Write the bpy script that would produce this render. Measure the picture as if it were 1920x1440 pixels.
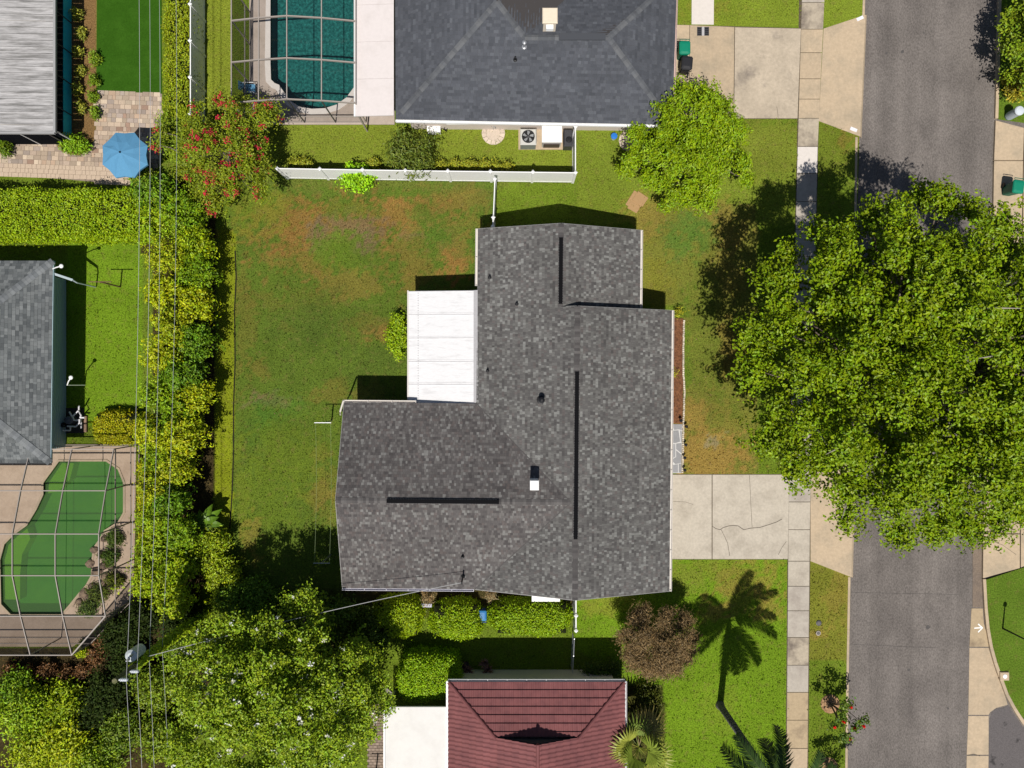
import bpy, bmesh, math, random
import numpy as np
from mathutils import Vector

for _o in list(bpy.data.objects):
    bpy.data.objects.remove(_o, do_unlink=True)
SC = bpy.context.scene
COL = SC.collection
R = math.radians
rng = np.random.default_rng(7)
random.seed(7)

# ---------------------------------------------------------------- camera, sky, sun, exposure
CAM_H = 40.0          # drone height above the lawn, metres
PPM = 33.0            # photograph pixels per metre on the ground
cam = bpy.data.cameras.new("camera")
cam.sensor_width = 36.0
cam.lens = 36.0 * CAM_H / (1920.0 / PPM)
cam.clip_start = 0.5
cam.clip_end = 2000.0
cam_o = bpy.data.objects.new("camera", cam)
cam_o.location = (0, 0, CAM_H)
cam_o.rotation_euler = (0, 0, 0)
COL.objects.link(cam_o)
SC.camera = cam_o

SUN_DIR = Vector((0.05, 0.50, -1.0)).normalized()     # the way the light travels
SUN_EL = math.asin(-SUN_DIR.z)
world = bpy.data.worlds.new("World")
SC.world = world
world.use_nodes = True
_nt = world.node_tree
_bg = next(n for n in _nt.nodes if n.type == 'BACKGROUND')
_sky = _nt.nodes.new('ShaderNodeTexSky')
_sky.sky_type = 'NISHITA'
_sky.sun_disc = False
_sky.sun_elevation = SUN_EL
_sky.sun_rotation = math.pi + 0.1
_nt.links.new(_sky.outputs[0], _bg.inputs['Color'])
_bg.inputs['Strength'].default_value = 0.055
sun = bpy.data.lights.new("sun", 'SUN')
sun.energy = 4.8
sun.angle = R(0.5)
sun.color = (1.0, 0.955, 0.88)
sun_o = bpy.data.objects.new("sun", sun)
sun_o.rotation_euler = SUN_DIR.to_track_quat('-Z', 'Y').to_euler()
sun_o.location = (-5, -30, 60)
COL.objects.link(sun_o)
SC.view_settings.view_transform = 'Standard'
SC.view_settings.look = 'None'
SC.view_settings.exposure = 0.0
SC.view_settings.gamma = 1.0
SC.view_settings.use_curve_mapping = False

# ---------------------------------------------------------------- helpers
def P(px, py, z=0.0):
    """point at height z that the photograph shows at pixel (px, py)"""
    k = (CAM_H - z) / CAM_H / PPM
    return Vector(((px - 960) * k, (720 - py) * k, z))

def tag(o, label=None, cat=None, group=None, kind=None):
    if label: o['label'] = label
    if cat: o['category'] = cat
    if group: o['group'] = group
    if kind: o['kind'] = kind
    return o

ORG = {}     # world position of the root that each object belongs to

def thing(name, label, cat, loc=(0, 0, 0), group=None):
    o = bpy.data.objects.new(name, None)
    o.empty_display_size = 0.3
    o.location = loc
    COL.objects.link(o)
    ORG[o.name] = Vector(loc)
    return tag(o, label, cat, group)

def link_mesh(name, me, parent=None, origin=None):
    o = bpy.data.objects.new(name, me)
    COL.objects.link(o)
    if parent is not None:
        o.parent = parent
        ORG[o.name] = ORG[parent.name]
    else:
        org = Vector(origin) if origin is not None else Vector((0, 0, 0))
        o.location = org
        ORG[o.name] = org
    return o

class MB:
    """collects faces; build() turns them into one mesh object"""
    def __init__(self):
        self.v = []; self.f = []; self.c = []
        self.col = None
    def add(self, verts, faces):
        b = len(self.v)
        self.v += [tuple(p) for p in verts]
        self.f += [tuple(b + i for i in f) for f in faces]
        if self.col is not None:
            self.c += [self.col] * len(verts)
        return self
    def box(self, x0, y0, z0, x1, y1, z1):
        v = [(x0,y0,z0),(x1,y0,z0),(x1,y1,z0),(x0,y1,z0),(x0,y0,z1),(x1,y0,z1),(x1,y1,z1),(x0,y1,z1)]
        return self.add(v, [(3,2,1,0),(4,5,6,7),(0,1,5,4),(1,2,6,5),(2,3,7,6),(3,0,4,7)])
    def bbox(self, x0, y0, z0, x1, y1, z1, b=0.02):
        """box with a chamfered top"""
        v = [(x0,y0,z0),(x1,y0,z0),(x1,y1,z0),(x0,y1,z0),(x0,y0,z1-b),(x1,y0,z1-b),(x1,y1,z1-b),(x0,y1,z1-b),
             (x0+b,y0+b,z1),(x1-b,y0+b,z1),(x1-b,y1-b,z1),(x0+b,y1-b,z1)]
        return self.add(v, [(3,2,1,0),(0,1,5,4),(1,2,6,5),(2,3,7,6),(3,0,4,7),
                            (4,5,9,8),(5,6,10,9),(6,7,11,10),(7,4,8,11),(8,9,10,11)])
    def beam(self, p, q, w, h, up=(0, 0, 1)):
        p = Vector(p); q = Vector(q)
        d = (q - p).normalized()
        u = Vector(up)
        s = d.cross(u)
        if s.length < 1e-4: s = d.cross(Vector((1, 0, 0)))
        s.normalize(); u = s.cross(d).normalized()
        v = []
        for e in (p, q):
            for a, b in ((-1,-1),(1,-1),(1,1),(-1,1)):
                v.append(e + s * (a * w / 2) + u * (b * h / 2))
        return self.add(v, [(0,1,2,3),(7,6,5,4),(0,4,5,1),(1,5,6,2),(2,6,7,3),(3,7,4,0)])
    def tube(self, pts, rad, n=8, cap=True):
        pts = [Vector(p) for p in pts]
        if not hasattr(rad, '__len__'): rad = [rad] * len(pts)
        v = []; f = []
        ref = Vector((0.31, 0.17, 0.93)).normalized()
        for i, p in enumerate(pts):
            a = pts[max(i-1, 0)]; b = pts[min(i+1, len(pts)-1)]
            d = (b - a).normalized()
            s = d.cross(ref)
            if s.length < 0.05: s = d.cross(Vector((1, 0, 0)))
            s.normalize(); u = d.cross(s).normalized()
            for k in range(n):
                t = 2 * math.pi * k / n
                v.append(p + (s * math.cos(t) + u * math.sin(t)) * rad[i])
        for i in range(len(pts) - 1):
            for k in range(n):
                f.append((i*n+k, i*n+(k+1) % n, (i+1)*n+(k+1) % n, (i+1)*n+k))
        if cap:
            f.append(tuple(reversed(range(n)))); f.append(tuple(range((len(pts)-1)*n, len(pts)*n)))
        return self.add(v, f)
    def lathe(self, cx, cy, prof, n=16):
        """prof: list of (radius, z)"""
        v = []; f = []
        for r, z in prof:
            for k in range(n):
                t = 2 * math.pi * k / n
                v.append((cx + r * math.cos(t), cy + r * math.sin(t), z))
        for i in range(len(prof) - 1):
            for k in range(n):
                f.append((i*n+k, i*n+(k+1) % n, (i+1)*n+(k+1) % n, (i+1)*n+k))
        f.append(tuple(reversed(range(n)))); f.append(tuple(range((len(prof)-1)*n, len(prof)*n)))
        return self.add(v, f)
    def prism(self, poly, z0, z1):
        """poly: list of (x, y), any winding; z1 may be a function (x, y) -> z"""
        a = sum(poly[i][0]*poly[(i+1) % len(poly)][1] - poly[(i+1) % len(poly)][0]*poly[i][1] for i in range(len(poly)))
        if a < 0: poly = list(reversed(poly))
        n = len(poly)
        top = z1 if callable(z1) else (lambda x, y: z1)
        v = [(p[0], p[1], z0) for p in poly] + [(p[0], p[1], top(p[0], p[1])) for p in poly]
        f = [tuple(reversed(range(n))), tuple(range(n, 2*n))]
        for i in range(n):
            j = (i+1) % n
            f.append((i, j, n+j, n+i))
        return self.add(v, f)
    def poly(self, pts):
        return self.add(pts, [tuple(range(len(pts)))])
    def build(self, name, mat, parent=None, origin=None, smooth=False):
        o0 = ORG[parent.name] if parent is not None else (Vector(origin) if origin is not None else Vector((0, 0, 0)))
        me = bpy.data.meshes.new(name)
        me.from_pydata([(p[0]-o0.x, p[1]-o0.y, p[2]-o0.z) for p in self.v], [], self.f)
        if self.c:
            a = me.color_attributes.new('Col', 'FLOAT_COLOR', 'POINT')
            arr = np.ones((len(self.v), 4), np.float32)
            arr[:, :3] = np.array(self.c, np.float32)[:, :3]
            a.data.foreach_set('color', arr.ravel())
        if smooth:
            me.polygons.foreach_set('use_smooth', [True] * len(me.polygons))
        me.materials.append(mat)
        me.update()
        return link_mesh(name, me, parent, origin)

def tri_mesh(name, V, F, C, mat, parent=None, origin=None):
    """big triangle mesh from numpy arrays"""
    o0 = ORG[parent.name] if parent is not None else (Vector(origin) if origin is not None else Vector((0, 0, 0)))
    me = bpy.data.meshes.new(name)
    V = (np.asarray(V, np.float32) - np.array(o0, np.float32)).astype(np.float32)
    nf = len(F)
    me.vertices.add(len(V)); me.vertices.foreach_set('co', V.ravel())
    me.loops.add(nf * 3); me.loops.foreach_set('vertex_index', np.asarray(F, np.int32).ravel())
    me.polygons.add(nf)
    me.polygons.foreach_set('loop_start', np.arange(0, nf*3, 3, dtype=np.int32))
    me.polygons.foreach_set('loop_total', np.full(nf, 3, np.int32))
    me.update(calc_edges=True)
    if C is not None:
        a = me.color_attributes.new('Col', 'FLOAT_COLOR', 'POINT')
        arr = np.ones((len(V), 4), np.float32); arr[:, :3] = C
        a.data.foreach_set('color', arr.ravel())
    me.materials.append(mat)
    return link_mesh(name, me, parent, origin)

# ---------------------------------------------------------------- materials
_M = {}
def M(name, base=None, rough=0.8, spec=0.25, c2=None, c2scale=1.0, c2lo=0.45, c2hi=0.65, var=0.0, vscale=8.0,
      bump=0.0, bscale=30.0, attr=False, rand=0.0, metal=0.0, translucent=0.0, stretch=None, coat=0.0, streak=0.0, smap=(1, 1, 1)):
    if name in _M: return _M[name]
    m = bpy.data.materials.new(name); m.use_nodes = True
    nt = m.node_tree; nd = nt.nodes; lk = nt.links
    bs = next(n for n in nd if n.type == 'BSDF_PRINCIPLED')
    out = next(n for n in nd if n.type == 'OUTPUT_MATERIAL')
    bs.inputs['Roughness'].default_value = rough
    bs.inputs['Specular IOR Level'].default_value = spec
    bs.inputs['Metallic'].default_value = metal
    if coat: bs.inputs['Coat Weight'].default_value = coat
    geo = nd.new('ShaderNodeNewGeometry')
    vec = geo.outputs['Position']
    if stretch:
        mp = nd.new('ShaderNodeMapping'); mp.inputs['Scale'].default_value = stretch
        lk.new(vec, mp.inputs['Vector']); vec = mp.outputs[0]
    if attr:
        a = nd.new('ShaderNodeAttribute'); a.attribute_name = 'Col'; cur = a.outputs['Color']
    else:
        a = nd.new('ShaderNodeRGB'); a.outputs[0].default_value = (*base, 1); cur = a.outputs[0]
    def noise(scale, detail=4.0, rough_=0.6):
        n = nd.new('ShaderNodeTexNoise'); n.inputs['Scale'].default_value = scale
        n.inputs['Detail'].default_value = detail; n.inputs['Roughness'].default_value = rough_
        lk.new(vec, n.inputs['Vector']); return n
    if c2 is not None:
        n = noise(c2scale, 6.0)
        mr = nd.new('ShaderNodeMapRange'); mr.inputs['From Min'].default_value = c2lo; mr.inputs['From Max'].default_value = c2hi
        lk.new(n.outputs['Fac'], mr.inputs['Value'])
        mx = nd.new('ShaderNodeMix'); mx.data_type = 'RGBA'
        lk.new(mr.outputs[0], mx.inputs['Factor']); lk.new(cur, mx.inputs['A'])
        mx.inputs['B'].default_value = (*c2, 1); cur = mx.outputs['Result']
    def mult(fac_out):
        nonlocal cur
        mx = nd.new('ShaderNodeVectorMath'); mx.operation = 'SCALE'
        lk.new(cur, mx.inputs[0]); lk.new(fac_out, mx.inputs['Scale']); cur = mx.outputs[0]
    if var:
        n = noise(vscale, 3.0, 0.7)
        mr = nd.new('ShaderNodeMapRange'); mr.inputs['From Min'].default_value = 0.3; mr.inputs['From Max'].default_value = 0.7
        mr.inputs['To Min'].default_value = 1 - var; mr.inputs['To Max'].default_value = 1 + var
        lk.new(n.outputs['Fac'], mr.inputs['Value']); mult(mr.outputs[0])
    if streak:
        mp2 = nd.new('ShaderNodeMapping'); mp2.inputs['Scale'].default_value = smap
        lk.new(geo.outputs['Position'], mp2.inputs['Vector'])
        n = nd.new('ShaderNodeTexNoise'); n.inputs['Scale'].default_value = 1.0; n.inputs['Detail'].default_value = 5.0
        lk.new(mp2.outputs[0], n.inputs['Vector'])
        mr = nd.new('ShaderNodeMapRange'); mr.inputs['From Min'].default_value = 0.3; mr.inputs['From Max'].default_value = 0.7
        mr.inputs['To Min'].default_value = 1 - streak; mr.inputs['To Max'].default_value = 1 + streak
        lk.new(n.outputs['Fac'], mr.inputs['Value']); mult(mr.outputs[0])
    if rand:
        oi = nd.new('ShaderNodeObjectInfo')
        mr = nd.new('ShaderNodeMapRange'); mr.inputs['To Min'].default_value = 1 - rand; mr.inputs['To Max'].default_value = 1 + rand
        lk.new(oi.outputs['Random'], mr.inputs['Value']); mult(mr.outputs[0])
    lk.new(cur, bs.inputs['Base Color'])
    if bump:
        n = noise(bscale, 3.0, 0.7)
        b = nd.new('ShaderNodeBump'); b.inputs['Strength'].default_value = bump; b.inputs['Distance'].default_value = 0.03
        lk.new(n.outputs['Fac'], b.inputs['Height']); lk.new(b.outputs[0], bs.inputs['Normal'])
    if translucent:
        tr = nd.new('ShaderNodeBsdfTranslucent'); lk.new(cur, tr.inputs['Color'])
        ms = nd.new('ShaderNodeMixShader'); ms.inputs[0].default_value = translucent
        lk.new(bs.outputs[0], ms.inputs[1]); lk.new(tr.outputs[0], ms.inputs[2]); lk.new(ms.outputs[0], out.inputs['Surface'])
    _M[name] = m
    return m

def M_clear(name, tint, gloss=0.06, body=None, body_fac=0.0, wave=0.0, wscale=6.0):
    """thin see-through sheet: water skin or insect screen"""
    if name in _M: return _M[name]
    m = bpy.data.materials.new(name); m.use_nodes = True
    nt = m.node_tree; nd = nt.nodes; lk = nt.links
    out = next(n for n in nd if n.type == 'OUTPUT_MATERIAL')
    t = nd.new('ShaderNodeBsdfTransparent'); t.inputs[0].default_value = (*tint, 1)
    cur = t.outputs[0]
    if body is not None:
        d = nd.new('ShaderNodeBsdfDiffuse'); d.inputs[0].default_value = (*body, 1)
        ms = nd.new('ShaderNodeMixShader'); ms.inputs[0].default_value = body_fac
        lk.new(cur, ms.inputs[1]); lk.new(d.outputs[0], ms.inputs[2]); cur = ms.outputs[0]
    if gloss:
        g = nd.new('ShaderNodeBsdfGlossy'); g.inputs['Roughness'].default_value = 0.05
        if wave:
            n = nd.new('ShaderNodeTexNoise'); n.inputs['Scale'].default_value = wscale; n.inputs['Detail'].default_value = 3
            ge = nd.new('ShaderNodeNewGeometry'); lk.new(ge.outputs['Position'], n.inputs['Vector'])
            b = nd.new('ShaderNodeBump'); b.inputs['Strength'].default_value = wave; b.inputs['Distance'].default_value = 0.05
            lk.new(n.outputs['Fac'], b.inputs['Height']); lk.new(b.outputs[0], g.inputs['Normal'])
        ms = nd.new('ShaderNodeMixShader'); ms.inputs[0].default_value = gloss
        lk.new(cur, ms.inputs[1]); lk.new(g.outputs[0], ms.inputs[2]); cur = ms.outputs[0]
    lk.new(cur, out.inputs['Surface'])
    _M[name] = m
    return m

CONC = M('concrete', (0.465, 0.415, 0.345), 0.9, 0.15, c2=(0.385, 0.34, 0.28), c2scale=0.9, var=0.10, vscale=7, bump=0.25, bscale=40, rand=0.05)
CONC_TAN = M('concrete_tan', (0.46, 0.36, 0.25), 0.9, 0.15, c2=(0.37, 0.30, 0.215), c2scale=0.7, var=0.10, vscale=6, bump=0.25, bscale=40, rand=0.05)
CONC_OLD = M('concrete_stained', (0.41, 0.35, 0.27), 0.9, 0.15, c2=(0.17, 0.14, 0.115), c2scale=0.8, c2lo=0.46, c2hi=0.68, var=0.12, vscale=6, bump=0.3, bscale=40, rand=0.05)
CONC_DRV = M('concrete_drive_stained', (0.44, 0.37, 0.285), 0.9, 0.15, c2=(0.20, 0.17, 0.145), c2scale=0.55, c2lo=0.55, c2hi=0.74, var=0.12, vscale=5, bump=0.3, bscale=40, streak=.1, smap=(.8, .8, .8))
CONC_NEW = M('concrete_new', (0.62, 0.57, 0.53), 0.9, 0.15, var=0.05, vscale=5, bump=0.15, bscale=40)
CONC_GREY = M('concrete_grey', (0.40, 0.36, 0.31), 0.9, 0.15, c2=(0.33, 0.29, 0.25), c2scale=1.2, var=0.08, vscale=6, bump=0.2, bscale=40, rand=0.05)
CONC_BROWN = M('concrete_brown', (0.40, 0.31, 0.20), 0.9, 0.15, c2=(0.20, 0.15, 0.105), c2scale=0.9, c2lo=0.5, c2hi=0.75, var=0.1, vscale=6, bump=0.25, bscale=40, rand=0.05)
JOINT = M('joint_soil', (0.10, 0.08, 0.055), 0.95, 0.1, var=0.3, vscale=10)
ASPH = M('asphalt', (0.172, 0.153, 0.141), 0.95, 0.05, streak=0.13, smap=(1.3, 0.03, 1), c2=(0.136, 0.121, 0.112), c2scale=0.55, c2lo=0.42, c2hi=0.62, var=0.34, vscale=15, bump=0.6, bscale=45, stretch=(1.0, 0.6, 1.0))
ASPH_DK = M('asphalt_patch', (0.12, 0.108, 0.108), 0.92, 0.2, c2=(0.05, 0.046, 0.046), c2scale=1.1, c2lo=0.6, c2hi=0.66, var=0.25, vscale=22, bump=0.6, bscale=45)
LAWN = M('lawn_grass', attr=True, rough=0.95, spec=0.05, c2=(.17, .125, .045), c2scale=2.6, c2lo=.54, c2hi=.95, var=0.5, vscale=13, bump=1.0, bscale=22)
BLADE = M('grass_blades', attr=True, rough=0.8, spec=0.1, translucent=0.25)
SOIL = M('soil', (0.10, 0.075, 0.05), 0.95, 0.1, c2=(0.06, 0.07, 0.02), c2scale=1.5, var=0.4, vscale=8, bump=0.8, bscale=25)
MULCH = M('mulch', (0.19, 0.085, 0.042), 0.95, 0.1, c2=(0.11, 0.05, 0.028), c2scale=6, var=0.5, vscale=14, bump=1.0, bscale=30)
SHING = M('asphalt_shingle', attr=True, rough=0.92, spec=0.15, var=0.16, vscale=40, streak=0.10, smap=(.45, .45, .45), bump=0.3, bscale=90)
DECKM = M('roof_deck', (0.06, 0.055, 0.055), 0.95, 0.1)
WHITE = M('white_vinyl', (0.83, 0.83, 0.83), 0.45, 0.4, var=0.03, vscale=3)
WPAINT = M('white_metal_roof', (0.67, 0.665, 0.675), 0.5, 0.25, c2=(0.52, 0.515, 0.52), c2scale=1.9, c2lo=0.52, c2hi=0.8, var=0.06, vscale=9, stretch=(0.6, 3.0, 1))
WPAINT2 = M('pinkish_white_roof', (0.64, 0.585, 0.57), 0.6, 0.3, c2=(0.57, 0.52, 0.50), c2scale=1.2, c2lo=0.5, c2hi=0.8, var=0.03, vscale=6)
WALLW = M('cream_stucco', (0.62, 0.57, 0.51), 0.9, 0.15, var=0.05, vscale=10, bump=0.3, bscale=60)
WALLB = M('blue_grey_siding', (0.36, 0.48, 0.53), 0.7, 0.25, var=0.06, vscale=6)
FLASH = M('grey_flashing', (0.42, 0.41, 0.42), 0.5, 0.4, var=0.08, vscale=8)
BLACK = M('black_plastic', (0.012, 0.012, 0.014), 0.5, 0.3)
DKMETAL = M('dark_metal', (0.05, 0.05, 0.055), 0.5, 0.4)
GALV = M('galvanised_metal', (0.42, 0.43, 0.45), 0.35, 0.5, metal=0.5, var=0.05, vscale=10)
FRAME = M('bronze_beige_frame', (0.33, 0.29, 0.26), 0.45, 0.4)
FRAME2 = M('tan_grey_frame', (0.33, 0.27, 0.22), 0.45, 0.4)
BARK = M('bark', (0.115, 0.09, 0.07), 0.95, 0.1, c2=(0.20, 0.17, 0.14), c2scale=4, var=0.35, vscale=14, bump=0.9, bscale=20)
LEAF = M('leaf', attr=True, rough=0.42, spec=0.22, translucent=0.10)
LEAFD = M('leaf_matt', attr=True, rough=0.7, spec=0.2, translucent=0.25)
PETAL = M('petal', attr=True, rough=0.6, spec=0.2, translucent=0.3)
GLASS = M('window_glass', (0.03, 0.04, 0.05), 0.08, 0.6)
SCREEN = M_clear('insect_screen', (0.90, 0.90, 0.90), 0.0, (0.05, 0.05, 0.05), 0.05)
SCREEN_D = M_clear('dense_insect_screen', (0.62, 0.62, 0.63), 0.0, (0.05, 0.05, 0.055), 0.30)

ORD = ['first', 'second', 'third', 'fourth', 'fifth', 'sixth', 'seventh', 'eighth', 'ninth', 'tenth', 'eleventh', 'twelfth', 'thirteenth', 'fourteenth', 'fifteenth', 'sixteenth']
# ---------------------------------------------------------------- foliage helpers
def unit(a):
    return a / np.maximum(np.linalg.norm(a, axis=1, keepdims=True), 1e-6)

def leaf_arrays(C, N, L, W, cols, fold=0.25):
    """one folded leaf (two triangles) at each point C facing N"""
    n = len(C)
    N = unit(N)
    r = rng.normal(size=(n, 3))
    t = unit(np.cross(N, r)); b = np.cross(N, t)
    L = (np.ones(n) * L)[:, None] * rng.uniform(0.7, 1.3, (n, 1)); W = (np.ones(n) * W)[:, None] * rng.uniform(0.75, 1.25, (n, 1))
    base = C - t * L / 2; tip = C + t * L / 2 - N * L * 0.12
    le = C + b * W / 2 + N * W * fold; ri = C - b * W / 2 + N * W * fold
    V = np.stack([base, ri, tip, le], 1).reshape(-1, 3)
    i = np.arange(n)[:, None] * 4
    F = np.concatenate([i + np.array([[0, 1, 2]]), i + np.array([[0, 2, 3]])], 1).reshape(-1, 3)
    return V, F, np.repeat(cols, 4, axis=0)

def sprig(C, N, k, spread, jit=0.5):
    """k leaves around each sprig centre; returns points, normals, sprig index"""
    n = len(C)
    idx = np.repeat(np.arange(n), k)
    p = C[idx] + rng.normal(size=(n * k, 3)) * np.array([spread, spread, spread * 0.6])
    nn = N[idx] + rng.normal(size=(n * k, 3)) * jit
    return p, nn, idx

def blob_points(cen, rad, n, zmin=-0.35, shell=0.22, up=0.7):
    """points over the upper shells of ellipsoid clumps"""
    cen = np.asarray(cen, float); rad = np.asarray(rad, float)
    if rad.ndim == 1: rad = np.repeat(rad[:, None], 3, 1)
    w = rad[:, 0] * rad[:, 1]; w = w / w.sum()
    ix = rng.choice(len(cen), n, p=w)
    d = unit(rng.normal(size=(n, 3)))
    neg = d[:, 2] < zmin
    d[neg, 2] *= -1
    rr = 1.0 + rng.normal(size=(n, 1)) * shell * 0.5 - np.abs(rng.normal(size=(n, 1))) * shell
    p = cen[ix] + d * rad[ix] * rr
    nn = unit(d / rad[ix]) + np.array([0, 0, up])
    return p, unit(nn), ix

def tint(n, base, val=0.35, yellow=0.25, idx=None, vidx=0.2):
    """per-leaf colours about a base colour, with shared variation per sprig"""
    c = np.repeat(np.array([base], float), n, 0) * np.array([2.15, 2.0, 0.8])
    v = 1 + rng.uniform(-val, val, n)
    y = rng.uniform(-yellow, yellow, n)
    if idx is not None:
        m = idx.max() + 1
        v = v * (1 + rng.uniform(-vidx, vidx, m))[idx]
        y = y + rng.uniform(-yellow, yellow, m)[idx] * 0.6
    c *= v[:, None]
    c[:, 0] *= 1 + y * 0.55; c[:, 2] *= 1 - y * 0.5
    return np.clip(c, 0.002, 0.9)

def crown_mesh(parent, cen, rad, n_sprig, k, L, W, base, spread=0.2, mat=None, name='crown', zmin=-0.35, shell=0.22, up=0.7, val=0.25, yellow=0.25, vidx=0.25):
    p, nn, _ = blob_points(cen, rad, n_sprig, zmin, shell, up)
    p[:, 2] = np.maximum(p[:, 2], 0.08)
    q, qn, idx = sprig(p, nn, k, spread)
    q[:, 2] = np.maximum(q[:, 2], 0.05)
    V, F, C = leaf_arrays(q, qn, L, W, tint(len(q), base, val, yellow, idx, vidx))
    return tri_mesh(name, V, F, C, mat or LEAF, parent)

def limb_path(a, b, wob=0.25, n=6):
    a = Vector(a); b = Vector(b); out = []
    ln = (b - a).length
    for i in range(n):
        t = i / (n - 1)
        p = a.lerp(b, t)
        p.z += math.sin(t * math.pi) * ln * 0.06
        if 0 < i < n - 1:
            p += Vector((random.uniform(-1, 1), random.uniform(-1, 1), random.uniform(-.5, .5))) * wob * ln * 0.12
        out.append(p)
    return out

def add_trunk(t, base, top, r0, r1, mat=None, n=9, name='trunk'):
    pts = limb_path(base, top, 0.3, 6)
    rad = [r0 + (r1 - r0) * (i / 5) for i in range(6)]; rad[0] *= 1.35
    return MB().tube(pts, rad, n).build(name, mat or BARK, t, smooth=True)

def add_limbs(t, start, targets, r0, r1, mat=None, name='limb'):
    for q in targets:
        pts = limb_path(start, q, 0.6, 6)
        rad = [r0 + (r1 - r0) * (i / 5) for i in range(6)]
        MB().tube(pts, rad, 6).build(name, mat or BARK, t, smooth=True)

def shrub(name, label, cat, x, y, rx, ry, h, base, n=900, k=7, L=0.13, W=0.07, spread=0.12, group=None, mat=None, lumps=6, trunk=0.05, loose=0.3, yellow=0.25, val=0.35, tall=0):
    """rounded bush: several overlapping clumps on short stems"""
    t = thing(name, label, cat, (x, y, 0), group)
    cen = [(x, y, h * (0.5 + .08 * tall))]; rad = [(rx * (.8 - .1 * tall), ry * 0.8, h * (0.5 - .06 * tall))]
    for i in range(lumps):
        a = 2 * math.pi * i / lumps + random.uniform(-.4, .4)
        rr = random.uniform(0.45, 0.68)
        s = random.uniform(0.36, 0.5)
        cen.append((x + math.cos(a) * rx * rr, y + math.sin(a) * ry * rr, h * random.uniform(0.4 + .22 * tall, 0.66 + .12 * tall)))
        rad.append((rx * s, ry * s, h * random.uniform(0.28, 0.38) * (1 - .3 * tall)))
    for i in range(3):
        a = random.uniform(0, 6.28); e = (x + math.cos(a) * rx * .4, y + math.sin(a) * ry * .4, h * .6)
        MB().tube(limb_path((x, y, 0), e, .4, 4), [trunk, trunk * .8, trunk * .6, trunk * .35], 5).build('stem', BARK, t)
    crown_mesh(t, cen, rad, n, k, L, W, base, spread, mat, 'foliage', zmin=-0.75, shell=loose, val=val, yellow=yellow)
    return t

def hedge_box(name, label, x0, y0, x1, y1, h, base, n, k=6, L=0.10, W=0.06, group=None, rnd=0.35, lean=0.0, mat=None, cat='hedge', z0=0.0, val=0.25, yellow=0.25):
    """clipped hedge with rounded shoulders; leaves over a superellipsoid body"""
    cx, cy = (x0 + x1) / 2, (y0 + y1) / 2; hx, hy = (x1 - x0) / 2, (y1 - y0) / 2
    t = thing(name, label, cat, (cx, cy, 0), group)
    A_top = 4 * hx * hy; A_x = 2 * hx * 2 * h; A_y = 2 * hy * 2 * h
    u = rng.uniform(-1, 1, (n, 3)); pick = rng.uniform(0, A_top + A_x + A_y, n)
    p = u.copy()
    nn = np.zeros((n, 3))
    a = pick < A_top; b = (~a) & (pick < A_top + A_x); c = ~(a | b)
    p[a, 2] = 1; nn[a, 2] = 1
    p[b, 1] = np.sign(u[b, 1]); nn[b, 1] = p[b, 1]
    p[c, 0] = np.sign(u[c, 0]); nn[c, 0] = p[c, 0]
    p[~a, 2] = rng.uniform(0, 1, (~a).sum())
    e = 6.0 if rnd < .8 else 2.5
    if rnd >= .8: rnd = 1.0
    rr = (np.abs(p[:, 0]) ** e + np.abs(p[:, 1]) ** e + np.clip(p[:, 2], 0, 1) ** e) ** (1 / e)
    q = p / rr[:, None]
    q = p * (1 - rnd) + q * rnd
    wob = 1 + 0.05 * np.sin(q[:, 0] * hx * 2.3 + cy) + 0.05 * np.sin(q[:, 1] * hy * 2.9 + cx) + rng.normal(size=n) * 0.025
    X = np.stack([cx + q[:, 0] * hx * wob, cy + q[:, 1] * hy * wob, z0 + q[:, 2] * h * (wob if True else 1)], 1)
    nn = nn + np.array([0, 0, 0.5]) + rng.normal(size=(n, 3)) * 0.25
    pts, pn, idx = sprig(X, unit(nn), k, L * 0.9, 0.6)
    pts[:, 2] = np.maximum(pts[:, 2], 0.03)
    V, F, C = leaf_arrays(pts, pn, L, W, tint(len(pts), base, val, yellow, idx, 0.22))
    tri_mesh('foliage', V, F, C, mat or LEAF, t)
    core = MB().bbox(cx - hx * .86, cy - hy * .84, 0.02, cx + hx * .86, cy + hy * .84, h * .84, min(hx, hy, h) * .3)
    core.build('twigs', M('hedge_core', (0.018, 0.022, 0.008), 0.95, 0.05), t)
    return t
# ---------------------------------------------------------------- ground, lawns, road
def vnoise(x, y, seed=0):
    """smooth value noise, 0..1"""
    g = np.random.default_rng(seed).uniform(0, 1, (64, 64))
    xi = np.floor(x).astype(int); yi = np.floor(y).astype(int)
    fx = x - xi; fy = y - yi
    fx = fx * fx * (3 - 2 * fx); fy = fy * fy * (3 - 2 * fy)
    a = g[xi % 64, yi % 64]; b = g[(xi+1) % 64, yi % 64]; c = g[xi % 64, (yi+1) % 64]; d = g[(xi+1) % 64, (yi+1) % 64]
    return (a * (1-fx) + b * fx) * (1-fy) + (c * (1-fx) + d * fx) * fy

def fbm(x, y, seed=0):
    return vnoise(x, y, seed) * .5 + vnoise(x*2.1, y*2.1, seed+1) * .27 + vnoise(x*4.3, y*4.3, seed+2) * .15 + vnoise(x*9.1, y*9.1, seed+3) * .08

def in_poly(px, py, poly):
    inside = np.zeros(px.shape, bool)
    n = len(poly)
    for i in range(n):
        x1, y1 = poly[i]; x2, y2 = poly[(i+1) % n]
        if y1 == y2: continue
        c = ((y1 > py) != (y2 > py)) & (px < (x2-x1) * (py-y1) / (y2-y1) + x1)
        inside ^= c
    return inside

KERB_W = [(1624, -400), (1622, 0), (1612, 250), (1604, 560), (1595, 1060), (1591, 1280), (1589, 1440), (1583, 1900)]
def kerb_px(py):
    return np.interp(py, [p[1] for p in KERB_W], [p[0] for p in KERB_W])

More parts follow.
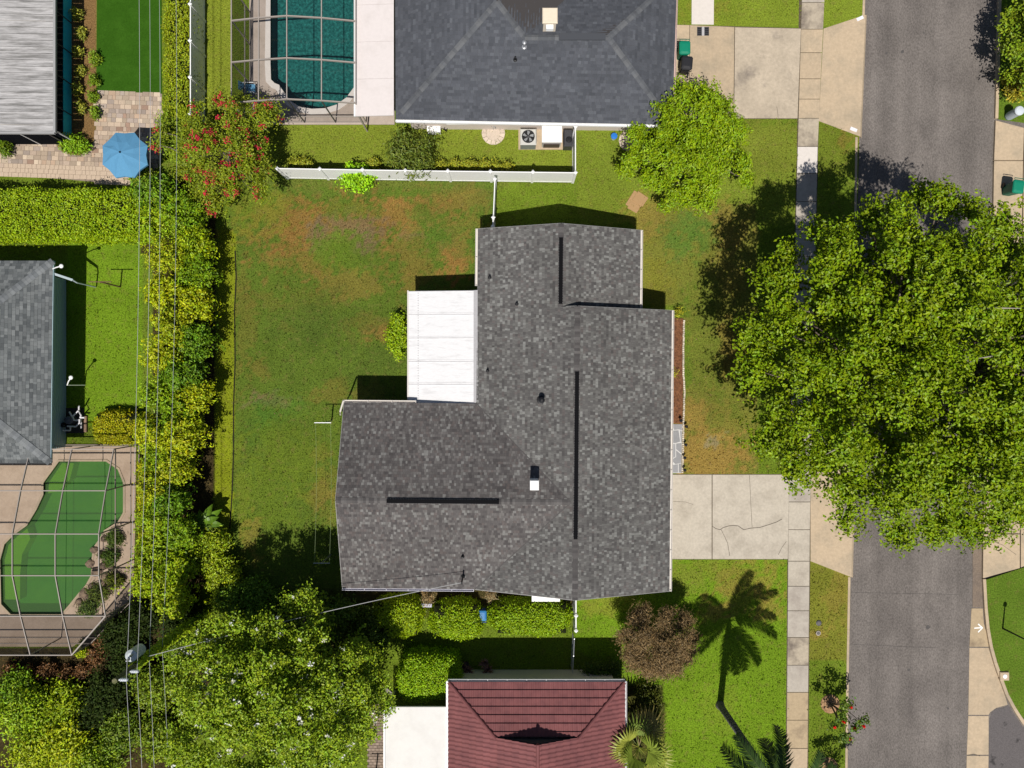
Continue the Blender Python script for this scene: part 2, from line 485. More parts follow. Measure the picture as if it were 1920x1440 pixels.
POOL_N = [(508, -60), (508, 120), (509, 150), (516, 157), (524, 160), (532, 172), (545, 190), (562, 201), (585, 205), (610, 204), (632, 197), (650, 184), (664, 165), (664, -60)]
POOL_W = [(112, 865), (200, 865), (222, 880), (232, 905), (232, 960), (222, 978), (196, 994), (186, 1012), (176, 1026), (173, 1048), (172, 1078), (162, 1096),
          (148, 1112), (132, 1132), (116, 1151), (22, 1151), (4, 1132), (2, 1050), (10, 1020), (27, 1003), (52, 985), (70, 955), (83, 927), (83, 905)]

OLIVE = (.078, .116, .022); BRIGHT = (.115, .19, .016); MID = (.105, .15, .02); BROWN = (.205, .112, .046); DIRT = (.135, .098, .072)
STRAW = (.23, .155, .055); YELG = (.165, .19, .014); DEEP = (.055, .12, .022); DRYG = (.135, .138, .034); SHADE_LITTER = (.038, .028, .017)  # litter brown is darkened to carry the shade of the hedge gap

def lawn_colour(X, Y):
    px = X * PPM + 960; py = 720 - Y * PPM
    wx = (fbm(X*.9, Y*.9, 11) - .5) * 46; wy = (fbm(X*.9 + 31, Y*.9 + 7, 21) - .5) * 46
    qx = px + wx; qy = py + wy
    fine = fbm(X*2.2, Y*2.2, 5) * .45 + fbm(X*5.5, Y*5.5, 65) * .55
    C = np.repeat(np.array([MID]), X.size, 0).reshape(X.shape + (3,)).astype(float)
    G = np.ones(X.shape)
    def mix(mask, col):
        m = np.clip(mask, 0, 1)[..., None]
        C[...] = C * (1 - m) + np.array(col) * m
    def ell(cx, cy, rx, ry, col, a=1.0, soft=.5, ragged=2.0):
        if col in (BROWN, STRAW) and 540 < cy < 1000 and cx < 700: a *= .6
        d = np.sqrt(((qx - cx) / rx) ** 2 + ((qy - cy) / ry) ** 2) + (fine - .5) * ragged * 2
        mix(a * np.clip((1 + soft * .3 - d) / (soft * .6), 0, 1), col)
    def pol(poly, col, a=1.0, warp=0.0):
        mix(a * in_poly(px + wx * warp, py + wy * warp, poly).astype(float), col)
    # left neighbour's lawns and the back-boundary strip
    pol([(125, 440), (268, 440), (268, 800), (125, 800)], BRIGHT)
    pol([(385, -200), (436, -200), (436, 330), (385, 330)], (.155, .185, .028))
    pol([(436, 235), (1090, 235), (1090, 330), (436, 330)], (.15, .185, .03))
    pol([(1085, 235), (1500, 235), (1500, 420), (1085, 420)], (.135, .175, .028), 1, .3)
    pol([(1270, -300), (1630, -300), (1630, 52), (1270, 52)], (.15, .195, .028))
    ell(1330, 25, 40, 14, STRAW, .25)
    ell(1430, 280, 90, 55, (.14, .16, .03), .7)
    # back lawn
    pol([(428, 335), (930, 335), (925, 430), (895, 560), (770, 760), (650, 760), (640, 1110), (440, 1100), (436, 900)], OLIVE, 1, .15)
    ell(600, 420, 135, 50, BROWN, .85, .7)
    ell(735, 405, 80, 36, BROWN, .75, .7)
    ell(560, 470, 62, 45, BROWN, .45, .8)
    ell(655, 425, 62, 30, DIRT, .75, .5)
    ell(600, 445, 30, 22, DIRT, .8, .5); ell(683, 452, 22, 26, DIRT, .8, .5); ell(770, 437, 28, 10, DIRT, .6)
    ell(640, 470, 48, 34, (.085, .13, .02), .9, .5)
    ell(775, 480, 32, 70, BROWN, .45, .9); ell(640, 390, 40, 14, (.09, .13, .022), .7); ell(790, 400, 22, 16, (.075, .12, .022), .7); ell(700, 395, 14, 10, (.08, .12, .022), .6)
    ell(855, 482, 30, 38, BROWN, .9, .6); ell(840, 372, 62, 26, BROWN, .5); ell(880, 420, 40, 20, BROWN, .35)
    ell(585, 560, 80, 24, BROWN, .2, .8); ell(660, 530, 70, 30, BROWN, .4); ell(690, 610, 40, 20, BROWN, .45); ell(715, 625, 22, 10, BROWN, .6)
    ell(540, 610, 18, 10, BROWN, .4); ell(500, 560, 40, 25, BROWN, .25); ell(490, 690, 16, 22, BROWN, .5); ell(458, 600, 14, 120, BROWN, .35)
    ell(510, 748, 36, 10, (.15, .10, .075), .85, .4); ell(485, 755, 22, 8, DIRT, .6); ell(690, 742, 24, 26, STRAW, .55, .6); ell(625, 735, 40, 16, BROWN, .45)
    ell(620, 600, 70, 45, (.06, .09, .022), .4); ell(560, 620, 60, 60, (.055, .085, .02), .4); ell(700, 690, 60, 50, (.055, .082, .02), .5)
    ell(520, 770, 40, 30, DEEP, .6); ell(800, 440, 40, 40, DEEP, .35); ell(870, 450, 40, 30, DEEP, .4); ell(480, 800, 30, 40, DEEP, .35)
    ell(540, 860, 80, 60, (.092, .125, .018), .6); ell(600, 900, 18, 50, STRAW, .35); ell(600, 930, 22, 26, BROWN, .4); ell(620, 960, 26, 30, STRAW, .3)
    ell(500, 930, 60, 60, (.105, .15, .02), .5); ell(455, 940, 14, 110, (.12, .15, .022), .5)
    ell(470, 1010, 18, 40, STRAW, .4); ell(480, 400, 60, 40, (.115, .15, .02), .6); ell(440, 350, 50, 40, (.105, .14, .02), .5)
    ell(700, 345, 220, 14, (.10, .11, .03), .6); ell(905, 380, 30, 20, (.1, .12, .03), .4)
    pol([(412, 420), (442, 440), (440, 640), (436, 960), (424, 1040), (400, 1060), (404, 700)], YELG, .9, .12)
    # front lawn
    pol([(1195, 385), (1420, 385), (1420, 892), (1270, 892), (1270, 570), (1195, 570)], DRYG, 1, .2); ell(1300, 600, 60, 180, (.12, .14, .03), .5)
    ell(1215, 400, 50, 34, STRAW, .45); ell(1360, 420, 40, 40, STRAW, .4); ell(1365, 520, 26, 60, STRAW, .35); ell(1225, 520, 34, 60, (.16, .15, .03), .6)
    ell(1295, 435, 38, 42, (.07, .135, .03), .75, .9); ell(1320, 450, 30, 30, DEEP, .3)
    ell(1320, 640, 46, 90, (.10, .125, .025), .7); ell(1285, 660, 16, 90, (.085, .14, .02), .6); ell(1370, 640, 20, 60, BROWN, .4)
    ell(1330, 850, 70, 66, STRAW, 1, .6); ell(1300, 790, 30, 40, STRAW, .7); ell(1360, 765, 30, 40, (.09, .12, .022), .6)
    ell(1335, 822, 16, 10, (.2, .18, .16), .6)
    # south-east lawns
    pol([(1075, 1040), (1480, 1040), (1480, 1900), (1230, 1900), (1230, 1300), (1075, 1215)], BRIGHT, 1, .05)
    ell(1330, 1070, 160, 26, (.15, .16, .03), .6); ell(1400, 1090, 60, 30, STRAW, .4); ell(1340, 1145, 30, 22, STRAW, .45); ell(1440, 1140, 34, 26, STRAW, .55)
    ell(1380, 1130, 40, 26, STRAW, .3); ell(1130, 1130, 50, 20, STRAW, .3); ell(1290, 1080, 40, 30, (.13, .16, .03), .5); ell(1350, 1330, 40, 40, (.15, .18, .03), .35)
    pol([(1515, 1040), (1600, 1040), (1600, 1240), (1515, 1240)], (.14, .145, .028), 1, .3)
    ell(1575, 1110, 22, 60, STRAW, .35); ell(1535, 1190, 14, 12, STRAW, .5)
    pol([(1530, 225), (1612, 225), (1612, 330), (1530, 330)], (.11, .14, .022), 1, .3); ell(1590, 250, 16, 20, BROWN, .4)
    # bare and planted soil; hedge shade is mixed into the dark litter colour
    pol([(255, 330), (402, 330), (404, 700), (398, 1060), (360, 1150), (400, 1300), (300, 1500), (-400, 1700), (-400, 1215), (138, 1215), (252, 1120), (262, 860), (284, 780), (288, 500), (262, 470)], SHADE_LITTER, 1, .1)
    pol([(300, 335), (420, 335), (420, 400), (300, 420)], SHADE_LITTER, .8, .2)
    pol([(640, 1105), (1075, 1105), (1075, 1136), (640, 1136)], SHADE_LITTER, .95, .05)
    pol([(720, 1136), (830, 1136), (830, 1160), (720, 1160)], SHADE_LITTER, .6, .1)
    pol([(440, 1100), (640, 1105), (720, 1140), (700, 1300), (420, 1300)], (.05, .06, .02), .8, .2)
    pol([(1175, 1285), (1245, 1285), (1245, 1500), (1175, 1500)], SHADE_LITTER, .8, .1)
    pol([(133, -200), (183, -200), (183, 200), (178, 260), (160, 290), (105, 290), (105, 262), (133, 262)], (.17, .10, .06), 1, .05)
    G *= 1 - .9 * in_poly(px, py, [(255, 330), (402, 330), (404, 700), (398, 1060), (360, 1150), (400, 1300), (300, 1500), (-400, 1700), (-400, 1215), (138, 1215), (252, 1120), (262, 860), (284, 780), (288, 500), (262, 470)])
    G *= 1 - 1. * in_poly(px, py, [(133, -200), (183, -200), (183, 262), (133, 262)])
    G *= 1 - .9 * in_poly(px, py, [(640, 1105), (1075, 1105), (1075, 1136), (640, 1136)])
    C *= (0.84 + .36 * fbm(X * .8, Y * .8, 77))[..., None] * np.array([1.12, 1.14, .78])
    return C, G

# wide ground beyond the plots, an open rectangle under the lawn sheet
gx0, gx1, gy0, gy1 = -32.5, 18.0, -24.5, 24.5
BIG = 600.0
mb = MB()
for (a, b, c, d) in ((-BIG, -BIG, BIG, gy0), (-BIG, gy1, BIG, BIG), (-BIG, gy0, gx0, gy1), (gx1, gy0, BIG, gy1)):
    mb.poly([(a, b, -.16), (c, b, -.16), (c, d, -.16), (a, d, -.16)])
tag(mb.build('ground', M('far_grass', (.075, .10, .02), .95, .05, c2=(.10, .085, .035), c2scale=.12, var=.3, vscale=3)), kind='structure')

# lawn sheet from the west boundary to the kerb, cut out under the two pools
LX0, LY0, LY1, ST = -33.0, -25.0, 25.0, 0.14
ny = int((LY1 - LY0) / ST) + 1; nx = 370
ys = np.linspace(LY0, LY1, ny)
kx = (kerb_px(720 - ys * PPM) - 960) / PPM - 0.02
uu = np.linspace(0, 1, nx)
GX = LX0 + uu[None, :] * (kx[:, None] - LX0); GY = np.repeat(ys[:, None], nx, 1)
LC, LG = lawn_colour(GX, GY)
fx = (GX[:-1, :-1] + GX[1:, 1:]) / 2 * PPM + 960; fy = 720 - (GY[:-1, :-1] + GY[1:, 1:]) / 2 * PPM
def grow(poly, s):
    cx = sum(p[0] for p in poly) / len(poly); cy = sum(p[1] for p in poly) / len(poly)
    return [(cx + (x-cx)*s, cy + (y-cy)*s) for x, y in poly]
keep = ~(in_poly(fx, fy, grow(POOL_N, 1.06)) | in_poly(fx, fy, grow(POOL_W, 1.05)))
ii = np.arange(ny * nx).reshape(ny, nx)
a = ii[:-1, :-1][keep]; b = ii[:-1, 1:][keep]; c = ii[1:, 1:][keep]; d = ii[1:, :-1][keep]
F = np.concatenate([np.stack([a, b, c], 1), np.stack([a, c, d], 1)])
GZ = (fbm(GX * .5, GY * .5, 3) - .5) * 0.03 * 0
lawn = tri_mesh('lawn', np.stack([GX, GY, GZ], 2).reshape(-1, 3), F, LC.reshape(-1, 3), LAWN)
tag(lawn, kind='structure')

def px_poly(poly, z=0.0):
    return [(P(x, y).x, P(x, y).y) for x, y in poly]

def struct(name, mb_, mat, parent=None):
    o = mb_.build(name, mat, parent)
    if parent is None: o['kind'] = 'structure'
    return o

# road: one sheet, 12 cm below the lawns
mb = MB().poly([(*P(1560, -700).xy, -.12), (*P(1560, 2100).xy, -.12), (*P(2600, 2100).xy, -.12), (*P(2600, -700).xy, -.12)])
road = struct('road', mb, ASPH)
# the side street that joins at the bottom right, with its concrete valley gutter
side = [(1856, 1442), (1857, 1400), (1858, 1352), (1862, 1338), (1870, 1331), (1884, 1329), (1893, 1324), (1920, 1364), (1990, 1420), (2300, 1440), (2300, 2050), (1846, 2050)]
struct('side_street', MB().prism(px_poly(side), -.125, -.112), ASPH_DK)
gut = thing('gutter', None, None); gut['kind'] = 'structure'
for q, mt in (([(1824, 1142), (1845, 1142), (1847, 1170), (1852, 1190), (1856, 1214), (1820, 1214)], CONC_BROWN),
              ([(1820, 1216), (1856, 1216), (1863, 1240), (1870, 1262), (1880, 1285), (1892, 1323), (1870, 1329), (1859, 1337), (1856, 1342), (1818, 1342)], CONC_TAN),
              ([(1818, 1344), (1856, 1344), (1856, 1417), (1815, 1417)], CONC_TAN),
              ([(1815, 1419), (1856, 1419), (1846, 2050), (1800, 2050)], CONC_TAN),
              ([(1826, 960), (1843, 960), (1843, 1082), (1845, 1140), (1826, 1140)], M('gutter_brown', (.20, .155, .12), .9, .15, c2=(.15, .12, .10), c2scale=1.3, var=.2, vscale=12, bump=.3))):
    MB().prism(px_poly(q), -.125, -.106).build('slab', mt, gut)
# white painted arrow in the gutter
ar = MB()
def bar(a, b, w, z):
    a = P(*a); b = P(*b); d = (b - a).normalized(); s = Vector((-d.y, d.x, 0)) * w / 2
    ar.add([(a.x-s.x, a.y-s.y, z), (b.x-s.x, b.y-s.y, z), (b.x+s.x, b.y+s.y, z), (a.x+s.x, a.y+s.y, z)], [(0, 1, 2, 3)])
bar((1829, 1179), (1843, 1178), .07, -.102); bar((1836, 1171), (1844.5, 1178.5), .07, -.0985); bar((1836, 1186.5), (1844.5, 1178), .07, -.095)
ao = ar.build('painted_arrow', M('road_paint', (.8, .8, .78), .8, .2), None, P(1838, 1178, -.1))
tag(ao, 'small white arrow painted on the gutter, pointing at the kerb', 'road marking')

# kerbs as lengths of concrete
def kerb_run(name, pts, w, side, step=3.0, z1=.012):
    root = thing(name, None, None, (0, 0, 0)); root['kind'] = 'structure'
    g = [P(x, y) for x, y in pts]
    for i in range(len(g) - 1):
        a, b = g[i], g[i+1]; ln = (b - a).length; n = max(1, int(round(ln / step)))
        d = (b - a).normalized(); s = Vector((-d.y, d.x, 0)) * w * side
        for k in range(n):
            p = a.lerp(b, k / n) + d * .006; q = a.lerp(b, (k + 1) / n) - d * .006
            MB().prism([(p.x, p.y), (q.x, q.y), (q.x+s.x, q.y+s.y), (p.x+s.x, p.y+s.y)], -.16, z1).build('kerb_stone', CONC_TAN, root)
    return root
kerb_run('kerb', [(1624, -400), (1622, 0), (1621, 30)], .13, -1)
kerb_run('kerb', [(1608, 257), (1604, 560), (1600, 850)], .13, -1)
kerb_run('kerb', [(1594.5, 1082), (1591, 1280), (1589, 1440), (1583, 1900)], .13, -1)
kerb_run('kerb', [(1874, -400), (1872, 0), (1869, 120), (1866, 222)], .17, 1)
kerb_run('kerb', [(1843, 1086), (1846, 1140), (1850, 1180), (1856, 1214), (1864, 1243), (1874, 1272), (1886, 1304), (1900, 1330), (1918, 1358), (1945, 1385), (1990, 1412), (2050, 1428), (2300, 1434)], .17, 1, step=2.0)

# east-side lawns across the road
def lawn_patch(name, poly):
    pts = px_poly(poly)
    bm = bmesh.new()
    bm.faces.new([bm.verts.new((x, y, 0)) for x, y in pts])
    bmesh.ops.triangulate(bm, faces=bm.faces[:])
    for _ in range(4):
        bmesh.ops.subdivide_edges(bm, edges=[e for e in bm.edges if e.calc_length() > .6], cuts=1, use_grid_fill=True)
        bmesh.ops.triangulate(bm, faces=bm.faces[:])
    V = np.array([v.co[:] for v in bm.verts]); bm.verts.index_update()
    F = np.array([[v.index for v in f.verts] for f in bm.faces]); bm.free()
    F = np.where((np.cross(V[F[:, 1]] - V[F[:, 0]], V[F[:, 2]] - V[F[:, 0]])[:, 2] < 0)[:, None], F[:, ::-1], F)
    c = np.array([[.09, .15, .015]]) * (0.8 + .4 * fbm(V[:, 0], V[:, 1], 8))[:, None]
    return tag(tri_mesh(name, V, F, c, LAWN), kind='structure')
lawn_patch('lawn', [(1878, -600), (1875, 60), (1872, 224), (1960, 236), (2300, 240), (2300, -600)])
lawn_patch('lawn', [(1849, 1087), (1852, 1140), (1856, 1180), (1862, 1214), (1870, 1243), (1880, 1272), (1892, 1304), (1906, 1330), (1924, 1354), (1950, 1380), (1995, 1406), (2300, 1428), (2300, 980), (1960, 1048), (1920, 1064)])
# east driveways
dr = thing('driveway', None, None); dr['kind'] = 'structure'
for q in ([(1867, 226), (1920, 240), (1918, 300), (1864, 300)], [(1864, 302), (1918, 302), (1916, 420), (1862, 420)], [(1922, 240), (2200, 246), (2200, 420), (1918, 420), (1920, 302)],
          [(1862, 422), (1916, 422), (1912, 600), (1856, 600)], [(1918, 422), (2200, 422), (2200, 600), (1914, 600)]):
    MB().prism(px_poly(q), -.13, .006).build('slab', CONC_TAN, dr)
dr = thing('driveway', None, None); dr['kind'] = 'structure'
for q in ([(1846, 900), (1912, 900), (1912, 1000), (1844, 1000)], [(1844, 1002), (1912, 1002), (1912, 1065), (1843, 1084)], [(1914, 900), (2200, 900), (2200, 970), (1960, 1045), (1914, 1064)]):
    MB().prism(px_poly(q), -.13, .006).build('slab', CONC_TAN, dr)

# ---------------------------------------------------------------- sidewalk, slab by slab
def sw_l(y): return np.interp(y, [-400, 0, 280, 960, 1440, 1900], [1505, 1503, 1495, 1478, 1474, 1470])
def sw_r(y): return np.interp(y, [-400, 0, 280, 960, 1440, 1900], [1548, 1546, 1533, 1519, 1514, 1510])
side_w = thing('sidewalk', None, None, (0, 0, 0)); side_w['kind'] = 'structure'
MB().prism(px_poly([(sw_l(-400)-1, -400), (sw_r(-400)+1, -400), (sw_r(280)+1, 280), (sw_r(960)+1, 960), (sw_r(1900)+1, 1900), (sw_l(1900)-1, 1900), (sw_l(960)-1, 960), (sw_l(280)-1, 280)]), -.1, .006).build('bed', JOINT, side_w)
js = [-396, -345, -295, -245, -195, -145, -95, -45, 5, 55, 99, 148, 186, 222, 275, 325, 378, 430, 481, 532, 583, 634, 685, 736, 787, 838, 889, 941, 993, 1052, 1099, 1145, 1195, 1247, 1298, 1350, 1403, 1455, 1506, 1557, 1608, 1660, 1711, 1762, 1813, 1864]
smat = {222: CONC_OLD, 275: CONC_NEW, 325: CONC_GREY, 55: CONC_TAN, 99: CONC_TAN, 148: CONC_TAN, 186: CONC_TAN, 5: CONC_OLD, 941: CONC, 993: CONC, 1052: CONC, 1099: CONC_GREY, 1145: CONC_GREY,
        1195: CONC_OLD, 1247: CONC_GREY, 1298: CONC_BROWN, 1350: CONC_BROWN, 1403: CONC_TAN}
for i in range(len(js) - 1):
    y0, y1 = js[i] + .6, js[i+1] - .6
    zt = .022 + random.uniform(-.004, .004)
    MB().prism(px_poly([(sw_l(y0)+.5, y0), (sw_r(y0)-.5, y0), (sw_r(y1)-.5, y1), (sw_l(y1)+.5, y1)]), -.08, zt).build('slab', smat.get(js[i], CONC_GREY), side_w)

# ---------------------------------------------------------------- main driveway and apron
dw = thing('driveway', None, None); dw['kind'] = 'structure'
MB().prism(px_poly([(1240, 889), (1482, 889), (1478, 1049), (1240, 1049)]), -.08, .004).build('bed', JOINT, dw)
for q, mt in (([(1240, 890), (1334.2, 890), (1334.2, 1048), (1240, 1048)], CONC), ([(1335.8, 890), (1479.5, 890), (1477, 1048), (1335.8, 1048)], CONC)):
    MB().prism(px_poly(q), -.06, .02).build('slab', mt, dw)
CRACK = M('crack', (.115, .098, .08), .95, .1); TAR = M('road_crack', (.075, .070, .068), .95, .1)
def crack(pts, w, parent, z, mat=None):
    m = MB(); g = [P(x, y) for x, y in pts]
    for i in range(len(g) - 1):
        a, b = g[i], g[i+1]; d = (b - a).normalized(); s = Vector((-d.y, d.x, 0)) * w / 2
        m.add([(a.x-s.x, a.y-s.y, z), (b.x-s.x, b.y-s.y, z), (b.x+s.x, b.y+s.y, z), (a.x+s.x, a.y+s.y, z)], [(0, 1, 2, 3)])
    return m.build('crack', mat or CRACK, parent)
crack([(1336, 987), (1342, 991), (1350, 993), (1356, 989), (1366, 986), (1375, 985), (1384, 986), (1394, 993), (1408, 990), (1424, 989), (1440, 984), (1455, 979), (1466, 973)], .035, dw, .0245)
crack([(1352, 993), (1358, 1005), (1364, 1018), (1366, 1030), (1368, 1042)], .025, dw, .0255)
crack([(1405, 891), (1407, 930), (1408, 955), (1410, 988)], .02, dw, .026)
crack([(1262, 940), (1285, 941), (1300, 946)], .015, dw, .0262); crack([(1474, 1015), (1466, 1026), (1459, 1040)], .02, dw, .0264)
ap = thing('driveway_apron', None, None); ap['kind'] = 'structure'
apz = lambda x, y: .018 if x < P(1590, 0).x else -.108
MB().prism(px_poly([(1519.5, 885), (1600.5, 857), (1596, 1082), (1519.5, 1052)]), -.14, .018).build('slab', CONC_TAN, ap)
m = MB(); q_ = px_poly([(1600.5, 857), (1606, 855), (1601, 1084), (1596, 1082)])
m.add([(*q_[0], .018), (*q_[1], -.115), (*q_[2], -.115), (*q_[3], .018)], [(0, 1, 2, 3)]); m.build('lip', CONC_TAN, ap)

# north neighbour's driveway
nd_ = thing('driveway', None, None); nd_['kind'] = 'structure'
MB().prism(px_poly([(1262, 46), (1503, 53), (1497, 223), (1262, 223)]), -.08, .004).build('bed', JOINT, nd_)
for q, mt in (([(1262, 47), (1292.5, 47.5), (1292, 222), (1262, 222)], CONC_TAN), ([(1293.5, 47.5), (1376.6, 51), (1375, 222), (1293, 222)], CONC_TAN), ([(1378, 51.5), (1501.5, 54), (1495, 222), (1376.4, 222)], CONC_DRV)):
    MB().prism(px_poly(q), -.06, .02).build('slab', mt, nd_)
crack([(1456, 200), (1458, 212), (1459, 221)], .02, nd_, .0245)
ap = thing('driveway_apron', None, None); ap['kind'] = 'structure'
apz2 = lambda x, y: .018
MB().prism(px_poly([(1544, 54), (1622.5, 28), (1612.5, 256), (1535, 227)]), -.14, apz2).build('slab', CONC_TAN, ap)
m = MB(); q_ = px_poly([(1622.5, 28), (1627, 26), (1617, 258), (1612.5, 256)])
m.add([(*q_[0], .018), (*q_[1], -.112), (*q_[2], -.112), (*q_[3], .018)], [(0, 1, 2, 3)]); m.build('lip', CONC_TAN, ap)
for nm, c, lb in (('address_plate', (1612, 35), 'small white painted rectangle at the top corner of the drive apron'), ('address_plate', (1600, 243), 'small white painted rectangle at the lower corner of the drive apron')):
    p = P(*c)
    m = MB(); ca, sa = math.cos(R(25 if c[1] < 100 else -22)), math.sin(R(25 if c[1] < 100 else -22))
    zz = apz2(p.x, p.y) + .012
    pts = [(p.x + ca*a - sa*b, p.y + sa*a + ca*b) for a, b in ((-.2, -.09), (.2, -.09), (.2, .09), (-.2, .09))]
    m.prism(pts, zz - .03, zz + .012)
    tag(m.build(nm, M('plate_white', (.72, .72, .76), .7, .2, var=.12, vscale=14), None, (p.x, p.y, zz)), lb, 'marking')
struct('walkway', MB().prism(px_poly([(1298.5, -300), (1340, -300), (1338, 46.5), (1296.5, 46)]), -.05, .03), CONC_NEW)
# drain grate by the walkway
gp = P(1318, 59)
gr = thing('drain_grate', 'black grate with a pale centre bar set in the concrete drive', 'grate', (gp.x, gp.y, .02))
MB().bbox(gp.x-.34, gp.y-.25, .0, gp.x+.34, gp.y+.25, .026, .004).build('frame', DKMETAL, gr)
for sx in (-1, 1):
    for k in range(4):
        MB().box(gp.x+sx*.21-.1, gp.y-.2+k*.11, .024, gp.x+sx*.21+.1, gp.y-.14+k*.11, .034).build('bar', BLACK, gr)
MB().bbox(gp.x-.07, gp.y-.25, .02, gp.x+.07, gp.y+.25, .037, .004).build('centre_bar', FLASH, gr)

# dark steel edging between the lawn and the hedge strip
edg = MB()
pts = [P(x, y) for x, y in ((441, 470), (443, 520), (440, 580), (441, 680), (438, 760), (438, 850), (435, 930), (431, 990))]
for i in range(len(pts) - 1): edg.beam(pts[i] + Vector((0, 0, -.01)), pts[i+1] + Vector((0, 0, -.01)), .07, .06)
tag(edg.build('lawn_edging', M('edging', (.02, .018, .012), .9, .1), None, pts[3]), 'dark edging strip between the back lawn and hedge border', 'edging')

# darker repair patches and stains in the asphalt, then hairline cracks and a seam across the road
for l in ([(1597, 1112), (1650, 1113), (1720, 1114), (1800, 1116)], [(1600, 1210), (1640, 1211), (1700, 1214), (1760, 1216)], [(1740, 300), (1748, 340), (1744, 380)]):
    crack(l, .016, road, -.116, TAR)
for l in ([(1816, 1418), (1828, 1416), (1840, 1419)],): crack(l, .05, gut, -.102)
crack([(1848, 1010), (1880, 1022), (1905, 1040)], .02, dr, .0105)

STAIN = M('oil_stain', (.085, .078, .076), .8, .25, var=.2, vscale=20)
for k, (x, y, r_) in enumerate(((1694, 95, .10), (1664, 98, .07), (1706, 1258, .09), (1742, 1178, .14), (1650, 700, .12), (1735, 60, .05), (1780, 1330, .07))):
    p = P(x, y); n = 11
    m = MB(); m.add([(p.x + math.cos(6.283*i/n)*r_*random.uniform(.6, 1.2), p.y + math.sin(6.283*i/n)*r_*random.uniform(.6, 1.2), -.1165) for i in range(n)], [tuple(range(n))]); m.build('stain', STAIN, road)
# ---------------------------------------------------------------- roofs
def clip_poly(poly, a, b):
    """keep the part of a 2-D polygon left of the line a->b"""
    out = []
    n = len(poly)
    for i in range(n):
        p, q = poly[i], poly[(i+1) % n]
        sp = (b[0]-a[0])*(p[1]-a[1]) - (b[1]-a[1])*(p[0]-a[0]); sq = (b[0]-a[0])*(q[1]-a[1]) - (b[1]-a[1])*(q[0]-a[0])
        if sp >= -1e-9: out.append(p)
        if (sp > 1e-9 and sq < -1e-9) or (sp < -1e-9 and sq > 1e-9):
            t = sp / (sp - sq); out.append((p[0] + (q[0]-p[0])*t, p[1] + (q[1]-p[1])*t))
    return out

def frame_of(p0, p1, p2):
    """eave p0->p1, p2 any point up the slope"""
    p0 = Vector(p0); p1 = Vector(p1); p2 = Vector(p2)
    u = (p1 - p0).normalized(); n = u.cross(p2 - p0).normalized()
    if n.z < 0: n = -n
    v = n.cross(u).normalized()
    if v.z < 0: v = -v
    return p0, u, v, n

def shingle_slope(parent, eave0, eave1, upp, pieces, palette, course=.142, wmin=.09, wmax=.18, thick=.012, name='shingles', seed=1):
    """overlapping shingle tabs over one roof slope; pieces are convex outlines in 3-D"""
    rnd = random.Random(seed)
    o, u, v, n = frame_of(eave0, eave1, upp)
    deck = MB()
    for pc in pieces: deck.poly([Vector(p) - n * .01 for p in pc])
    deck.build('roof_deck', DECKM, parent)
    P2 = []
    for pc in pieces:
        q = [((Vector(p) - o).dot(u), (Vector(p) - o).dot(v)) for p in pc]
        a = sum(q[i][0]*q[(i+1) % len(q)][1] - q[(i+1) % len(q)][0]*q[i][1] for i in range(len(q)))
        P2.append(q if a > 0 else q[::-1])
    m = MB()
    vmax = max(p[1] for q in P2 for p in q); umin = min(p[0] for q in P2 for p in q); umax = max(p[0] for q in P2 for p in q)
    nc = int(vmax / course) + 1
    for k in range(-1, nc):
        v0 = k * course; v1 = v0 + course * 1.02
        x = umin - rnd.uniform(0, wmax)
        shade = rnd.uniform(.93, 1.07)
        while x < umax:
            w = rnd.uniform(wmin, wmax)
            t = thick * rnd.choice((.55, 1.0, 1.0, 1.35))
            base = rnd.choices(palette[0], palette[1])[0]
            f = shade * rnd.uniform(.9, 1.1)
            m.col = (base[0]*f, base[1]*f, base[2]*f)
            for q in P2:
                c = [(x, v0), (x + w - .006, v0), (x + w - .006, v1), (x, v1)]
                for i in range(len(q)):
                    c = clip_poly(c, q[i], q[(i+1) % len(q)])
                    if len(c) < 3: break
                if len(c) < 3: continue
                pts = [o + u*a + v*b + n*(t + (.002 - t) * (b - v0) / (v1 - v0)) for a, b in c]
                m.add(pts, [tuple(range(len(pts)))])
                low = [p for p in c if p[1] < v0 + 1e-6]
                if len(low) == 2:
                    low.sort()
                    m.add([o+u*low[0][0]+v*v0-n*.004, o+u*low[1][0]+v*v0-n*.004, o+u*low[1][0]+v*v0+n*t, o+u*low[0][0]+v*v0+n*t], [(0, 1, 2, 3)])
            x += w
    ob = m.build(name, SHING, parent)
    ob['kind'] = 'stuff'
    return ob

def ridge_caps(parent, a, b, na, nb, palette, w=.15, step=.14, name='ridge_caps', seed=3, lift=.016):
    """bent cap shingles along a ridge or hip; na, nb: downhill directions of the two sides"""
    rnd = random.Random(seed); a = Vector(a); b = Vector(b); na = Vector(na); nb = Vector(nb)
    d = (b - a).normalized(); ln = (b - a).length; m = MB(); k = 0
    up = Vector((0, 0, 1))
    while k * step < ln:
        s0 = k * step; s1 = min(ln, s0 + step * 1.15)
        base = rnd.choices(palette[0], palette[1])[0]; f = rnd.uniform(.9, 1.12); m.col = tuple(c * f for c in base)
        h0, h1 = lift + .012, lift
        p = a + d*s0 + up*h0; q = a + d*s1 + up*h1
        m.add([p, q, q + na*w, p + na*w, q + nb*w, p + nb*w], [(0, 1, 2, 3), (1, 0, 5, 4)])
        k += 1
    o = m.build(name, SHING, parent); o['kind'] = 'stuff'; return o

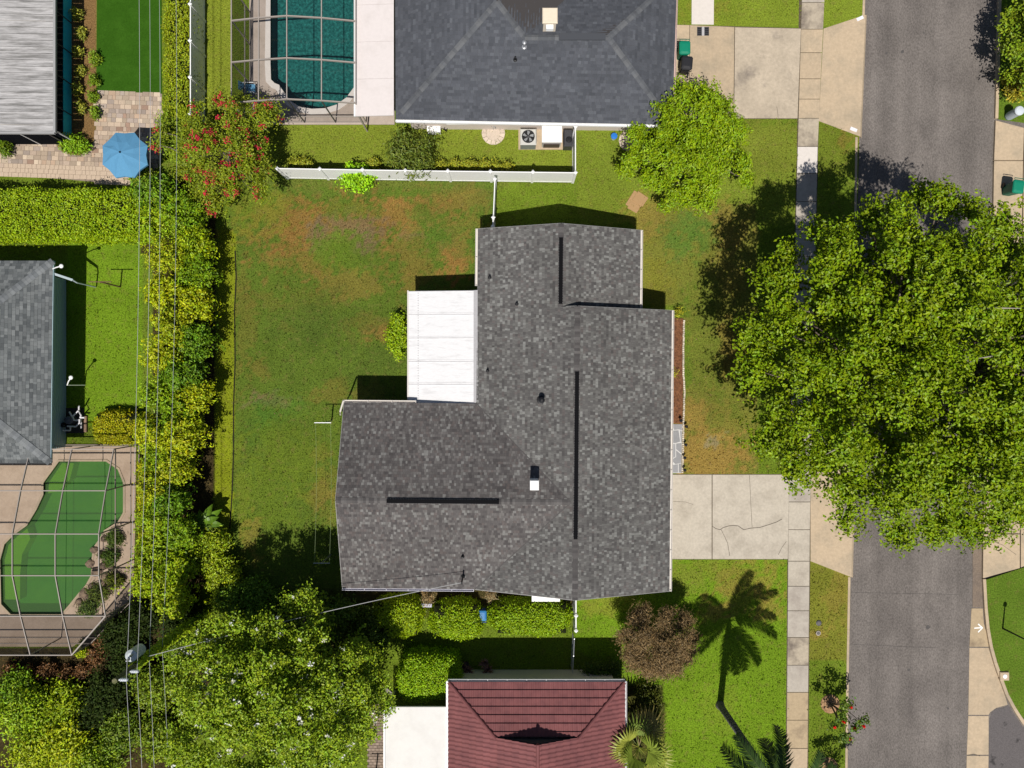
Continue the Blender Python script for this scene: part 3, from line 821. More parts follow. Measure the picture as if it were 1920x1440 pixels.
def ridge_vent(parent, a, b, w=.2, h=.075):
    a = Vector(a); b = Vector(b)
    o = MB().beam(a + Vector((0, 0, h/2 + .01)), b + Vector((0, 0, h/2 + .01)), w, h).build('ridge_vent', M('vent_black', (.008, .008, .009), .95, .02), parent)
    d = (b - a); n = int(d.length / .13); dn = d.normalized(); s = Vector((-dn.y, dn.x, 0))
    m = MB()
    for i in range(n):
        p = a + dn * (.07 + i * .13)
        for sg in (-1, 1):
            c = p + s * sg * w * .52 + Vector((0, 0, h * .6))
            m.beam(c - dn * .02, c + dn * .02, .03, .03)
    m.build('vent_baffles', M('vent_grey', (.16, .16, .165), .7, .2), o)['kind'] = 'stuff'
    return o

def pipe_vent(parent, p, r=.05, h=.3, mat=None):
    p = Vector(p)
    m = MB().lathe(p.x, p.y, [(r*2.2, p.z - .03), (r*2.1, p.z + .03), (r*1.15, p.z + .05), (r, p.z + h), (r*.7, p.z + h + .005)], 10)
    return m.build('vent_pipe', mat or BLACK, parent)

def gutter(parent, a, b, out, mat=None, w=.12):
    """open box gutter along an eave; out: horizontal direction away from the wall"""
    a = Vector(a); b = Vector(b); out = Vector(out).normalized()
    m = MB(); z = Vector((0, 0, -.07))
    m.beam(a + out*(.012) + z, b + out*.012 + z, .015, .12)
    m.beam(a + out*(w) + z, b + out*w + z, .02, .12)
    m.beam(a + out*(w/2) + z*1.7, b + out*(w/2) + z*1.7, w - .03, .012)
    n = max(2, int((b - a).length / 1.0))
    for i in range(n + 1):
        p = a.lerp(b, i / n); m.beam(p + out*.02 + Vector((0, 0, -.012)), p + out*(w+.005) + Vector((0, 0, -.012)), .03, .012)
    return m.build('gutter', mat or WHITE, parent)

def wall_prism(parent, poly, z1, mat, name='wall'):
    return MB().prism(poly, -.05, z1).build(name, mat, parent)

def window(parent, c, nrm, w, h, mat=None):
    """framed window on a wall; c centre, nrm outward"""
    c = Vector(c); n_ = Vector(nrm).normalized(); s = Vector((-n_.y, n_.x, 0)); up = Vector((0, 0, 1))
    fr = MB()
    for a, b in ((-w/2, 'v'), (w/2, 'v'), (0, 'v')):
        fr.beam(c + s*a - up*h/2 + n_*.03, c + s*a + up*h/2 + n_*.03, .06, .06, up=n_)
    for z in (-h/2, h/2): fr.beam(c - s*w/2 + up*z + n_*.031, c + s*w/2 + up*z + n_*.031, .06, .06, up=n_)
    f = fr.build('window', mat or WHITE, parent)
    MB().add([c - s*w/2 - up*h/2 + n_*.015, c + s*w/2 - up*h/2 + n_*.015, c + s*w/2 + up*h/2 + n_*.015, c - s*w/2 + up*h/2 + n_*.015], [(0, 1, 2, 3)]).build('pane', GLASS, f)

# ---------------------------------------------------------------- the main house
TH = R(-0.5); PIV = Vector((0, -1.5))
def rot(x, y, z=0.0):
    dx, dy = x - PIV.x, y - PIV.y
    return Vector((PIV.x + dx*math.cos(TH) - dy*math.sin(TH), PIV.y + dx*math.sin(TH) + dy*math.cos(TH), z))

ZE = 2.7; PIT = 1/3.
xl, xA, xB, yN, yBn, yS, xW, cN, cS = -1.89, 6.73, 8.42, 8.2, 3.96, -10.9, -8.9, -1.05, -10.89
rA = (xl + xA) / 2; zA = ZE + (rA - xl) * PIT
rB = (xl + xB) / 2; zB = ZE + (rB - xl) * PIT
rC = (cN + cS) / 2; zC = ZE + (cN - rC) * PIT
xv = xl + (cN - rC)          # where the west wing's ridge runs into the main slope
zl = lambda x: ZE + (x - xl) * PIT
house = thing('house', 'T-shaped house with mottled grey shingle roof and black ridge vents', 'house', (0, -1.5, 0))
pal_main = ([(.080, .076, .075), (.100, .096, .094), (.120, .116, .112), (.145, .142, .136), (.19, .19, .182), (.112, .10, .097)], [14, 28, 26, 16, 12, 6])
pal_west = ([(.072, .066, .066), (.090, .083, .082), (.108, .10, .098), (.13, .122, .118), (.172, .168, .162), (.104, .09, .087)], [14, 28, 26, 16, 12, 10])
def RP(pts): return [rot(*p) for p in pts]
shingle_slope(house, rot(xl, yN, ZE), rot(xl, yS, ZE), rot(rA, yN, zA), [
    RP([(xl, yN, ZE), (xl, yBn, ZE), (rA, yBn, zA), (rA, yN, zA)]),
    RP([(xl, yBn, ZE), (xl, cN, ZE), (rB, cN, zB), (rB, yBn, zB)]),
    RP([(xl, cN, ZE), (xv, rC, zC), (rB, rC, zB), (rB, cN, zB)]),
    RP([(xv, rC, zC), (xl, cS, ZE), (rB, cS, zB), (rB, rC, zB)])], pal_main, seed=11)
shingle_slope(house, rot(xA, yBn - .6, ZE), rot(xA, yN, ZE), rot(rA, yN, zA), [RP([(xA, yBn - .05, ZE), (xA, yN, ZE), (rA, yN, zA), (rA, yBn - .05, zA)])], pal_main, seed=12)
shingle_slope(house, rot(xB, yS, ZE), rot(xB, yBn, ZE), rot(rB, yBn, zB), [RP([(xB, yS, ZE), (xB, yBn, ZE), (rB, yBn, zB), (rB, yS, zB)])], pal_main, seed=13)
shingle_slope(house, rot(xl, cN, ZE), rot(xW, cN, ZE), rot(xW, rC, zC), [RP([(xl, cN, ZE), (xW, cN, ZE), (xW, rC, zC), (xv, rC, zC)])], pal_west, seed=14)
shingle_slope(house, rot(xW, cS, ZE), rot(xl, cS, ZE), rot(xW, rC, zC), [RP([(xW, cS, ZE), (xl, cS, ZE), (xv, rC, zC), (xW, rC, zC)])], pal_west, seed=15)
cap_pal = ([(.09, .084, .083), (.115, .108, .106), (.075, .07, .07)], [1, 1, 1])
e1 = rot(1, -1.5) - rot(0, -1.5); e1.z = 0; e2 = Vector((-e1.y, e1.x, 0))
dn = Vector((0, 0, -PIT)) * .95
ridge_caps(house, rot(rA, yBn, zA), rot(rA, yN, zA), -e1*.95 + dn, e1*.95 + dn, cap_pal, seed=21)
ridge_caps(house, rot(rB, yS, zB), rot(rB, yBn, zB), -e1*.95 + dn, e1*.95 + dn, cap_pal, seed=22)
ridge_caps(house, rot(xW, rC, zC), rot(xv, rC, zC), e2*.95 + dn, -e2*.95 + dn, cap_pal, seed=23)
ridge_vent(house, rot(rA, 4.1, zA + .02), rot(rA, 7.45, zA + .02))
ridge_vent(house, rot(rB, -7.8, zB + .02), rot(rB, .62, zB + .02))
ridge_vent(house, rot(-6.3, rC, zC + .02), rot(-.62, rC, zC + .02))
VAL = M('valley_dark_metal', (.085, .08, .079), .9, .1)  # tone of the thin dark strips along both roof valleys
for (a, b) in (((xv, rC, zC), (xl, cN, ZE)), ((xv, rC, zC), (xl, cS, ZE))):
    MB().beam(rot(*a) + Vector((0, 0, .012)), rot(*b) + Vector((0, 0, .012)), .05, .016).build('valley_flashing', VAL, house)
# walls, gables and fascia
ins = .45
wall = MB()
wall.prism([tuple(rot(*p).xy) for p in ((xl+ins, yN-.25), (xA-ins, yN-.25), (xA-ins, yBn-.25), (xB-ins, yBn-.25), (xB-ins, yS+.25), (xl+ins, yS+.25), (xW+.25, cS+ins), (xW+.25, cN-ins), (xl+ins, cN-ins))], -.05, ZE - .02)
wall.build('wall', WALLW, house)
def gable(p0, p1, p2, mat=None):
    n_ = MB(); n_.poly([rot(*p) for p in (p0, p1, p2)]); n_.build('gable_wall', mat or WALLW, house)
gable((xl+.3, yN-.25, ZE), (xA-.3, yN-.25, ZE), (rA, yN-.25, zA-.12)); gable((xl+.3, yS+.25, ZE), (xB-.3, yS+.25, ZE), (rB, yS+.25, zB-.12))
gable((xl+.3, yBn-.2, ZE), (xB-.3, yBn-.2, ZE), (rB, yBn-.2, zB-.12)); gable((xW+.25, cN-.3, ZE), (xW+.25, cS+.3, ZE), (xW+.25, rC, zC-.12))
fas = M('fascia_cream', (.60, .56, .52), .5, .3); edgem = M('drip_edge_grey', (.30, .295, .29), .6, .3)
def fascia(a, b, name='fascia', w=.03, h=.16, dz=-.1):
    MB().beam(rot(*a) + Vector((0, 0, dz)), rot(*b) + Vector((0, 0, dz)), w, h).build(name, edgem, house)
for a, b in (((xl, yN+.012, ZE), (rA, yN+.012, zA)), ((rA, yN+.012, zA), (xA, yN+.012, ZE)), ((rA+.3, yBn+.012, zA+.1), (rB, yBn+.012, zB)), ((rB, yBn+.012, zB), (xB, yBn+.012, ZE)),
             ((xl, yS-.012, ZE), (rB, yS-.012, zB)), ((rB, yS-.012, zB), (xB, yS-.012, ZE)), ((xW-.012, cN, ZE), (xW-.012, rC, zC)), ((xW-.012, rC, zC), (xW-.012, cS, ZE))):
    fascia(a, b)
gutter(house, rot(xB, yS, ZE), rot(xB, yBn, ZE), e1, fas); gutter(house, rot(xA, yBn+.05, ZE), rot(xA, yN, ZE), e1, fas)
gutter(house, rot(xl, 5.2, ZE), rot(xl, yN, ZE), -e1, fas); gutter(house, rot(xW, cN, ZE), rot(-5.1, cN, ZE), e2, fas); gutter(house, rot(xW, cS, ZE), rot(-1.95, cS, ZE), -e2, M('gutter_lavender', (.5, .49, .55), .5, .3))
sof = MB().poly([rot(*p, ZE-.06) for p in ((xl, yBn), (xB, yBn), (xB, yS), (xl, yS))]).poly([rot(*p, ZE-.06) for p in ((xl, yN), (xA, yN), (xA, yBn), (xl, yBn))]).poly([rot(*p, ZE-.06) for p in ((xW, cN), (xl, cN), (xl, cS), (xW, cS))])
sof.build('soffit', fas, house)
for y in (1.5, -1.5): window(house, rot(xB-ins, y, 1.4), e1, 1.6, 1.2)
for y in (5.0, 7.0): window(house, rot(xA-ins, y, 1.4), e1, 1.3, 1.1)
for x in (-7, -4.2): window(house, rot(x, cN-ins, 1.5), e2, 1.3, 1.1)
gd = MB()
for k in range(4):
    a0 = rot(xB-ins, -9.9, .28 + k*.54) + e1*.03; gd.beam(a0, a0 + (rot(0, -5.2) - rot(0, -9.9)), .03, .52)
gd.build('garage_door', WHITE, house)
# downspouts, vents, service mast
for p in ((918, 519), (969, 571), (914, 695), (868, 1042)):
    q = P(p[0], p[1], 3.2); pipe_vent(house, (q.x, q.y, (zl(q.x) if p[1] < 900 else ZE + (q.y - cS)*PIT)), .045, .28)
q = P(1015, 750, 3.75); pv = MB().lathe(q.x, q.y, [(.24, zl(q.x) - .06), (.23, zl(q.x) + .03), (.13, zl(q.x) + .06), (.13, zl(q.x) + .42), (.155, zl(q.x) + .44), (.155, zl(q.x) + .50), (.05, zl(q.x) + .56)], 14)
pv.build('exhaust_vent', BLACK, house)
q = P(1001, 905, 4.0); zc_ = ZE + (cN - q.y) * PIT
cb = MB(); cb.box(q.x-.2, q.y-.22, zc_-.3, q.x+.2, q.y+.22, zc_+.86); cb.bbox(q.x-.225, q.y-.245, zc_+.86, q.x+.225, q.y+.245, zc_+.95, .03)
cb.build('flue_box', WHITE, house)
q = P(868, 1082, 3.2); zs = ZE + (q.y - cS) * PIT
mast = MB().tube([(q.x, q.y, zs-.3), (q.x, q.y, zs+.75), (q.x-.02, q.y-.08, zs+.9), (q.x-.02, q.y-.2, zs+.86)], .04, 8)
mast.lathe(q.x, q.y, [(.12, zs-.05), (.12, zs+.03), (.05, zs+.07)], 8)
mast.build('service_mast', BLACK, house)
MAST = Vector((q.x-.02, q.y-.12, zs+.84))

# white patio cover attached to the house
pc = thing('patio_cover', 'white flat metal patio roof of five panels beside the shingled house', 'patio cover', (*P(828, 652).xy, 0))
xsL = P(766, 650, 2.32).x; xsR = rot(xl, 2).x + .02
seams = [545, 589, 633, 677, 720, 759]
yv = [P(800, s, 2.45).y for s in seams]
pz = lambda x: 2.32 + (x - xsL) / (xsR - xsL) * .30
for i in range(5):
    y0, y1 = yv[i], yv[i+1]; g_ = .012
    x1 = xsR - .2
    m = MB()
    m.add([(xsL, y1+g_, pz(xsL)), (x1, y1+g_, pz(x1)), (x1, y0-g_, pz(x1)), (xsL, y0-g_, pz(xsL)),
           (xsL, y1+g_, pz(xsL)-.09), (x1, y1+g_, pz(x1)-.09), (x1, y0-g_, pz(x1)-.09), (xsL, y0-g_, pz(xsL)-.09)],
          [(0, 1, 2, 3), (7, 6, 5, 4), (0, 4, 5, 1), (1, 5, 6, 2), (2, 6, 7, 3), (3, 7, 4, 0)])
    for yy in (y1 + .05, y0 - .05):
        m.beam((xsL, yy, pz(xsL)+.008), (x1, yy, pz(x1)+.008), .03, .018)
    m.build('roof_panel', WPAINT, pc)
    if i: MB().beam((xsL, y0, pz(xsL)-.03), (x1, y0, pz(x1)-.03), .03, .05).build('seam', FLASH, pc)
dots = MB()
for k in range(44):
    yy = yv[0] - .12 - k * (yv[0] - yv[5] - .2) / 44
    dots.lathe(xsL + .52, yy, [(.022, pz(xsL+.52)), (.02, pz(xsL+.52)+.02), (.008, pz(xsL+.52)+.028)], 6)
dots.build('screws', M('screw_grey', (.25, .25, .26), .5, .4), pc)['kind'] = 'stuff'
MB().add([(xsR-.2, yv[5], pz(xsR-.2)+.004), (xsR+.02, yv[5]+.22, pz(xsR)+.11), (xsR+.02, yv[0], pz(xsR)+.11), (xsR-.2, yv[0], pz(xsR-.2)+.004)], [(0, 1, 2, 3)]).build('flashing', FLASH, pc)
MB().beam((xsL-.03, yv[0]+.03, 2.28), (xsL-.03, yv[5]-.03, 2.28), .07, .13).build('edge_gutter', M('cream_trim', (.6, .56, .52), .5, .3), pc)
for yy in (yv[0]-.1, (yv[0]+yv[5])/2, yv[5]+.1):
    MB().box(xsL+.1, yy-.04, 0, xsL+.18, yy+.04, 2.24).build('post', WHITE, pc)
struct('patio', MB().box(xsL-.05, yv[5]+.02, -.02, xsR+.4, yv[0]-.02, .04), CONC_GREY)

# flagstone porch strip and mulch bed along the front
por = thing('porch', None, None); por['kind'] = 'structure'
MB().prism(px_poly([(1244, 795.5), (1279, 795.5), (1277, 887), (1244, 887)]), -.04, .03).build('mortar', M('mortar_pale', (.55, .54, .53), .9, .1), por)
FLAG = M('flagstone', (.265, .265, .275), .7, .25, c2=(.31, .31, .32), c2scale=1.1, var=.05, vscale=6, rand=.10)
for q in ([(1244, 796), (1257, 796), (1262, 806), (1255, 808), (1244, 810)], [(1259, 796), (1278.5, 796), (1278.2, 807), (1273, 805), (1264, 806)], [(1244, 812), (1256, 809.5), (1263, 807.5), (1272, 807), (1275, 828), (1265, 831), (1258, 829), (1254, 826), (1244, 828)],
          [(1274.5, 807), (1278.2, 809), (1278, 829), (1276.5, 829)], [(1244, 830), (1253, 828), (1257, 831), (1252, 836), (1244, 838)], [(1244, 840), (1253, 838), (1259, 832), (1266, 833), (1266, 856), (1256, 862), (1244, 865)],
          [(1267.5, 832), (1277.5, 830.5), (1277.5, 850), (1267.5, 842)], [(1267.5, 844.5), (1277.5, 852.5), (1277, 868), (1266, 870), (1258, 862.5), (1267.5, 857)],
          [(1244, 867), (1256, 864), (1259, 872), (1258, 886), (1244, 886)], [(1260.5, 872), (1271, 870.5), (1271, 886), (1259.5, 886)], [(1272.5, 870), (1277, 869.5), (1276.8, 886), (1272.5, 886)]):
    MB().prism(px_poly(q), .0, .042 + random.uniform(-.003, .003)).build('flagstone', FLAG, por)
struct('flower_bed', MB().prism(px_poly([(1244, 595), (1281, 597), (1281, 690), (1280, 760), (1279, 794), (1244, 794)]), -.04, .025), MULCH)
ed = thing('bed_edging', 'row of small pale bricks edging the mulch bed and porch', 'edging', (*P(1281, 740).xy, 0))
ep = [(1282, 600), (1281, 650), (1281, 700), (1283, 735), (1281, 795), (1280, 860), (1279, 887)]
k = 0
for i in range(len(ep) - 1):
    a, b = P(*ep[i]), P(*ep[i+1]); n = int((b - a).length / .105)
    for j in range(n):
        c = a.lerp(b, (j + .5) / n); x_ = random.uniform(-.012, .012)
        MB().bbox(c.x - .05 + x_, c.y - .045, -.02, c.x + .05 + x_, c.y + .045, .085 + random.uniform(-.012, .012), .015).build('brick', M('edge_brick', (.60, .53, .43), .9, .1, rand=.25, var=.1, vscale=20), ed)
for k, (x, y) in enumerate(((1274, 788), (1284, 799), (1283, 833), (1281, 857), (1281, 880))):
    p = P(x, y)
    t = thing('path_light', ['black bollard path light in the mulch bed corner', 'topmost black path light beside the flagstone porch', 'second black path light down beside the flagstone porch', 'third black path light down beside the flagstone porch', 'lowest black path light by the driveway corner'][k], 'path light', (p.x, p.y, 0), 'path lights along the porch')
    MB().tube([(p.x, p.y, 0), (p.x, p.y, .34)], .02, 6).build('stake', BLACK, t)
    MB().lathe(p.x, p.y, [(.03, .30), (.04, .38), (.095, .39), (.085, .42), (.02, .46)], 10).build('lamp_head', BLACK, t)
# ---------------------------------------------------------------- north neighbour's house
nh = thing('house', 'long house with smooth blue-grey hip roof and pale chimney', 'house', (*P(1000, 110).xy, 0))
def plane_pt(px, py, p0, nrm):
    """photo ray met with a plane"""
    o = Vector((0, 0, CAM_H)); d = P(px, py, 0) - o
    t = (Vector(p0) - o).dot(nrm) / d.dot(nrm)
    return o + d * t
def slope_plane(e0, e1, pitch, inward):
    e0 = Vector(e0); e1 = Vector(e1); u = (e1 - e0).normalized(); up = Vector(inward).normalized() + Vector((0, 0, pitch))
    n_ = u.cross(up).normalized()
    return e0, (n_ if n_.z > 0 else -n_)
zE = 2.75
sw = P(742, 224, zE); se = P(1260, 234, zE)
pS = slope_plane(sw, se, .36, (0, 1, 0))
pk = plane_pt(932, 3, *pS); r1 = plane_pt(984, 70, *pS); r2 = plane_pt(1141, 70, *pS)
ne = P(1274, -60, zE); pE = slope_plane(se, ne, .36, (-1, 0, 0))
nw = Vector((sw.x - .05, sw.y + 12, zE))
pal_n = ([(.066, .071, .083), (.073, .078, .091), (.081, .086, .10), (.09, .096, .11)], [3, 5, 4, 2])
far = 9.0
pkN = pk + Vector((.1, far, 0))
r2e = Vector((r2.x, r2.y, r2.z))
d_ne = (ne - se).normalized()
hipN = Vector((se.x - .0, r2.y + (r2.y - se.y), zE)) + Vector((.28, 0, 0))
shingle_slope(nh, sw, se, r1, [[sw, se, r2, r1], [sw, r1, pk]], pal_n, course=.15, wmin=.12, wmax=.32, thick=.009, seed=31)
shingle_slope(nh, nw, sw, pk, [[nw, sw, pk, Vector((pk.x, nw.y, pk.z))]], pal_n, course=.15, wmin=.12, wmax=.32, thick=.009, seed=32)
shingle_slope(nh, se, hipN, r2, [[se, hipN, r2]], pal_n, course=.15, wmin=.12, wmax=.32, thick=.009, seed=33)
# north side of the low ridge and the east slope of the high one
nb0 = Vector((r1.x + 5.2, r1.y + (r1.y - se.y), zE)); 
shingle_slope(nh, hipN, Vector((r1.x, hipN.y, zE)), r1, [[hipN, r2, r1, Vector((hipN.x - 8, hipN.y, zE))]], pal_n, course=.15, wmin=.12, wmax=.32, thick=.009, seed=34)
valN = Vector((r1.x + 2.6, r1.y + 2.9, r1.z - .95))
shingle_slope(nh, valN, Vector((valN.x, pkN.y, valN.z)), pk, [[r1 + Vector((0, 0, .03)), valN + Vector((0, 0, .03)), Vector((valN.x, pkN.y, valN.z + .03)), Vector((pk.x, pkN.y, pk.z + .02)), pk + Vector((0, 0, .02))]], pal_n, course=.15, wmin=.12, wmax=.32, thick=.009, seed=35)
cap_n = ([(.10, .105, .115), (.118, .122, .13), (.088, .093, .103)], [1, 1, 1])
def hip_dirs(a, b, pl1, pl2, w=1.0):
    d = (Vector(b) - Vector(a)).normalized(); res = []
    for pl, sg in ((pl1, 1), (pl2, -1)):
        s = pl.cross(d).normalized() * sg
        res.append(s)
    return res
nS = pS[1]; nE = pE[1]; nW = Vector((-.34, 0, .94)).normalized(); nEh = Vector((.34, 0, .94)).normalized(); nN = Vector((0, .34, .94)).normalized()
for (a, b, n1, n2) in ((sw + Vector((.3, .3, .12)), pk, nS, nW), (pk, r1, nS, nEh), (se, r2, nE, nS), (hipN, r2, nN, nE), (r1, r2, nS, nN)):
    d = (Vector(b) - Vector(a)).normalized()
    s1 = d.cross(n1).normalized(); s2 = d.cross(n2).normalized()
    mid = (Vector(a) + Vector(b)) / 2
    if (n1.xy).dot(s1.xy) < 0: s1 = -s1
    if (n2.xy).dot(s2.xy) < 0: s2 = -s2
    ridge_caps(nh, a, b, s1, s2, cap_n, w=.15, step=.17, seed=41, lift=.02)
MB().beam(Vector((P(1048, 70, r1.z).x, r1.y, r1.z + .06)), Vector((P(1135, 70, r1.z).x, r1.y, r1.z + .06)), .34, .07).build('ridge_vent', M('vent_slate', (.06, .064, .074), .8, .2), nh)
nwy = P(900, 242).y
MB().prism([(sw.x + .5, nwy), (se.x - .5, nwy - .1), (ne.x - .5, sw.y + 14), (sw.x + .5, sw.y + 14)], -.05, zE - .02).build('wall', M('north_wall', (.60, .53, .48), .9, .15, var=.04, vscale=8), nh)
MB().poly([(sw.x, sw.y, zE-.05), (se.x, se.y, zE-.05), (se.x + .3, sw.y+14, zE-.05), (sw.x, sw.y+14, zE-.05)]).build('soffit', fas, nh)
gutter(nh, sw, se, (0, -1, 0)); gutter(nh, se, Vector((ne.x, sw.y + 14, zE)), (1, 0, 0), M('gutter_pink', (.56, .42, .38), .5, .3))
c = plane_pt(1030, 50, *pS); cz = r1.z
ch = MB(); ch.box(c.x-.32, c.y-.1, cz-.7, c.x+.32, c.y+.55, cz+.75); co_ = ch.build('chimney', M('chimney_cream', (.66, .58, .48), .85, .15, var=.06, vscale=8), nh)
MB().bbox(c.x-.38, c.y-.16, cz+.75, c.x+.38, c.y+.61, cz+.87, .04).build('cap', M('chimney_cap', (.70, .60, .47), .8, .15, var=.05, vscale=8), co_)
MB().box(c.x-.18, c.y-.32, cz+.35, c.x+.18, c.y-.11, cz+.6).build('flashing_box', WHITE, co_)
q = plane_pt(983, 88, *pS); pipe_vent(nh, q, .06, .45, GALV); MB().lathe(q.x, q.y, [(.10, q.z+.42), (.11, q.z+.5), (.02, q.z+.56)], 10).build('vent_cap', GALV, nh)
q = plane_pt(966, 112, *pS); pipe_vent(nh, q, .05, .3)
for x in (860, 1120, 1190): window(nh, (P(x, 0).x, nwy - .06, 1.5), (0, -1, 0), 1.2, .9)
# its flat white lanai roof
lr = thing('lanai_roof', 'pale flat metal lanai roof between the pool cage and grey roof', 'patio cover', (*P(705, 110).xy, 0))
lz = 2.6
a = P(667, 218, lz); b = P(739, 218, lz)
lx0, lx1, ly0, ly1 = a.x, b.x, a.y, P(700, -60, lz).y
for k in range(4):
    y0 = ly0 + (ly1 - ly0) * k / 4; y1 = ly0 + (ly1 - ly0) * (k + 1) / 4
    MB().add([(lx0, y0+.006, lz), (lx1, y0+.006, lz+.12), (lx1, y1-.006, lz+.12), (lx0, y1-.006, lz), (lx0, y0+.006, lz-.08), (lx1, y0+.006, lz+.04), (lx1, y1-.006, lz+.04), (lx0, y1-.006, lz-.08)],
             [(0, 1, 2, 3), (7, 6, 5, 4), (0, 4, 5, 1), (1, 5, 6, 2), (2, 6, 7, 3), (3, 7, 4, 0)]).build('roof_panel', WPAINT2, lr)
MB().beam((lx0-.05, ly0, lz-.03), (lx0-.05, ly1, lz-.03), .09, .12).build('edge_gutter', WHITE, lr)
for k in range(3): MB().box(lx0+.05, ly0+.1+k*3.2, 0, lx0+.13, ly0+.18+k*3.2, lz-.09).build('post', FRAME, lr)

# ---------------------------------------------------------------- pools
def ring_sheet(name, outer, inner, z0, z1, mat, parent=None):
    """slab with a hole"""
    bm = bmesh.new()
    def loop(pts, z): 
        vs = [bm.verts.new((x, y, z)) for x, y in pts]
        return vs, [bm.edges.new((vs[i], vs[(i+1) % len(vs)])) for i in range(len(vs))]
    vo, eo = loop(outer, z1); vi, ei = loop(inner, z1)
    bmesh.ops.triangle_fill(bm, use_beauty=True, use_dissolve=False, edges=eo + ei)
    for vs in (vo, vi):
        lo = [bm.verts.new((v.co.x, v.co.y, z0)) for v in vs]
        for i in range(len(vs)):
            j = (i+1) % len(vs); bm.faces.new((vs[i], vs[j], lo[j], lo[i]))
    bmesh.ops.recalc_face_normals(bm, faces=bm.faces[:])
    me = bpy.data.meshes.new(name)
    org = ORG[parent.name] if parent is not None else Vector((0, 0, 0))
    for v in bm.verts: v.co -= org
    bm.to_mesh(me); bm.free(); me.materials.append(mat)
    return link_mesh(name, me, parent)

def scale_out(pts, d):
    n = len(pts); out = []
    a = sum(pts[i][0]*pts[(i+1) % n][1] - pts[(i+1) % n][0]*pts[i][1] for i in range(n)); sg = 1 if a > 0 else -1
    for i in range(n):
        p0 = Vector(pts[i-1]); p1 = Vector(pts[i]); p2 = Vector(pts[(i+1) % n])
        t = ((p1 - p0).normalized() + (p2 - p1).normalized()).normalized()
        out.append((p1.x + t.y*d*sg, p1.y - t.x*d*sg))
    return out

def pool(name, label, poly, floor_mat, wall_mat, water_mat, cop_mat, zdeck, zwater, depth, cop=.3):
    pts = px_poly(poly); c = Vector((sum(p[0] for p in pts)/len(pts), sum(p[1] for p in pts)/len(pts), 0))
    t = thing(name, label, 'pool', c)
    b = MB(); n = len(pts)
    b.v = [(x, y, zdeck) for x, y in pts] + [(x, y, -depth) for x, y in pts]
    b.f = [(i, (i+1) % n, n + (i+1) % n, n + i) for i in range(n)]
    b.build('basin_wall', wall_mat, t)
    MB().add([(x, y, -depth) for x, y in pts], [tuple(range(n))]).build('basin_floor', floor_mat, t)
    MB().add([(x, y, zwater) for x, y in pts], [tuple(range(n))]).build('water', water_mat, t)
    if cop: ring_sheet('coping', scale_out(pts, cop), pts, zdeck - .1, zdeck + .03, cop_mat, t)
    return t
TEALF = M('pool_plaster_caustics', (.03, .125, .115), .8, .2, c2=(.07, .25, .22), c2scale=6, c2lo=.42, c2hi=.62, var=.35, vscale=9)  # pale noise speckle paints water caustics into the floor colour
pool('swimming_pool', 'dark teal swimming pool with white coping under a screen cage', POOL_N, TEALF, M('pool_wall_teal', (.03, .10, .10), .8, .2), M_clear('pool_water', (.55, .80, .80), .05, wave=.2, wscale=2.5), CONC_NEW, .06, -.06, 1.0, .32)
GREENF = M('pool_floor_algae', (.30, .42, .11), .9, .1, c2=(.13, .30, .10), c2scale=.3, c2lo=.38, c2hi=.62)
pw = pool('swimming_pool', 'kidney-shaped pool of cloudy green water under a screen cage', POOL_W, GREENF, M('pool_wall_green', (.05, .15, .03), .9, .1), M_clear('green_water', (.5, .78, .42), .045, (.125, .26, .08), .42, wave=.06, wscale=2), CONC_TAN, .05, -.1, .7, .12)
# bench ledges under the green water
LEDGE = M('pool_ledge', (.62, .60, .06), .9, .1)
for q in ([(88, 905), (113, 868), (136, 868), (128, 900), (106, 922), (86, 927)], [(5, 1128), (4, 1052), (12, 1022), (28, 1006), (48, 990), (54, 1010), (38, 1040), (34, 1080), (34, 1128)]):
    MB().prism(px_poly(grow(q, .97)), -.65, -.16).build('ledge', LEDGE, pw)
deckN = [(470, -70), (668, -70), (668, 232), (470, 232)]
DECKT = M('deck_tan', (.42, .35, .30), .9, .15, c2=(.36, .30, .25), c2scale=1.2, var=.06, vscale=8, bump=.2, bscale=50)
DECKP = M('deck_peach', (.47, .36, .27), .9, .15, c2=(.40, .30, .22), c2scale=.9, var=.07, vscale=7, bump=.2, bscale=50)
o = ring_sheet('pool_deck', px_poly([(468, -75), (740, -75), (740, 234), (468, 234)]), scale_out(px_poly(POOL_N), .02), -.05, .055, DECKT); o['kind'] = 'structure'
o = ring_sheet('pool_deck', px_poly([(-300, 836), (256, 836), (254, 1000), (250, 1120), (138, 1212), (-300, 1212)]), scale_out(px_poly(POOL_W), .02), -.05, .045, DECKP); o['kind'] = 'structure'

# ---------------------------------------------------------------- screen cages
def cage_beam(t, a, b, w=.05, h=.10, mat=None, name='beam'):
    return MB().beam(a, b, w, h).build(name, mat or FRAME, t)
def pane(t, pts, mat=SCREEN):
    c = sum((Vector(p) for p in pts), Vector()) / len(pts)
    return MB().poly([c + (Vector(p) - c) * .985 for p in pts]).build('screen_panel', mat, t)
cg = thing('pool_cage', 'screen enclosure with beige beams over the teal pool', 'pool cage', (*P(560, 110).xy, 0))
cz0, cz1 = 2.75, 3.25
xs = [434, 485, 538, 603, 667]; zs_ = [cz0, 3.05, 3.25, 3.05, 2.72]
rows = [(-35, -38, -36, -38), (42, 34, 30, 42), (121, 114, 109, 120), (196, 189, 186, 196)]
ygr = [P(538, y, 3.25).y for y in (-36, 30, 109, 186)]
G = [[Vector((P(xs[i], 0, zs_[i]).x, yy, zs_[i])) for i in range(5)] for yy in ygr]
for r in G:
    for i in range(4): cage_beam(cg, r[i], r[i+1], .05, .12)
for i in range(5):
    for k in range(3): cage_beam(cg, G[k][i], G[k+1][i], .05, .08)
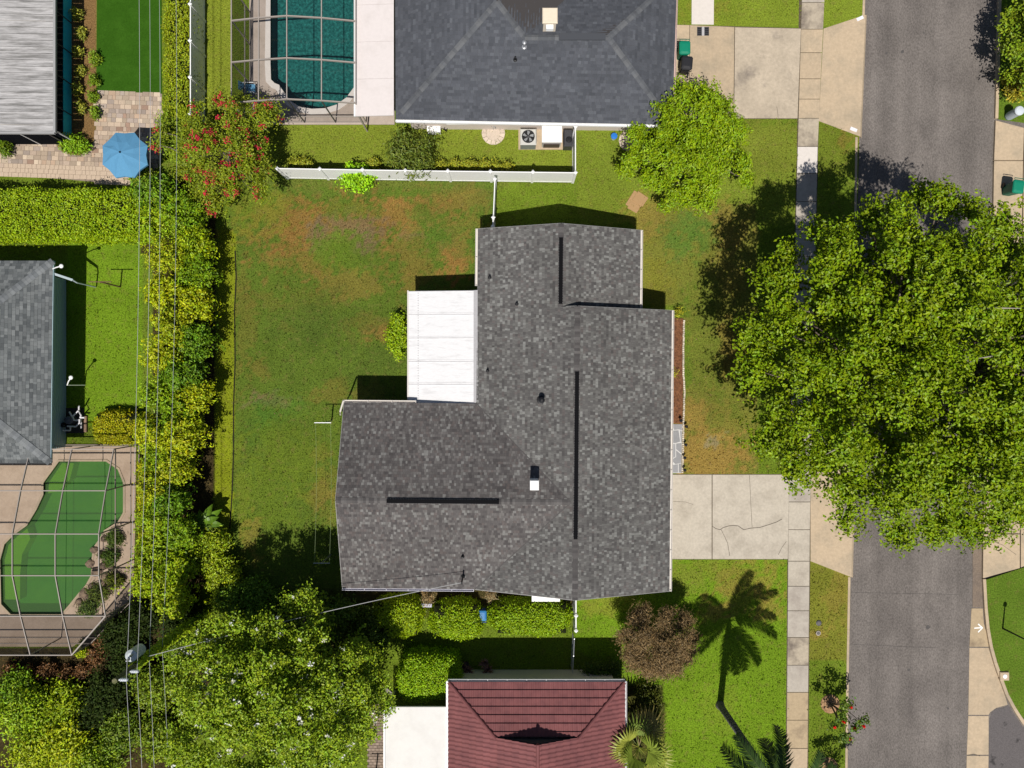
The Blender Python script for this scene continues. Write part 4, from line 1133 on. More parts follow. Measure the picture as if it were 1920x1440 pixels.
for k in range(3):
    for i in range(4): pane(cg, [G[k][i], G[k][i+1], G[k+1][i+1], G[k+1][i]])
# west side wall and south end wall
wx = G[0][0].x
sy = ygr[3] - .02; sbase = P(0, 232, 0).y
for k in range(4): cage_beam(cg, (wx + .01, ygr[k], 0), (wx + .01, ygr[k], cz0 - .05), .05, .06, name='post')
for k in range(3):
    pane(cg, [(wx, ygr[k], .9), (wx, ygr[k+1], .9), (wx, ygr[k+1], cz0 - .05), (wx, ygr[k], cz0 - .05)], SCREEN_D)
    pane(cg, [(wx, ygr[k], .06), (wx, ygr[k+1], .06), (wx, ygr[k+1], .9), (wx, ygr[k], .9)], SCREEN_D)
    cage_beam(cg, (wx, ygr[k], .9), (wx, ygr[k+1], .9), .05, .05, name='rail'); cage_beam(cg, (wx, ygr[k], .06), (wx, ygr[k+1], .06), .05, .06, name='rail')
for i in range(5):
    e = G[3][i]; cage_beam(cg, (e.x, e.y - .02, .05), (e.x, e.y - .02, e.z - .05), .05, .06, name='post', mat=DKMETAL if i in (1, 2, 3) else FRAME)
for i in range(4):
    a, b = G[3][i], G[3][i+1]
    pane(cg, [(a.x, a.y - .02, .06), (b.x, b.y - .02, .06), (b.x, b.y - .02, b.z - .06), (a.x, a.y - .02, a.z - .06)])
    cage_beam(cg, (a.x, a.y - .02, .9), (b.x, b.y - .02, .9), .04, .05, name='rail'); cage_beam(cg, (a.x, a.y-.02, .07), (b.x, b.y-.02, .07), .05, .06, name='rail')

# the west cage: flat crown with sloping hips
cw = thing('pool_cage', 'domed screen enclosure with pale beams over the green pool', 'pool cage', (*P(110, 1040).xy, 0))
rowz = [2.6, 3.35, 3.95, 3.95, 3.35, 2.6]; rowy = [842, 920, 1001, 1079, 1155, 1228]
cols = [[-60, -75, -82, -84, -78, -65], [72, 40, 27, 24, 30, 46], [139, 122, 109, 107, 112, 125], [217, 201, 187, 186, 190, None]]
pts = [[None]*6 for _ in range(4)]
for i in range(4):
    for k in range(6):
        if cols[i][k] is None: continue
        p = P(cols[i][k], rowy[k], rowz[k]); pts[i][k] = p
for i in range(4):
    xm = sum(p.x for p in pts[i] if p is not None) / len([p for p in pts[i] if p is not None])
    for p in pts[i]:
        if p is not None: p.x = xm
pts[0] = [Vector((p.x - 3, p.y, p.z)) if p else None for p in pts[0]]
FR3 = M('cage_white_beam', (.34, .30, .27), .45, .4)
for k in range(6):
    for i in range(3):
        if pts[i][k] is None or pts[i+1][k] is None: continue
        cage_beam(cw, pts[i][k], pts[i+1][k], .042, .10, FR3)
for i in range(4):
    for k in range(5):
        if pts[i][k] is None or pts[i][k+1] is None: continue
        cage_beam(cw, pts[i][k], pts[i][k+1], .042, .08, FR3)
cage_beam(cw, pts[3][4], pts[2][5], .06, .09, FR3)
for i in range(3):
    for k in range(5):
        q = [pts[i][k], pts[i+1][k], pts[i+1][k+1], pts[i][k+1]]
        if all(x is not None for x in q): pane(cw, q)
pane(cw, [pts[2][4], pts[3][4], pts[2][5]])
ex = pts[3][0].x
for k in range(5):
    cage_beam(cw, (ex, pts[3][k].y, .04), (ex, pts[3][k].y, pts[3][k].z - .05), .05, .06, FRAME2, 'post')
for k in range(4):
    a, b = pts[3][k], pts[3][k+1]
    pane(cw, [(ex, a.y, .05), (ex, b.y, .05), (ex, b.y, b.z - .05), (ex, a.y, a.z - .05)])
    cage_beam(cw, (ex, a.y, .95), (ex, b.y, .95), .045, .05, FRAME2, 'rail'); cage_beam(cw, (ex, a.y, .06), (ex, b.y, .06), .06, .07, FRAME2, 'rail')
    cage_beam(cw, (ex, a.y, 2.45), (ex, b.y, 2.45), .045, .05, FRAME2, 'rail')
a, b = pts[3][4], pts[2][5]
for z in (.06, .95): cage_beam(cw, (a.x, a.y, z), (b.x, b.y, z), .05, .06, FRAME2, 'rail')
pane(cw, [(a.x, a.y, .05), (b.x, b.y, .05), (b.x, b.y, b.z - .05), (a.x, a.y, a.z - .05)], SCREEN_D)
for i in range(3):
    e = pts[i][5]; cage_beam(cw, (e.x, e.y, .04), (e.x, e.y, e.z - .05), .05, .06, FRAME2, 'post')
for i in range(2):
    a, b = pts[i][5], pts[i+1][5]
    pane(cw, [(a.x, a.y, .05), (b.x, b.y, .05), (b.x, b.y, b.z - .05), (a.x, a.y, a.z - .05)], SCREEN_D)
    for z in (.06, .95): cage_beam(cw, (a.x, a.y, z), (b.x, b.y, z), .05, .06, FRAME2, 'rail')
for i in range(1, 3):
    a, b = pts[i][0], pts[i+1][0]
    pane(cw, [(a.x, a.y, .05), (b.x, b.y, .05), (b.x, b.y, b.z - .05), (a.x, a.y, a.z - .05)], SCREEN)
    for z in (.06, .95): cage_beam(cw, (a.x, a.y, z), (b.x, b.y, z), .05, .06, FRAME2, 'rail')
for i in (1, 2, 3): cage_beam(cw, (pts[i][0].x, pts[i][0].y, .04), (pts[i][0].x, pts[i][0].y, 2.55), .05, .06, FRAME2, 'post') if i < 3 else None

# ---------------------------------------------------------------- left neighbour's grey house
lh = thing('house', 'house with light grey hip roof and blue-grey siding by the bright lawn', 'house', (*P(40, 680).xy, 0))
ze = 2.7
n1 = P(98, 489, ze); s1 = P(92, 868, ze); ex_ = (n1.x + s1.x) / 2
n1 = Vector((ex_ + .12, n1.y, ze)); s1 = Vector((ex_ - .02, s1.y, ze))
half = (n1.y - s1.y) / 2; rz = ze + half * .36; rx = ex_ - half; my = (n1.y + s1.y) / 2
rid = Vector((rx, my, rz)); fw = Vector((rx - 12, my, rz)); n0 = Vector((n1.x - 20, n1.y, ze)); s0 = Vector((s1.x - 20, s1.y, ze))
pal_l = ([(.088, .096, .100), (.108, .117, .12), (.128, .137, .14), (.148, .158, .16), (.17, .18, .182)], [2, 3, 4, 3, 2])
shingle_slope(lh, s1, n1, rid, [[s1, n1, rid]], pal_l, course=.165, wmin=.12, wmax=.32, thick=.014, seed=51)
shingle_slope(lh, n1, n0, rid, [[n1, n0, fw, rid]], pal_l, course=.165, wmin=.12, wmax=.32, thick=.014, seed=52)
shingle_slope(lh, s0, s1, rid, [[s0, s1, rid, fw]], pal_l, course=.165, wmin=.12, wmax=.32, thick=.014, seed=53)
cap_l = ([(.15, .16, .168), (.175, .185, .19), (.13, .14, .147)], [1, 1, 1])
d = .93
for a, b, n1_, n2_ in ((n1, rid, Vector((.34, 0, .94)), Vector((0, .34, .94))), (s1, rid, Vector((.34, 0, .94)), Vector((0, -.34, .94)))):
    d = (b - a).normalized(); sd = []
    for nn_ in (n1_, n2_):
        s_ = d.cross(nn_).normalized(); sd.append(s_ if nn_.xy.dot(s_.xy) > 0 else -s_)
    ridge_caps(lh, a, b, sd[0], sd[1], cap_l, w=.2, step=.2, seed=54, lift=.03)
lwx = P(124, 680).x
MB().prism([(lwx, n1.y - .6), (lwx, s1.y + .6), (s0.x, s0.y + .6), (n0.x, n0.y - .6)], -.05, ze - .02).build('wall', WALLB, lh)
sid = MB()
for k in range(14): sid.box(lwx - .02, s1.y + .61, .05 + k * .2, lwx + .014, n1.y - .61, .075 + k * .2)
sid.build('siding_laps', WALLB, lh)
MB().poly([n1 + Vector((0, 0, -.05)), s1 + Vector((0, 0, -.05)), s0 + Vector((0, 0, -.05)), n0 + Vector((0, 0, -.05))]).build('soffit', WALLB, lh)
gutter(lh, s0, s1, (0, -1, 0), DKMETAL)
MB().beam(n1 + Vector((.02, 0, -.07)), s1 + Vector((.02, 0, -.07)), .03, .13).build('fascia', WALLB, lh)
q0 = P(100, 513, 2.6); q1 = P(136, 525, 2.1)
MB().beam(q0, q1, .12, .10).build('awning_gutter', M('pale_gutter', (.40, .47, .50), .5, .3), lh); MB().tube([q1, q1 + Vector((.05, -.1, -.3)), q1 + Vector((.05, -.1, -2.0))], .04, 6).build('downspout', M('pale_gutter', (.4, .4, .4)), lh)
for nm, a, b, lb in (('floodlight', P(99, 504, 2.75), P(115, 499, 3.1), 'white floodlight on an arm at the grey roof corner'), ('floodlight', P(126, 722, 1.6), P(133, 708, 2.0), 'white round lamp on a stalk beside the blue-grey wall')):
    t = thing(nm, lb, 'lamp', (a.x, a.y, a.z))
    MB().tube([a, a.lerp(b, .5) + Vector((0, 0, .05)), b], .03, 6).build('arm', WHITE, t)
    MB().lathe(b.x, b.y, [(.04, b.z - .1), (.10, b.z - .04), (.11, b.z + .02), (.08, b.z + .05), (.03, b.z + .06)], 14).build('lamp_head', WHITE, t)
    if 'stalk' in lb: MB().tube([(a.x, a.y, 0), a], .03, 6).build('pole', WHITE, t)

# ---------------------------------------------------------------- top-left lanai with a weathered metal roof
la = thing('screened_lanai', 'screened lanai with weathered grey pan roof and teal kick panels', 'lanai', (*P(50, 120).xy, 0))
az = 2.3
x1 = P(101, 120, az).x; y0 = P(50, 247, az).y; y1 = P(50, -70, az).y; x0 = P(-120, 0, az).x
WEATH = M('weathered_pan_roof', (.40, .39, .39), .7, .25, c2=(.19, .185, .18), c2scale=1.6, c2lo=.45, c2hi=.66, var=.22, vscale=5, stretch=(.35, 3.2, 1), rand=.08)
npan = 26; hgt = (y1 - y0) / npan
for k in range(npan):
    ya = y0 + k * hgt + .008; yb = y0 + (k + 1) * hgt - .008
    m = MB()
    prof = [(ya, .0), (ya + .02, .045), (ya + .05, .045), (ya + .07, 0), ((ya+yb)/2, -.006), (yb, .0)]
    for i in range(len(prof) - 1):
        (a_, za), (b_, zb) = prof[i], prof[i+1]
        m.add([(x0, a_, az + za + .25), (x1, a_, az + za), (x1, b_, az + zb), (x0, b_, az + zb + .25)], [(0, 1, 2, 3)])
    m.build('roof_panel', WEATH, la)
MB().beam((x1 + .05, y0 - .05, az - .02), (x1 + .05, y1, az - .02), .12, .14).build('edge_beam', M('edge_grey', (.30, .30, .30), .6, .3), la)
MB().beam((x1 + .05, y0 - .06, az - .02), (x0, y0 - .06, az + .02), .12, .14).build('edge_beam', M('edge_grey', (.30, .30, .30), .6, .3), la)
TEAL = M('teal_panel', (.03, .55, .64), .5, .35, var=.06, vscale=4)
wx = P(134, 120).x
for k in range(6):
    ya = y0 + k * (y1 - y0) / 5.2
    MB().box(wx - .04, ya - .03, 0, wx + .04, ya + .03, az - .08).build('post', DKMETAL, la)
    yb = min(y1, ya + (y1 - y0) / 5.2)
    MB().box(wx - .02, ya + .03, .02, wx + .02, yb - .03, .75).build('kick_panel', TEAL, la)
    MB().poly([(wx, ya + .03, .75), (wx, yb - .03, .75), (wx, yb - .03, az - .1), (wx, ya + .03, az - .1)]).build('screen_panel', M_clear('black_screen', (.12, .12, .13), 0.0, (.012, .013, .016), .6), la)
    MB().beam((wx, ya, 1.55), (wx, yb, 1.55), .05, .04).build('rail', DKMETAL, la)
for k in range(4):
    xa = x1 - k * 2.2
    MB().box(xa - .03, y0 + .06, 0, xa + .03, y0 + .12, az - .08).build('post', M('post_white', (.6, .6, .6), .5, .3), la)
    MB().poly([(xa, y0 + .09, .05), (xa - 2.2, y0 + .09, .05), (xa - 2.2, y0 + .09, az - .1), (xa, y0 + .09, az - .1)]).build('screen_panel', M_clear('black_screen', (.12, .12, .13), 0.0), la)
struct('lanai_floor', MB().box(x0, y0 + .1, -.05, wx - .05, y1, .03), CONC_GREY)

# ---------------------------------------------------------------- red-tiled house
rh = thing('house', 'house with dark red barrel-tile roof and small Dutch gable', 'house', (*P(1003, 1400).xy, 0))
rz0 = 2.6; rp = .367
A = P(841, 1276, rz0); B = P(1171, 1281, rz0); yn = (A.y + B.y) / 2
A = Vector((A.x, yn, rz0)); B = Vector((B.x, yn, rz0)); S_ = -30.0
mx = (A.x + B.x) / 2; hw = (B.x - A.x) / 2
gd_ = 2.46                                   # where the hips stop at the Dutch gable
rt = rz0 + hw * rp
RED = M('red_tile', (.185, .066, .066), .6, .2, c2=(.145, .052, .054), streak=.12, smap=(.7, .7, .7), c2scale=2.5, var=.10, vscale=10, rand=.05)
def tile_slope(parent, eave0, eave1, upp, poly3, course=.40, period=.235, amp=.03, step_h=.06):
    o, u, v, n_ = frame_of(eave0, eave1, upp)
    q = [((Vector(p) - o).dot(u), (Vector(p) - o).dot(v)) for p in poly3]
    vmax = max(p[1] for p in q); umin = min(p[0] for p in q); umax = max(p[0] for p in q)
    MB().poly([Vector(p) - n_ * .05 for p in poly3]).build('roof_deck', DECKM, parent)
    def vr(uu):
        c = []
        for i in range(len(q)):
            (a, b), (c2_, d2) = q[i], q[(i+1) % len(q)]
            if (a - uu) * (c2_ - uu) <= 0 and abs(a - c2_) > 1e-9: c.append(b + (d2 - b) * (uu - a) / (c2_ - a))
        return (min(c), max(c)) if len(c) >= 2 else None
    nseg = int((umax - umin) / (period / 6))
    us = [umin + (umax - umin) * i / nseg for i in range(nseg + 1)]
    k = 0
    while k * course < vmax:
        v0, v1 = k * course, (k + 1) * course + .03
        m = MB(); prev = None
        for uu in us:
            r = vr(uu)
            if r is None: prev = None; continue
            a, b = max(v0, r[0]), min(v1, r[1])
            if b - a < .005: prev = None; continue
            ph = (uu / period) % 1.0
            hgt_ = amp * (math.sin(ph * math.pi / .62) if ph < .62 else -.25 * math.sin((ph - .62) * math.pi / .38))
            p0 = o + u*uu + v*a + n_*(hgt_ + step_h * (1 - (a - v0) / (v1 - v0)))
            p1 = o + u*uu + v*b + n_*(hgt_ + step_h * (1 - (b - v0) / (v1 - v0)))
            pb = o + u*uu + v*a + n_*(-.02)
            cur = (p0, p1, pb)
            if prev is not None:
                m.add([prev[0], cur[0], cur[1], prev[1]], [(0, 1, 2, 3)]); m.add([prev[2], cur[2], cur[0], prev[0]], [(0, 1, 2, 3)])
            prev = cur
        if m.v: m.build('tile_course', RED, parent)
        k += 1
h1 = Vector((A.x + gd_, yn - gd_, rz0 + gd_ * rp)); h2 = Vector((B.x - gd_, yn - gd_, rz0 + gd_ * rp))
gap_y = yn - gd_ + .02
top = Vector((mx, gap_y, rt))
tile_slope(rh, B, A, h1, [A, B, h2, h1])
tile_slope(rh, A, Vector((A.x, S_, rz0)), top, [A, h1, top, Vector((mx, S_, rt)), Vector((A.x, S_, rz0))])
tile_slope(rh, Vector((B.x, S_, rz0)), B, top, [B, Vector((B.x, S_, rz0)), Vector((mx, S_, rt)), top, h2])
MB().poly([h1 + Vector((.1, -.12, -.05)), h2 + Vector((-.1, -.12, -.05)), Vector((mx, gap_y - .12, rt - .08))]).build('gable_vent', DECKM, rh)
for a, b in ((A, h1 + (h1 - A).normalized() * .1), (B, h2 + (h2 - B).normalized() * .1), (top + Vector((0, .02, 0)), Vector((mx, S_, rt)))):
    MB().tube([Vector(a) + Vector((0, 0, .05)), Vector(b) + Vector((0, 0, .05))], .10, 10).build('ridge_tile', RED, rh)
MB().prism([(A.x + .4, yn - .4), (B.x - .4, yn - .4), (B.x - .4, S_), (A.x + .4, S_)], -.05, rz0 - .05).build('wall', WALLW, rh)
gutter(rh, B, A, (0, 1, 0), M('gutter_grey_white', (.5, .5, .52), .5, .3)); gutter(rh, Vector((A.x, S_, rz0)), A, (-1, 0, 0), WHITE); gutter(rh, B, Vector((B.x, S_, rz0)), (1, 0, 0), M('gutter_grey_white', (.5, .5, .52), .5, .3))
fl = thing('patio_cover', 'plain bright white flat roof beside the red-tiled roof', 'patio cover', (*P(780, 1385).xy, 0))
a = P(722, 1325, 2.45); b = P(838, 1328, 2.45)
MB().bbox(a.x, -24, 2.37, b.x - .02, a.y, 2.47, .02).build('roof_panel', M('flat_roof_white', (.665, .65, .625), .7, .25, c2=(.62, .60, .575), c2scale=.8, var=.02, vscale=5), fl)
MB().beam((a.x - .05, -24, 2.4), (a.x - .05, a.y + .02, 2.4), .07, .12).build('edge_gutter', WHITE, fl)
for y in (a.y - .2, a.y - 3.2): MB().box(a.x + .1, y - .04, 0, a.x + .18, y + .04, 2.36).build('post', WHITE, fl)
# ---------------------------------------------------------------- fences
def vinyl_fence(label, pts, h=1.83, post_step=2.43, name='fence', first=True, last=True):
    g = [P(x, y, h) for x, y in pts]; g = [Vector((p.x, p.y, 0)) for p in g]
    c = sum(g, Vector()) / len(g)
    t = thing(name, label, 'fence', c)
    for i in range(len(g) - 1):
        a, b = g[i], g[i+1]; ln = (b - a).length; n = max(1, round(ln / post_step)); d = (b - a).normalized()
        for k in range(n + 1):
            if i > 0 and k == 0: continue
            p = a.lerp(b, k / n)
            po = MB().box(p.x-.065, p.y-.065, 0, p.x+.065, p.y+.065, h + .05).build('post', WHITE, t)
            MB().lathe(p.x, p.y, [(.12, h+.05), (.12, h+.075), (.02, h+.13)], 4).build('cap', WHITE, po)
        for k in range(n):
            p = a.lerp(b, k / n) + d * .07; q = a.lerp(b, (k+1) / n) - d * .07
            MB().beam(p + Vector((0, 0, h/2)), q + Vector((0, 0, h/2)), .03, h - .2).build('panel', WHITE, t)
            MB().beam(p + Vector((0, 0, h-.06)), q + Vector((0, 0, h-.06)), .05, .13).build('rail', WHITE, t)
            MB().beam(p + Vector((0, 0, .13)), q + Vector((0, 0, .13)), .05, .13).build('rail', WHITE, t)
    return t
vinyl_fence('white vinyl fence around the air conditioners, turning the corner to the wall', [(520, 316), (760, 320), (1079, 324), (1079, 238)])
vinyl_fence('white vinyl fence beside the clipped yellow-green hedge strip', [(357, -60), (357, 214)], post_step=2.15)
vinyl_fence('short white fence from the neighbour fence to the house corner', [(928, 336), (925, 408), (924, 425)], post_step=2.6)
vinyl_fence('short white fence beside the end of the long clipped hedge', [(1080, 1121), (1080, 1154), (1080, 1182)], post_step=1.2)
# wire fence in the shade of the red-tiled house
t = thing('wire_fence', 'thin grey wire fence crossing the shaded strip by the red roof', 'fence', (*P(1074, 1225).xy, 0))
a, b = P(1077, 1198, 1.2), P(1074, 1262, 1.2)
for k in range(3):
    p = a.lerp(b, k / 2); MB().tube([(p.x, p.y, 0), (p.x, p.y, 1.22)], .025, 6).build('post', GALV, t)
for z in (.06, .4, .8, 1.18):
    MB().tube([(a.x, a.y, z), (b.x, b.y, z)], .012 if z < 1.1 else .022, 5).build('wire', GALV, t)

# ---------------------------------------------------------------- patio of pavers, turf, umbrella (top left)
struct('artificial_turf', MB().prism(px_poly([(183, -90), (303, -90), (304, 175.5), (181, 171)]), -.03, .028), M('turf_green', (.028, .085, .006), .95, .05, c2=(.035, .10, .008), c2scale=1.2, var=.22, vscale=18, bump=.5, bscale=40))
pat = thing('paved_patio', None, None); pat['kind'] = 'structure'
outline = [(179, 172), (304, 176), (302, 238), (303, 300), (285, 325), (262, 349), (120, 336), (0, 328), (-120, 322), (-120, 258), (112, 258), (108, 275), (122, 288), (148, 292), (166, 284), (177, 262), (180, 240)]
MB().prism(px_poly(outline), -.04, .012).build('bed', M('paver_sand', (.24, .19, .15), .95, .1), pat)
PAV = [M('paver_%d' % i, c, .85, .2, var=.12, vscale=18, rand=.22) for i, c in enumerate([(.42, .33, .25), (.36, .28, .22), (.47, .38, .29), (.33, .27, .23), (.40, .29, .21), (.30, .20, .15)])]
ang = R(-2.0); pv_list = []
cell = 8.4
for r_ in range(-2, 26):
    x = -140.0 + random.uniform(0, 10); yy = 166 + r_ * cell
    while x < 320:
        w = random.choice((cell, cell, cell * 1.5, cell * 1.5, cell * .75))
        cx_, cy_ = x + w/2, yy + cell/2
        X_ = 90 + (cx_-90)*math.cos(ang) + (cy_-250)*math.sin(ang); Y_ = 250 - (cx_-90)*math.sin(ang) + (cy_-250)*math.cos(ang)
        if in_poly(np.array([X_]), np.array([Y_]), outline)[0]: pv_list.append((X_, Y_, w))
        x += w
pv_list.sort(key=lambda q: q[0] < 0)
shapes = {}
extra = MB(); nobj = 0
for X_, Y_, w in pv_list:
    p = P(X_, Y_); hw_ = w / PPM / 2 - .006; hh = cell / PPM / 2 - .006
    zt = .03 + random.uniform(-.003, .003)
    if nobj < 300 and X_ > -10:
        key = (round(w, 2), random.choices(range(6), [5, 5, 4, 3, 2, 1])[0])
        if key not in shapes:
            m = MB().bbox(-hw_, -hh, -.03, hw_, hh, 0, .008); o = m.build('paver', PAV[key[1]]); shapes[key] = o.data
        else:
            o = bpy.data.objects.new('paver', shapes[key]); COL.objects.link(o)
        o.parent = pat; o.location = (p.x, p.y, zt); o.rotation_euler = (0, 0, ang + random.uniform(-.01, .01)); ORG[o.name] = Vector()
        nobj += 1
    else:
        extra.bbox(p.x - hw_, p.y - hh, 0, p.x + hw_, p.y + hh, zt, .008)
if extra.v:
    o = extra.build('pavers', PAV[0], pat); o['kind'] = 'stuff'

um = thing('patio_umbrella', 'octagonal sky-blue umbrella open on the paved patio', 'umbrella', (*P(238, 288).xy, 0))
uz = 2.25; uc = P(233, 290, uz); ur = 46 / PPM * (CAM_H - uz) / CAM_H
CAN = M('blue_canvas', (.105, .29, .48), .8, .2, var=.04, vscale=10, translucent=.12)
tip = Vector((uc.x, uc.y, uz + .42))
rimp = [Vector((uc.x + ur*math.cos(R(22.5 + 45*k)), uc.y + ur*math.sin(R(22.5 + 45*k)), uz - .08)) for k in range(8)]
for k in range(8):
    a, b = rimp[k], rimp[(k+1) % 8]
    m_ = (a + b) / 2 + Vector((0, 0, .05)); m_ = m_ + (Vector((uc.x, uc.y, m_.z)) - m_) * .05
    ma = tip.lerp(a, .5) + Vector((0, 0, .06)); mb_ = tip.lerp(b, .5) + Vector((0, 0, .06)); mm = tip.lerp(m_, .5) + Vector((0, 0, .02))
    cp = MB().add([tip, ma, a, m_, b, mb_, mm], [(0, 1, 6), (0, 6, 5), (1, 2, 3, 6), (6, 3, 4, 5)]).build('canopy_panel', CAN, um)
    dn_ = Vector((0, 0, -.12)); MB().add([a, m_, b, b + dn_, m_ + dn_, a + dn_], [(0, 1, 4, 5), (1, 2, 3, 4)]).build('valance', CAN, cp)
    MB().tube([tip + Vector((0, 0, -.03)), ma + Vector((0, 0, -.03)), a + Vector((0, 0, -.03))], .012, 5).build('rib', DKMETAL, um)
MB().tube([(uc.x, uc.y, .05), (uc.x, uc.y, uz + .45)], .025, 8).build('pole', DKMETAL, um)
MB().lathe(uc.x, uc.y, [(.05, uz+.40), (.045, uz+.46), (.015, uz+.5)], 10).build('finial', BLACK, um)
MB().lathe(uc.x, uc.y, [(.28, .03), (.28, .09), (.06, .14), (.05, .35)], 16).build('base', DKMETAL, um)
tb = thing('patio_table', 'round dark patio table under the blue umbrella', 'table', (uc.x, uc.y, .03))
MB().lathe(uc.x, uc.y, [(.55, .70), (.56, .72), (.54, .74)], 20).build('table_top', DKMETAL, tb)
for k in range(4):
    a_ = R(45 + 90*k); MB().tube([(uc.x + .4*math.cos(a_), uc.y + .4*math.sin(a_), .03), (uc.x + .33*math.cos(a_), uc.y + .33*math.sin(a_), .70)], .02, 6).build('leg', DKMETAL, tb)

# ---------------------------------------------------------------- machines beside the north house
def place(px, py): return P(px, py)
ac = thing('air_conditioner', 'square grey air conditioner with a round fan grille', 'air conditioner', (*place(991, 268).xy, 0))
p = P(991, 260); z1 = .95
k_ = (CAM_H - z1) / CAM_H; q = P(990.5, 256, z1)
MB().bbox(q.x-.43, q.y-.42, .08, q.x+.43, q.y+.42, z1-.1, .03).build('casing', M('ac_grey_side', (.20, .21, .22), .5, .4, var=.1, vscale=30), ac)
MB().bbox(q.x-.455, q.y-.445, z1-.1, q.x+.455, q.y+.445, z1, .05).build('lid', M('ac_lid', (.52, .51, .48), .5, .3), ac)
MB().lathe(q.x, q.y, [(.36, z1-.02), (.36, z1+.006), (.30, z1+.008)], 28).build('fan_opening', BLACK, ac)
for k in range(5):
    a_ = R(72*k + 10); d_ = Vector((math.cos(a_), math.sin(a_), 0)); s_ = Vector((-d_.y, d_.x, 0)); c0 = Vector((q.x, q.y, z1+.014))
    MB().add([c0 + d_*.08, c0 + d_*.28 - s_*.07, c0 + d_*.31 + s_*.09 + Vector((0, 0, .02)), c0 + d_*.12 + s_*.07 + Vector((0, 0, .015))], [(0, 1, 2, 3)]).build('fan_blade', M('fan_grey', (.28, .29, .30), .4, .4), ac)
MB().lathe(q.x, q.y, [(.08, z1+.01), (.08, z1+.04), (.03, z1+.05)], 12).build('hub', DKMETAL, ac)
for r_ in (.14, .2, .26, .32, .355):
    MB().tube([(q.x + r_*math.cos(R(20*k)), q.y + r_*math.sin(R(20*k)), z1+.055) for k in range(19)], .004, 4, cap=False).build('grille_ring', DKMETAL, ac)
struct('equipment_pad', MB().box(P(972, 0).x, P(0, 281).y, -.02, P(1075, 0).x, P(0, 243).y, .07), CONC_TAN)
hp = thing('pool_heater', 'white boxy pool equipment cabinet with a dark louvre at its foot', 'heater', (*P(1035, 262).xy, 0))
z1 = 1.05; q = P(1035, 251, z1)
MB().bbox(q.x-.52, q.y-.42, .07, q.x+.52, q.y+.45, z1-.05, .02).build('casing', M('heater_side', (.45, .43, .42), .6, .3), hp)
MB().bbox(q.x-.56, q.y-.46, z1-.05, q.x+.56, q.y+.5, z1, .03).build('lid', WHITE, hp)
for sx in (-.48, -.3, .3, .48): MB().box(q.x+sx-.03, q.y-.45, z1-.002, q.x+sx+.03, q.y+.48, z1+.035).build('lid_rib', WHITE, hp)
lo = P(1034, 271, .3)
MB().box(q.x-.45, q.y-.47, .15, q.x+.45, q.y-.425, .7).build('louvre', M('louvre_brown', (.075, .055, .05), .6, .3), hp)
ge = thing('pool_pump', 'black pool pump cabinet with a round lid by the fence', 'pump', (*P(1065, 262).xy, 0))
q = P(1065, 257, .8)
MB().bbox(q.x-.24, q.y-.5, .07, q.x+.26, q.y+.45, .8, .06).build('casing', M('pump_grey', (.045, .045, .05), .5, .4, var=.2, vscale=40), ge)
MB().lathe(q.x+.05, q.y-.15, [(.17, .79), (.17, .84), (.13, .87), (.04, .875)], 18).build('lid', BLACK, ge)
# pads, pots and boxes along the wall
for nm, lb, c, r_ in (('stone_ring', 'round pale stone pad against the cream wall', (925, 250), 22), ('stone_ring', 'round pinkish stone pad partly under the bright green tree', (1180, 264), 20)):
    p = P(*c); t = thing(nm, lb, 'stone pad', (p.x, p.y, 0))
    n = 14
    for k in range(n):
        a0, a1 = 2*math.pi*k/n + .02, 2*math.pi*(k+1)/n - .02; R0, R1 = r_/PPM*.62, r_/PPM
        MB().prism([(p.x+R0*math.cos(a0), p.y+R0*math.sin(a0)), (p.x+R1*math.cos(a0), p.y+R1*math.sin(a0)), (p.x+R1*math.cos(a1), p.y+R1*math.sin(a1)), (p.x+R0*math.cos(a1), p.y+R0*math.sin(a1))], -.02, .05 + random.uniform(-.006, .006)).build('stone', M('pad_stone', (.55, .46, .38), .9, .1, rand=.12, var=.12, vscale=14), t)
    MB().lathe(p.x, p.y, [(r_/PPM*.6, -.02), (r_/PPM*.6, .04), (r_/PPM*.3, .045)], 18).build('centre_stone', M('pad_stone', (.5, .4, .35)), t)
p = P(925, 243); t = thing('garden_tap', 'small grey tap standing on the round stone pad', 'tap', (p.x, p.y, .05))
MB().tube([(p.x, p.y, .05), (p.x, p.y, .5), (p.x+.1, p.y-.05, .55), (p.x+.14, p.y-.1, .45)], .03, 7).build('pipe', GALV, t); MB().tube([(p.x-.12, p.y, .52), (p.x+.06, p.y+.04, .56)], .02, 6).build('handle', DKMETAL, t)
p = P(815, 243); t = thing('utility_box', 'white utility box against the wall beside a black hose', 'box', (p.x, p.y, 0))
MB().bbox(p.x-.36, p.y-.28, 0, p.x+.36, p.y+.2, .45, .03).build('casing', WHITE, t); MB().bbox(p.x-.38, p.y-.3, .45, p.x+.38, p.y+.22, .5, .02).build('lid', WHITE, t)
hs = MB().tube([P(838, 246, .1), P(832, 242, .25), P(836, 235, .4), P(840, 238, .2), P(836, 246, .06), P(829, 240, .06)], .025, 6).build('garden_hose', BLACK, None, P(834, 242)); tag(hs, 'black garden hose looped beside the white utility box', 'hose')
hs = MB().tube([(P(1211, 243).x + .24*math.cos(R(40*k)), P(1211, 243).y + .13*math.sin(R(40*k)), .55 + .06*math.sin(R(40*k))) for k in range(12)], .03, 6).build('garden_hose', BLACK, None, P(1211, 243)); tag(hs, 'coiled black hose hanging at the wall end by the tree', 'hose')
p = P(1150, 259); t = thing('bucket', 'small blue and white bucket on the side lawn', 'bucket', (p.x, p.y, 0))
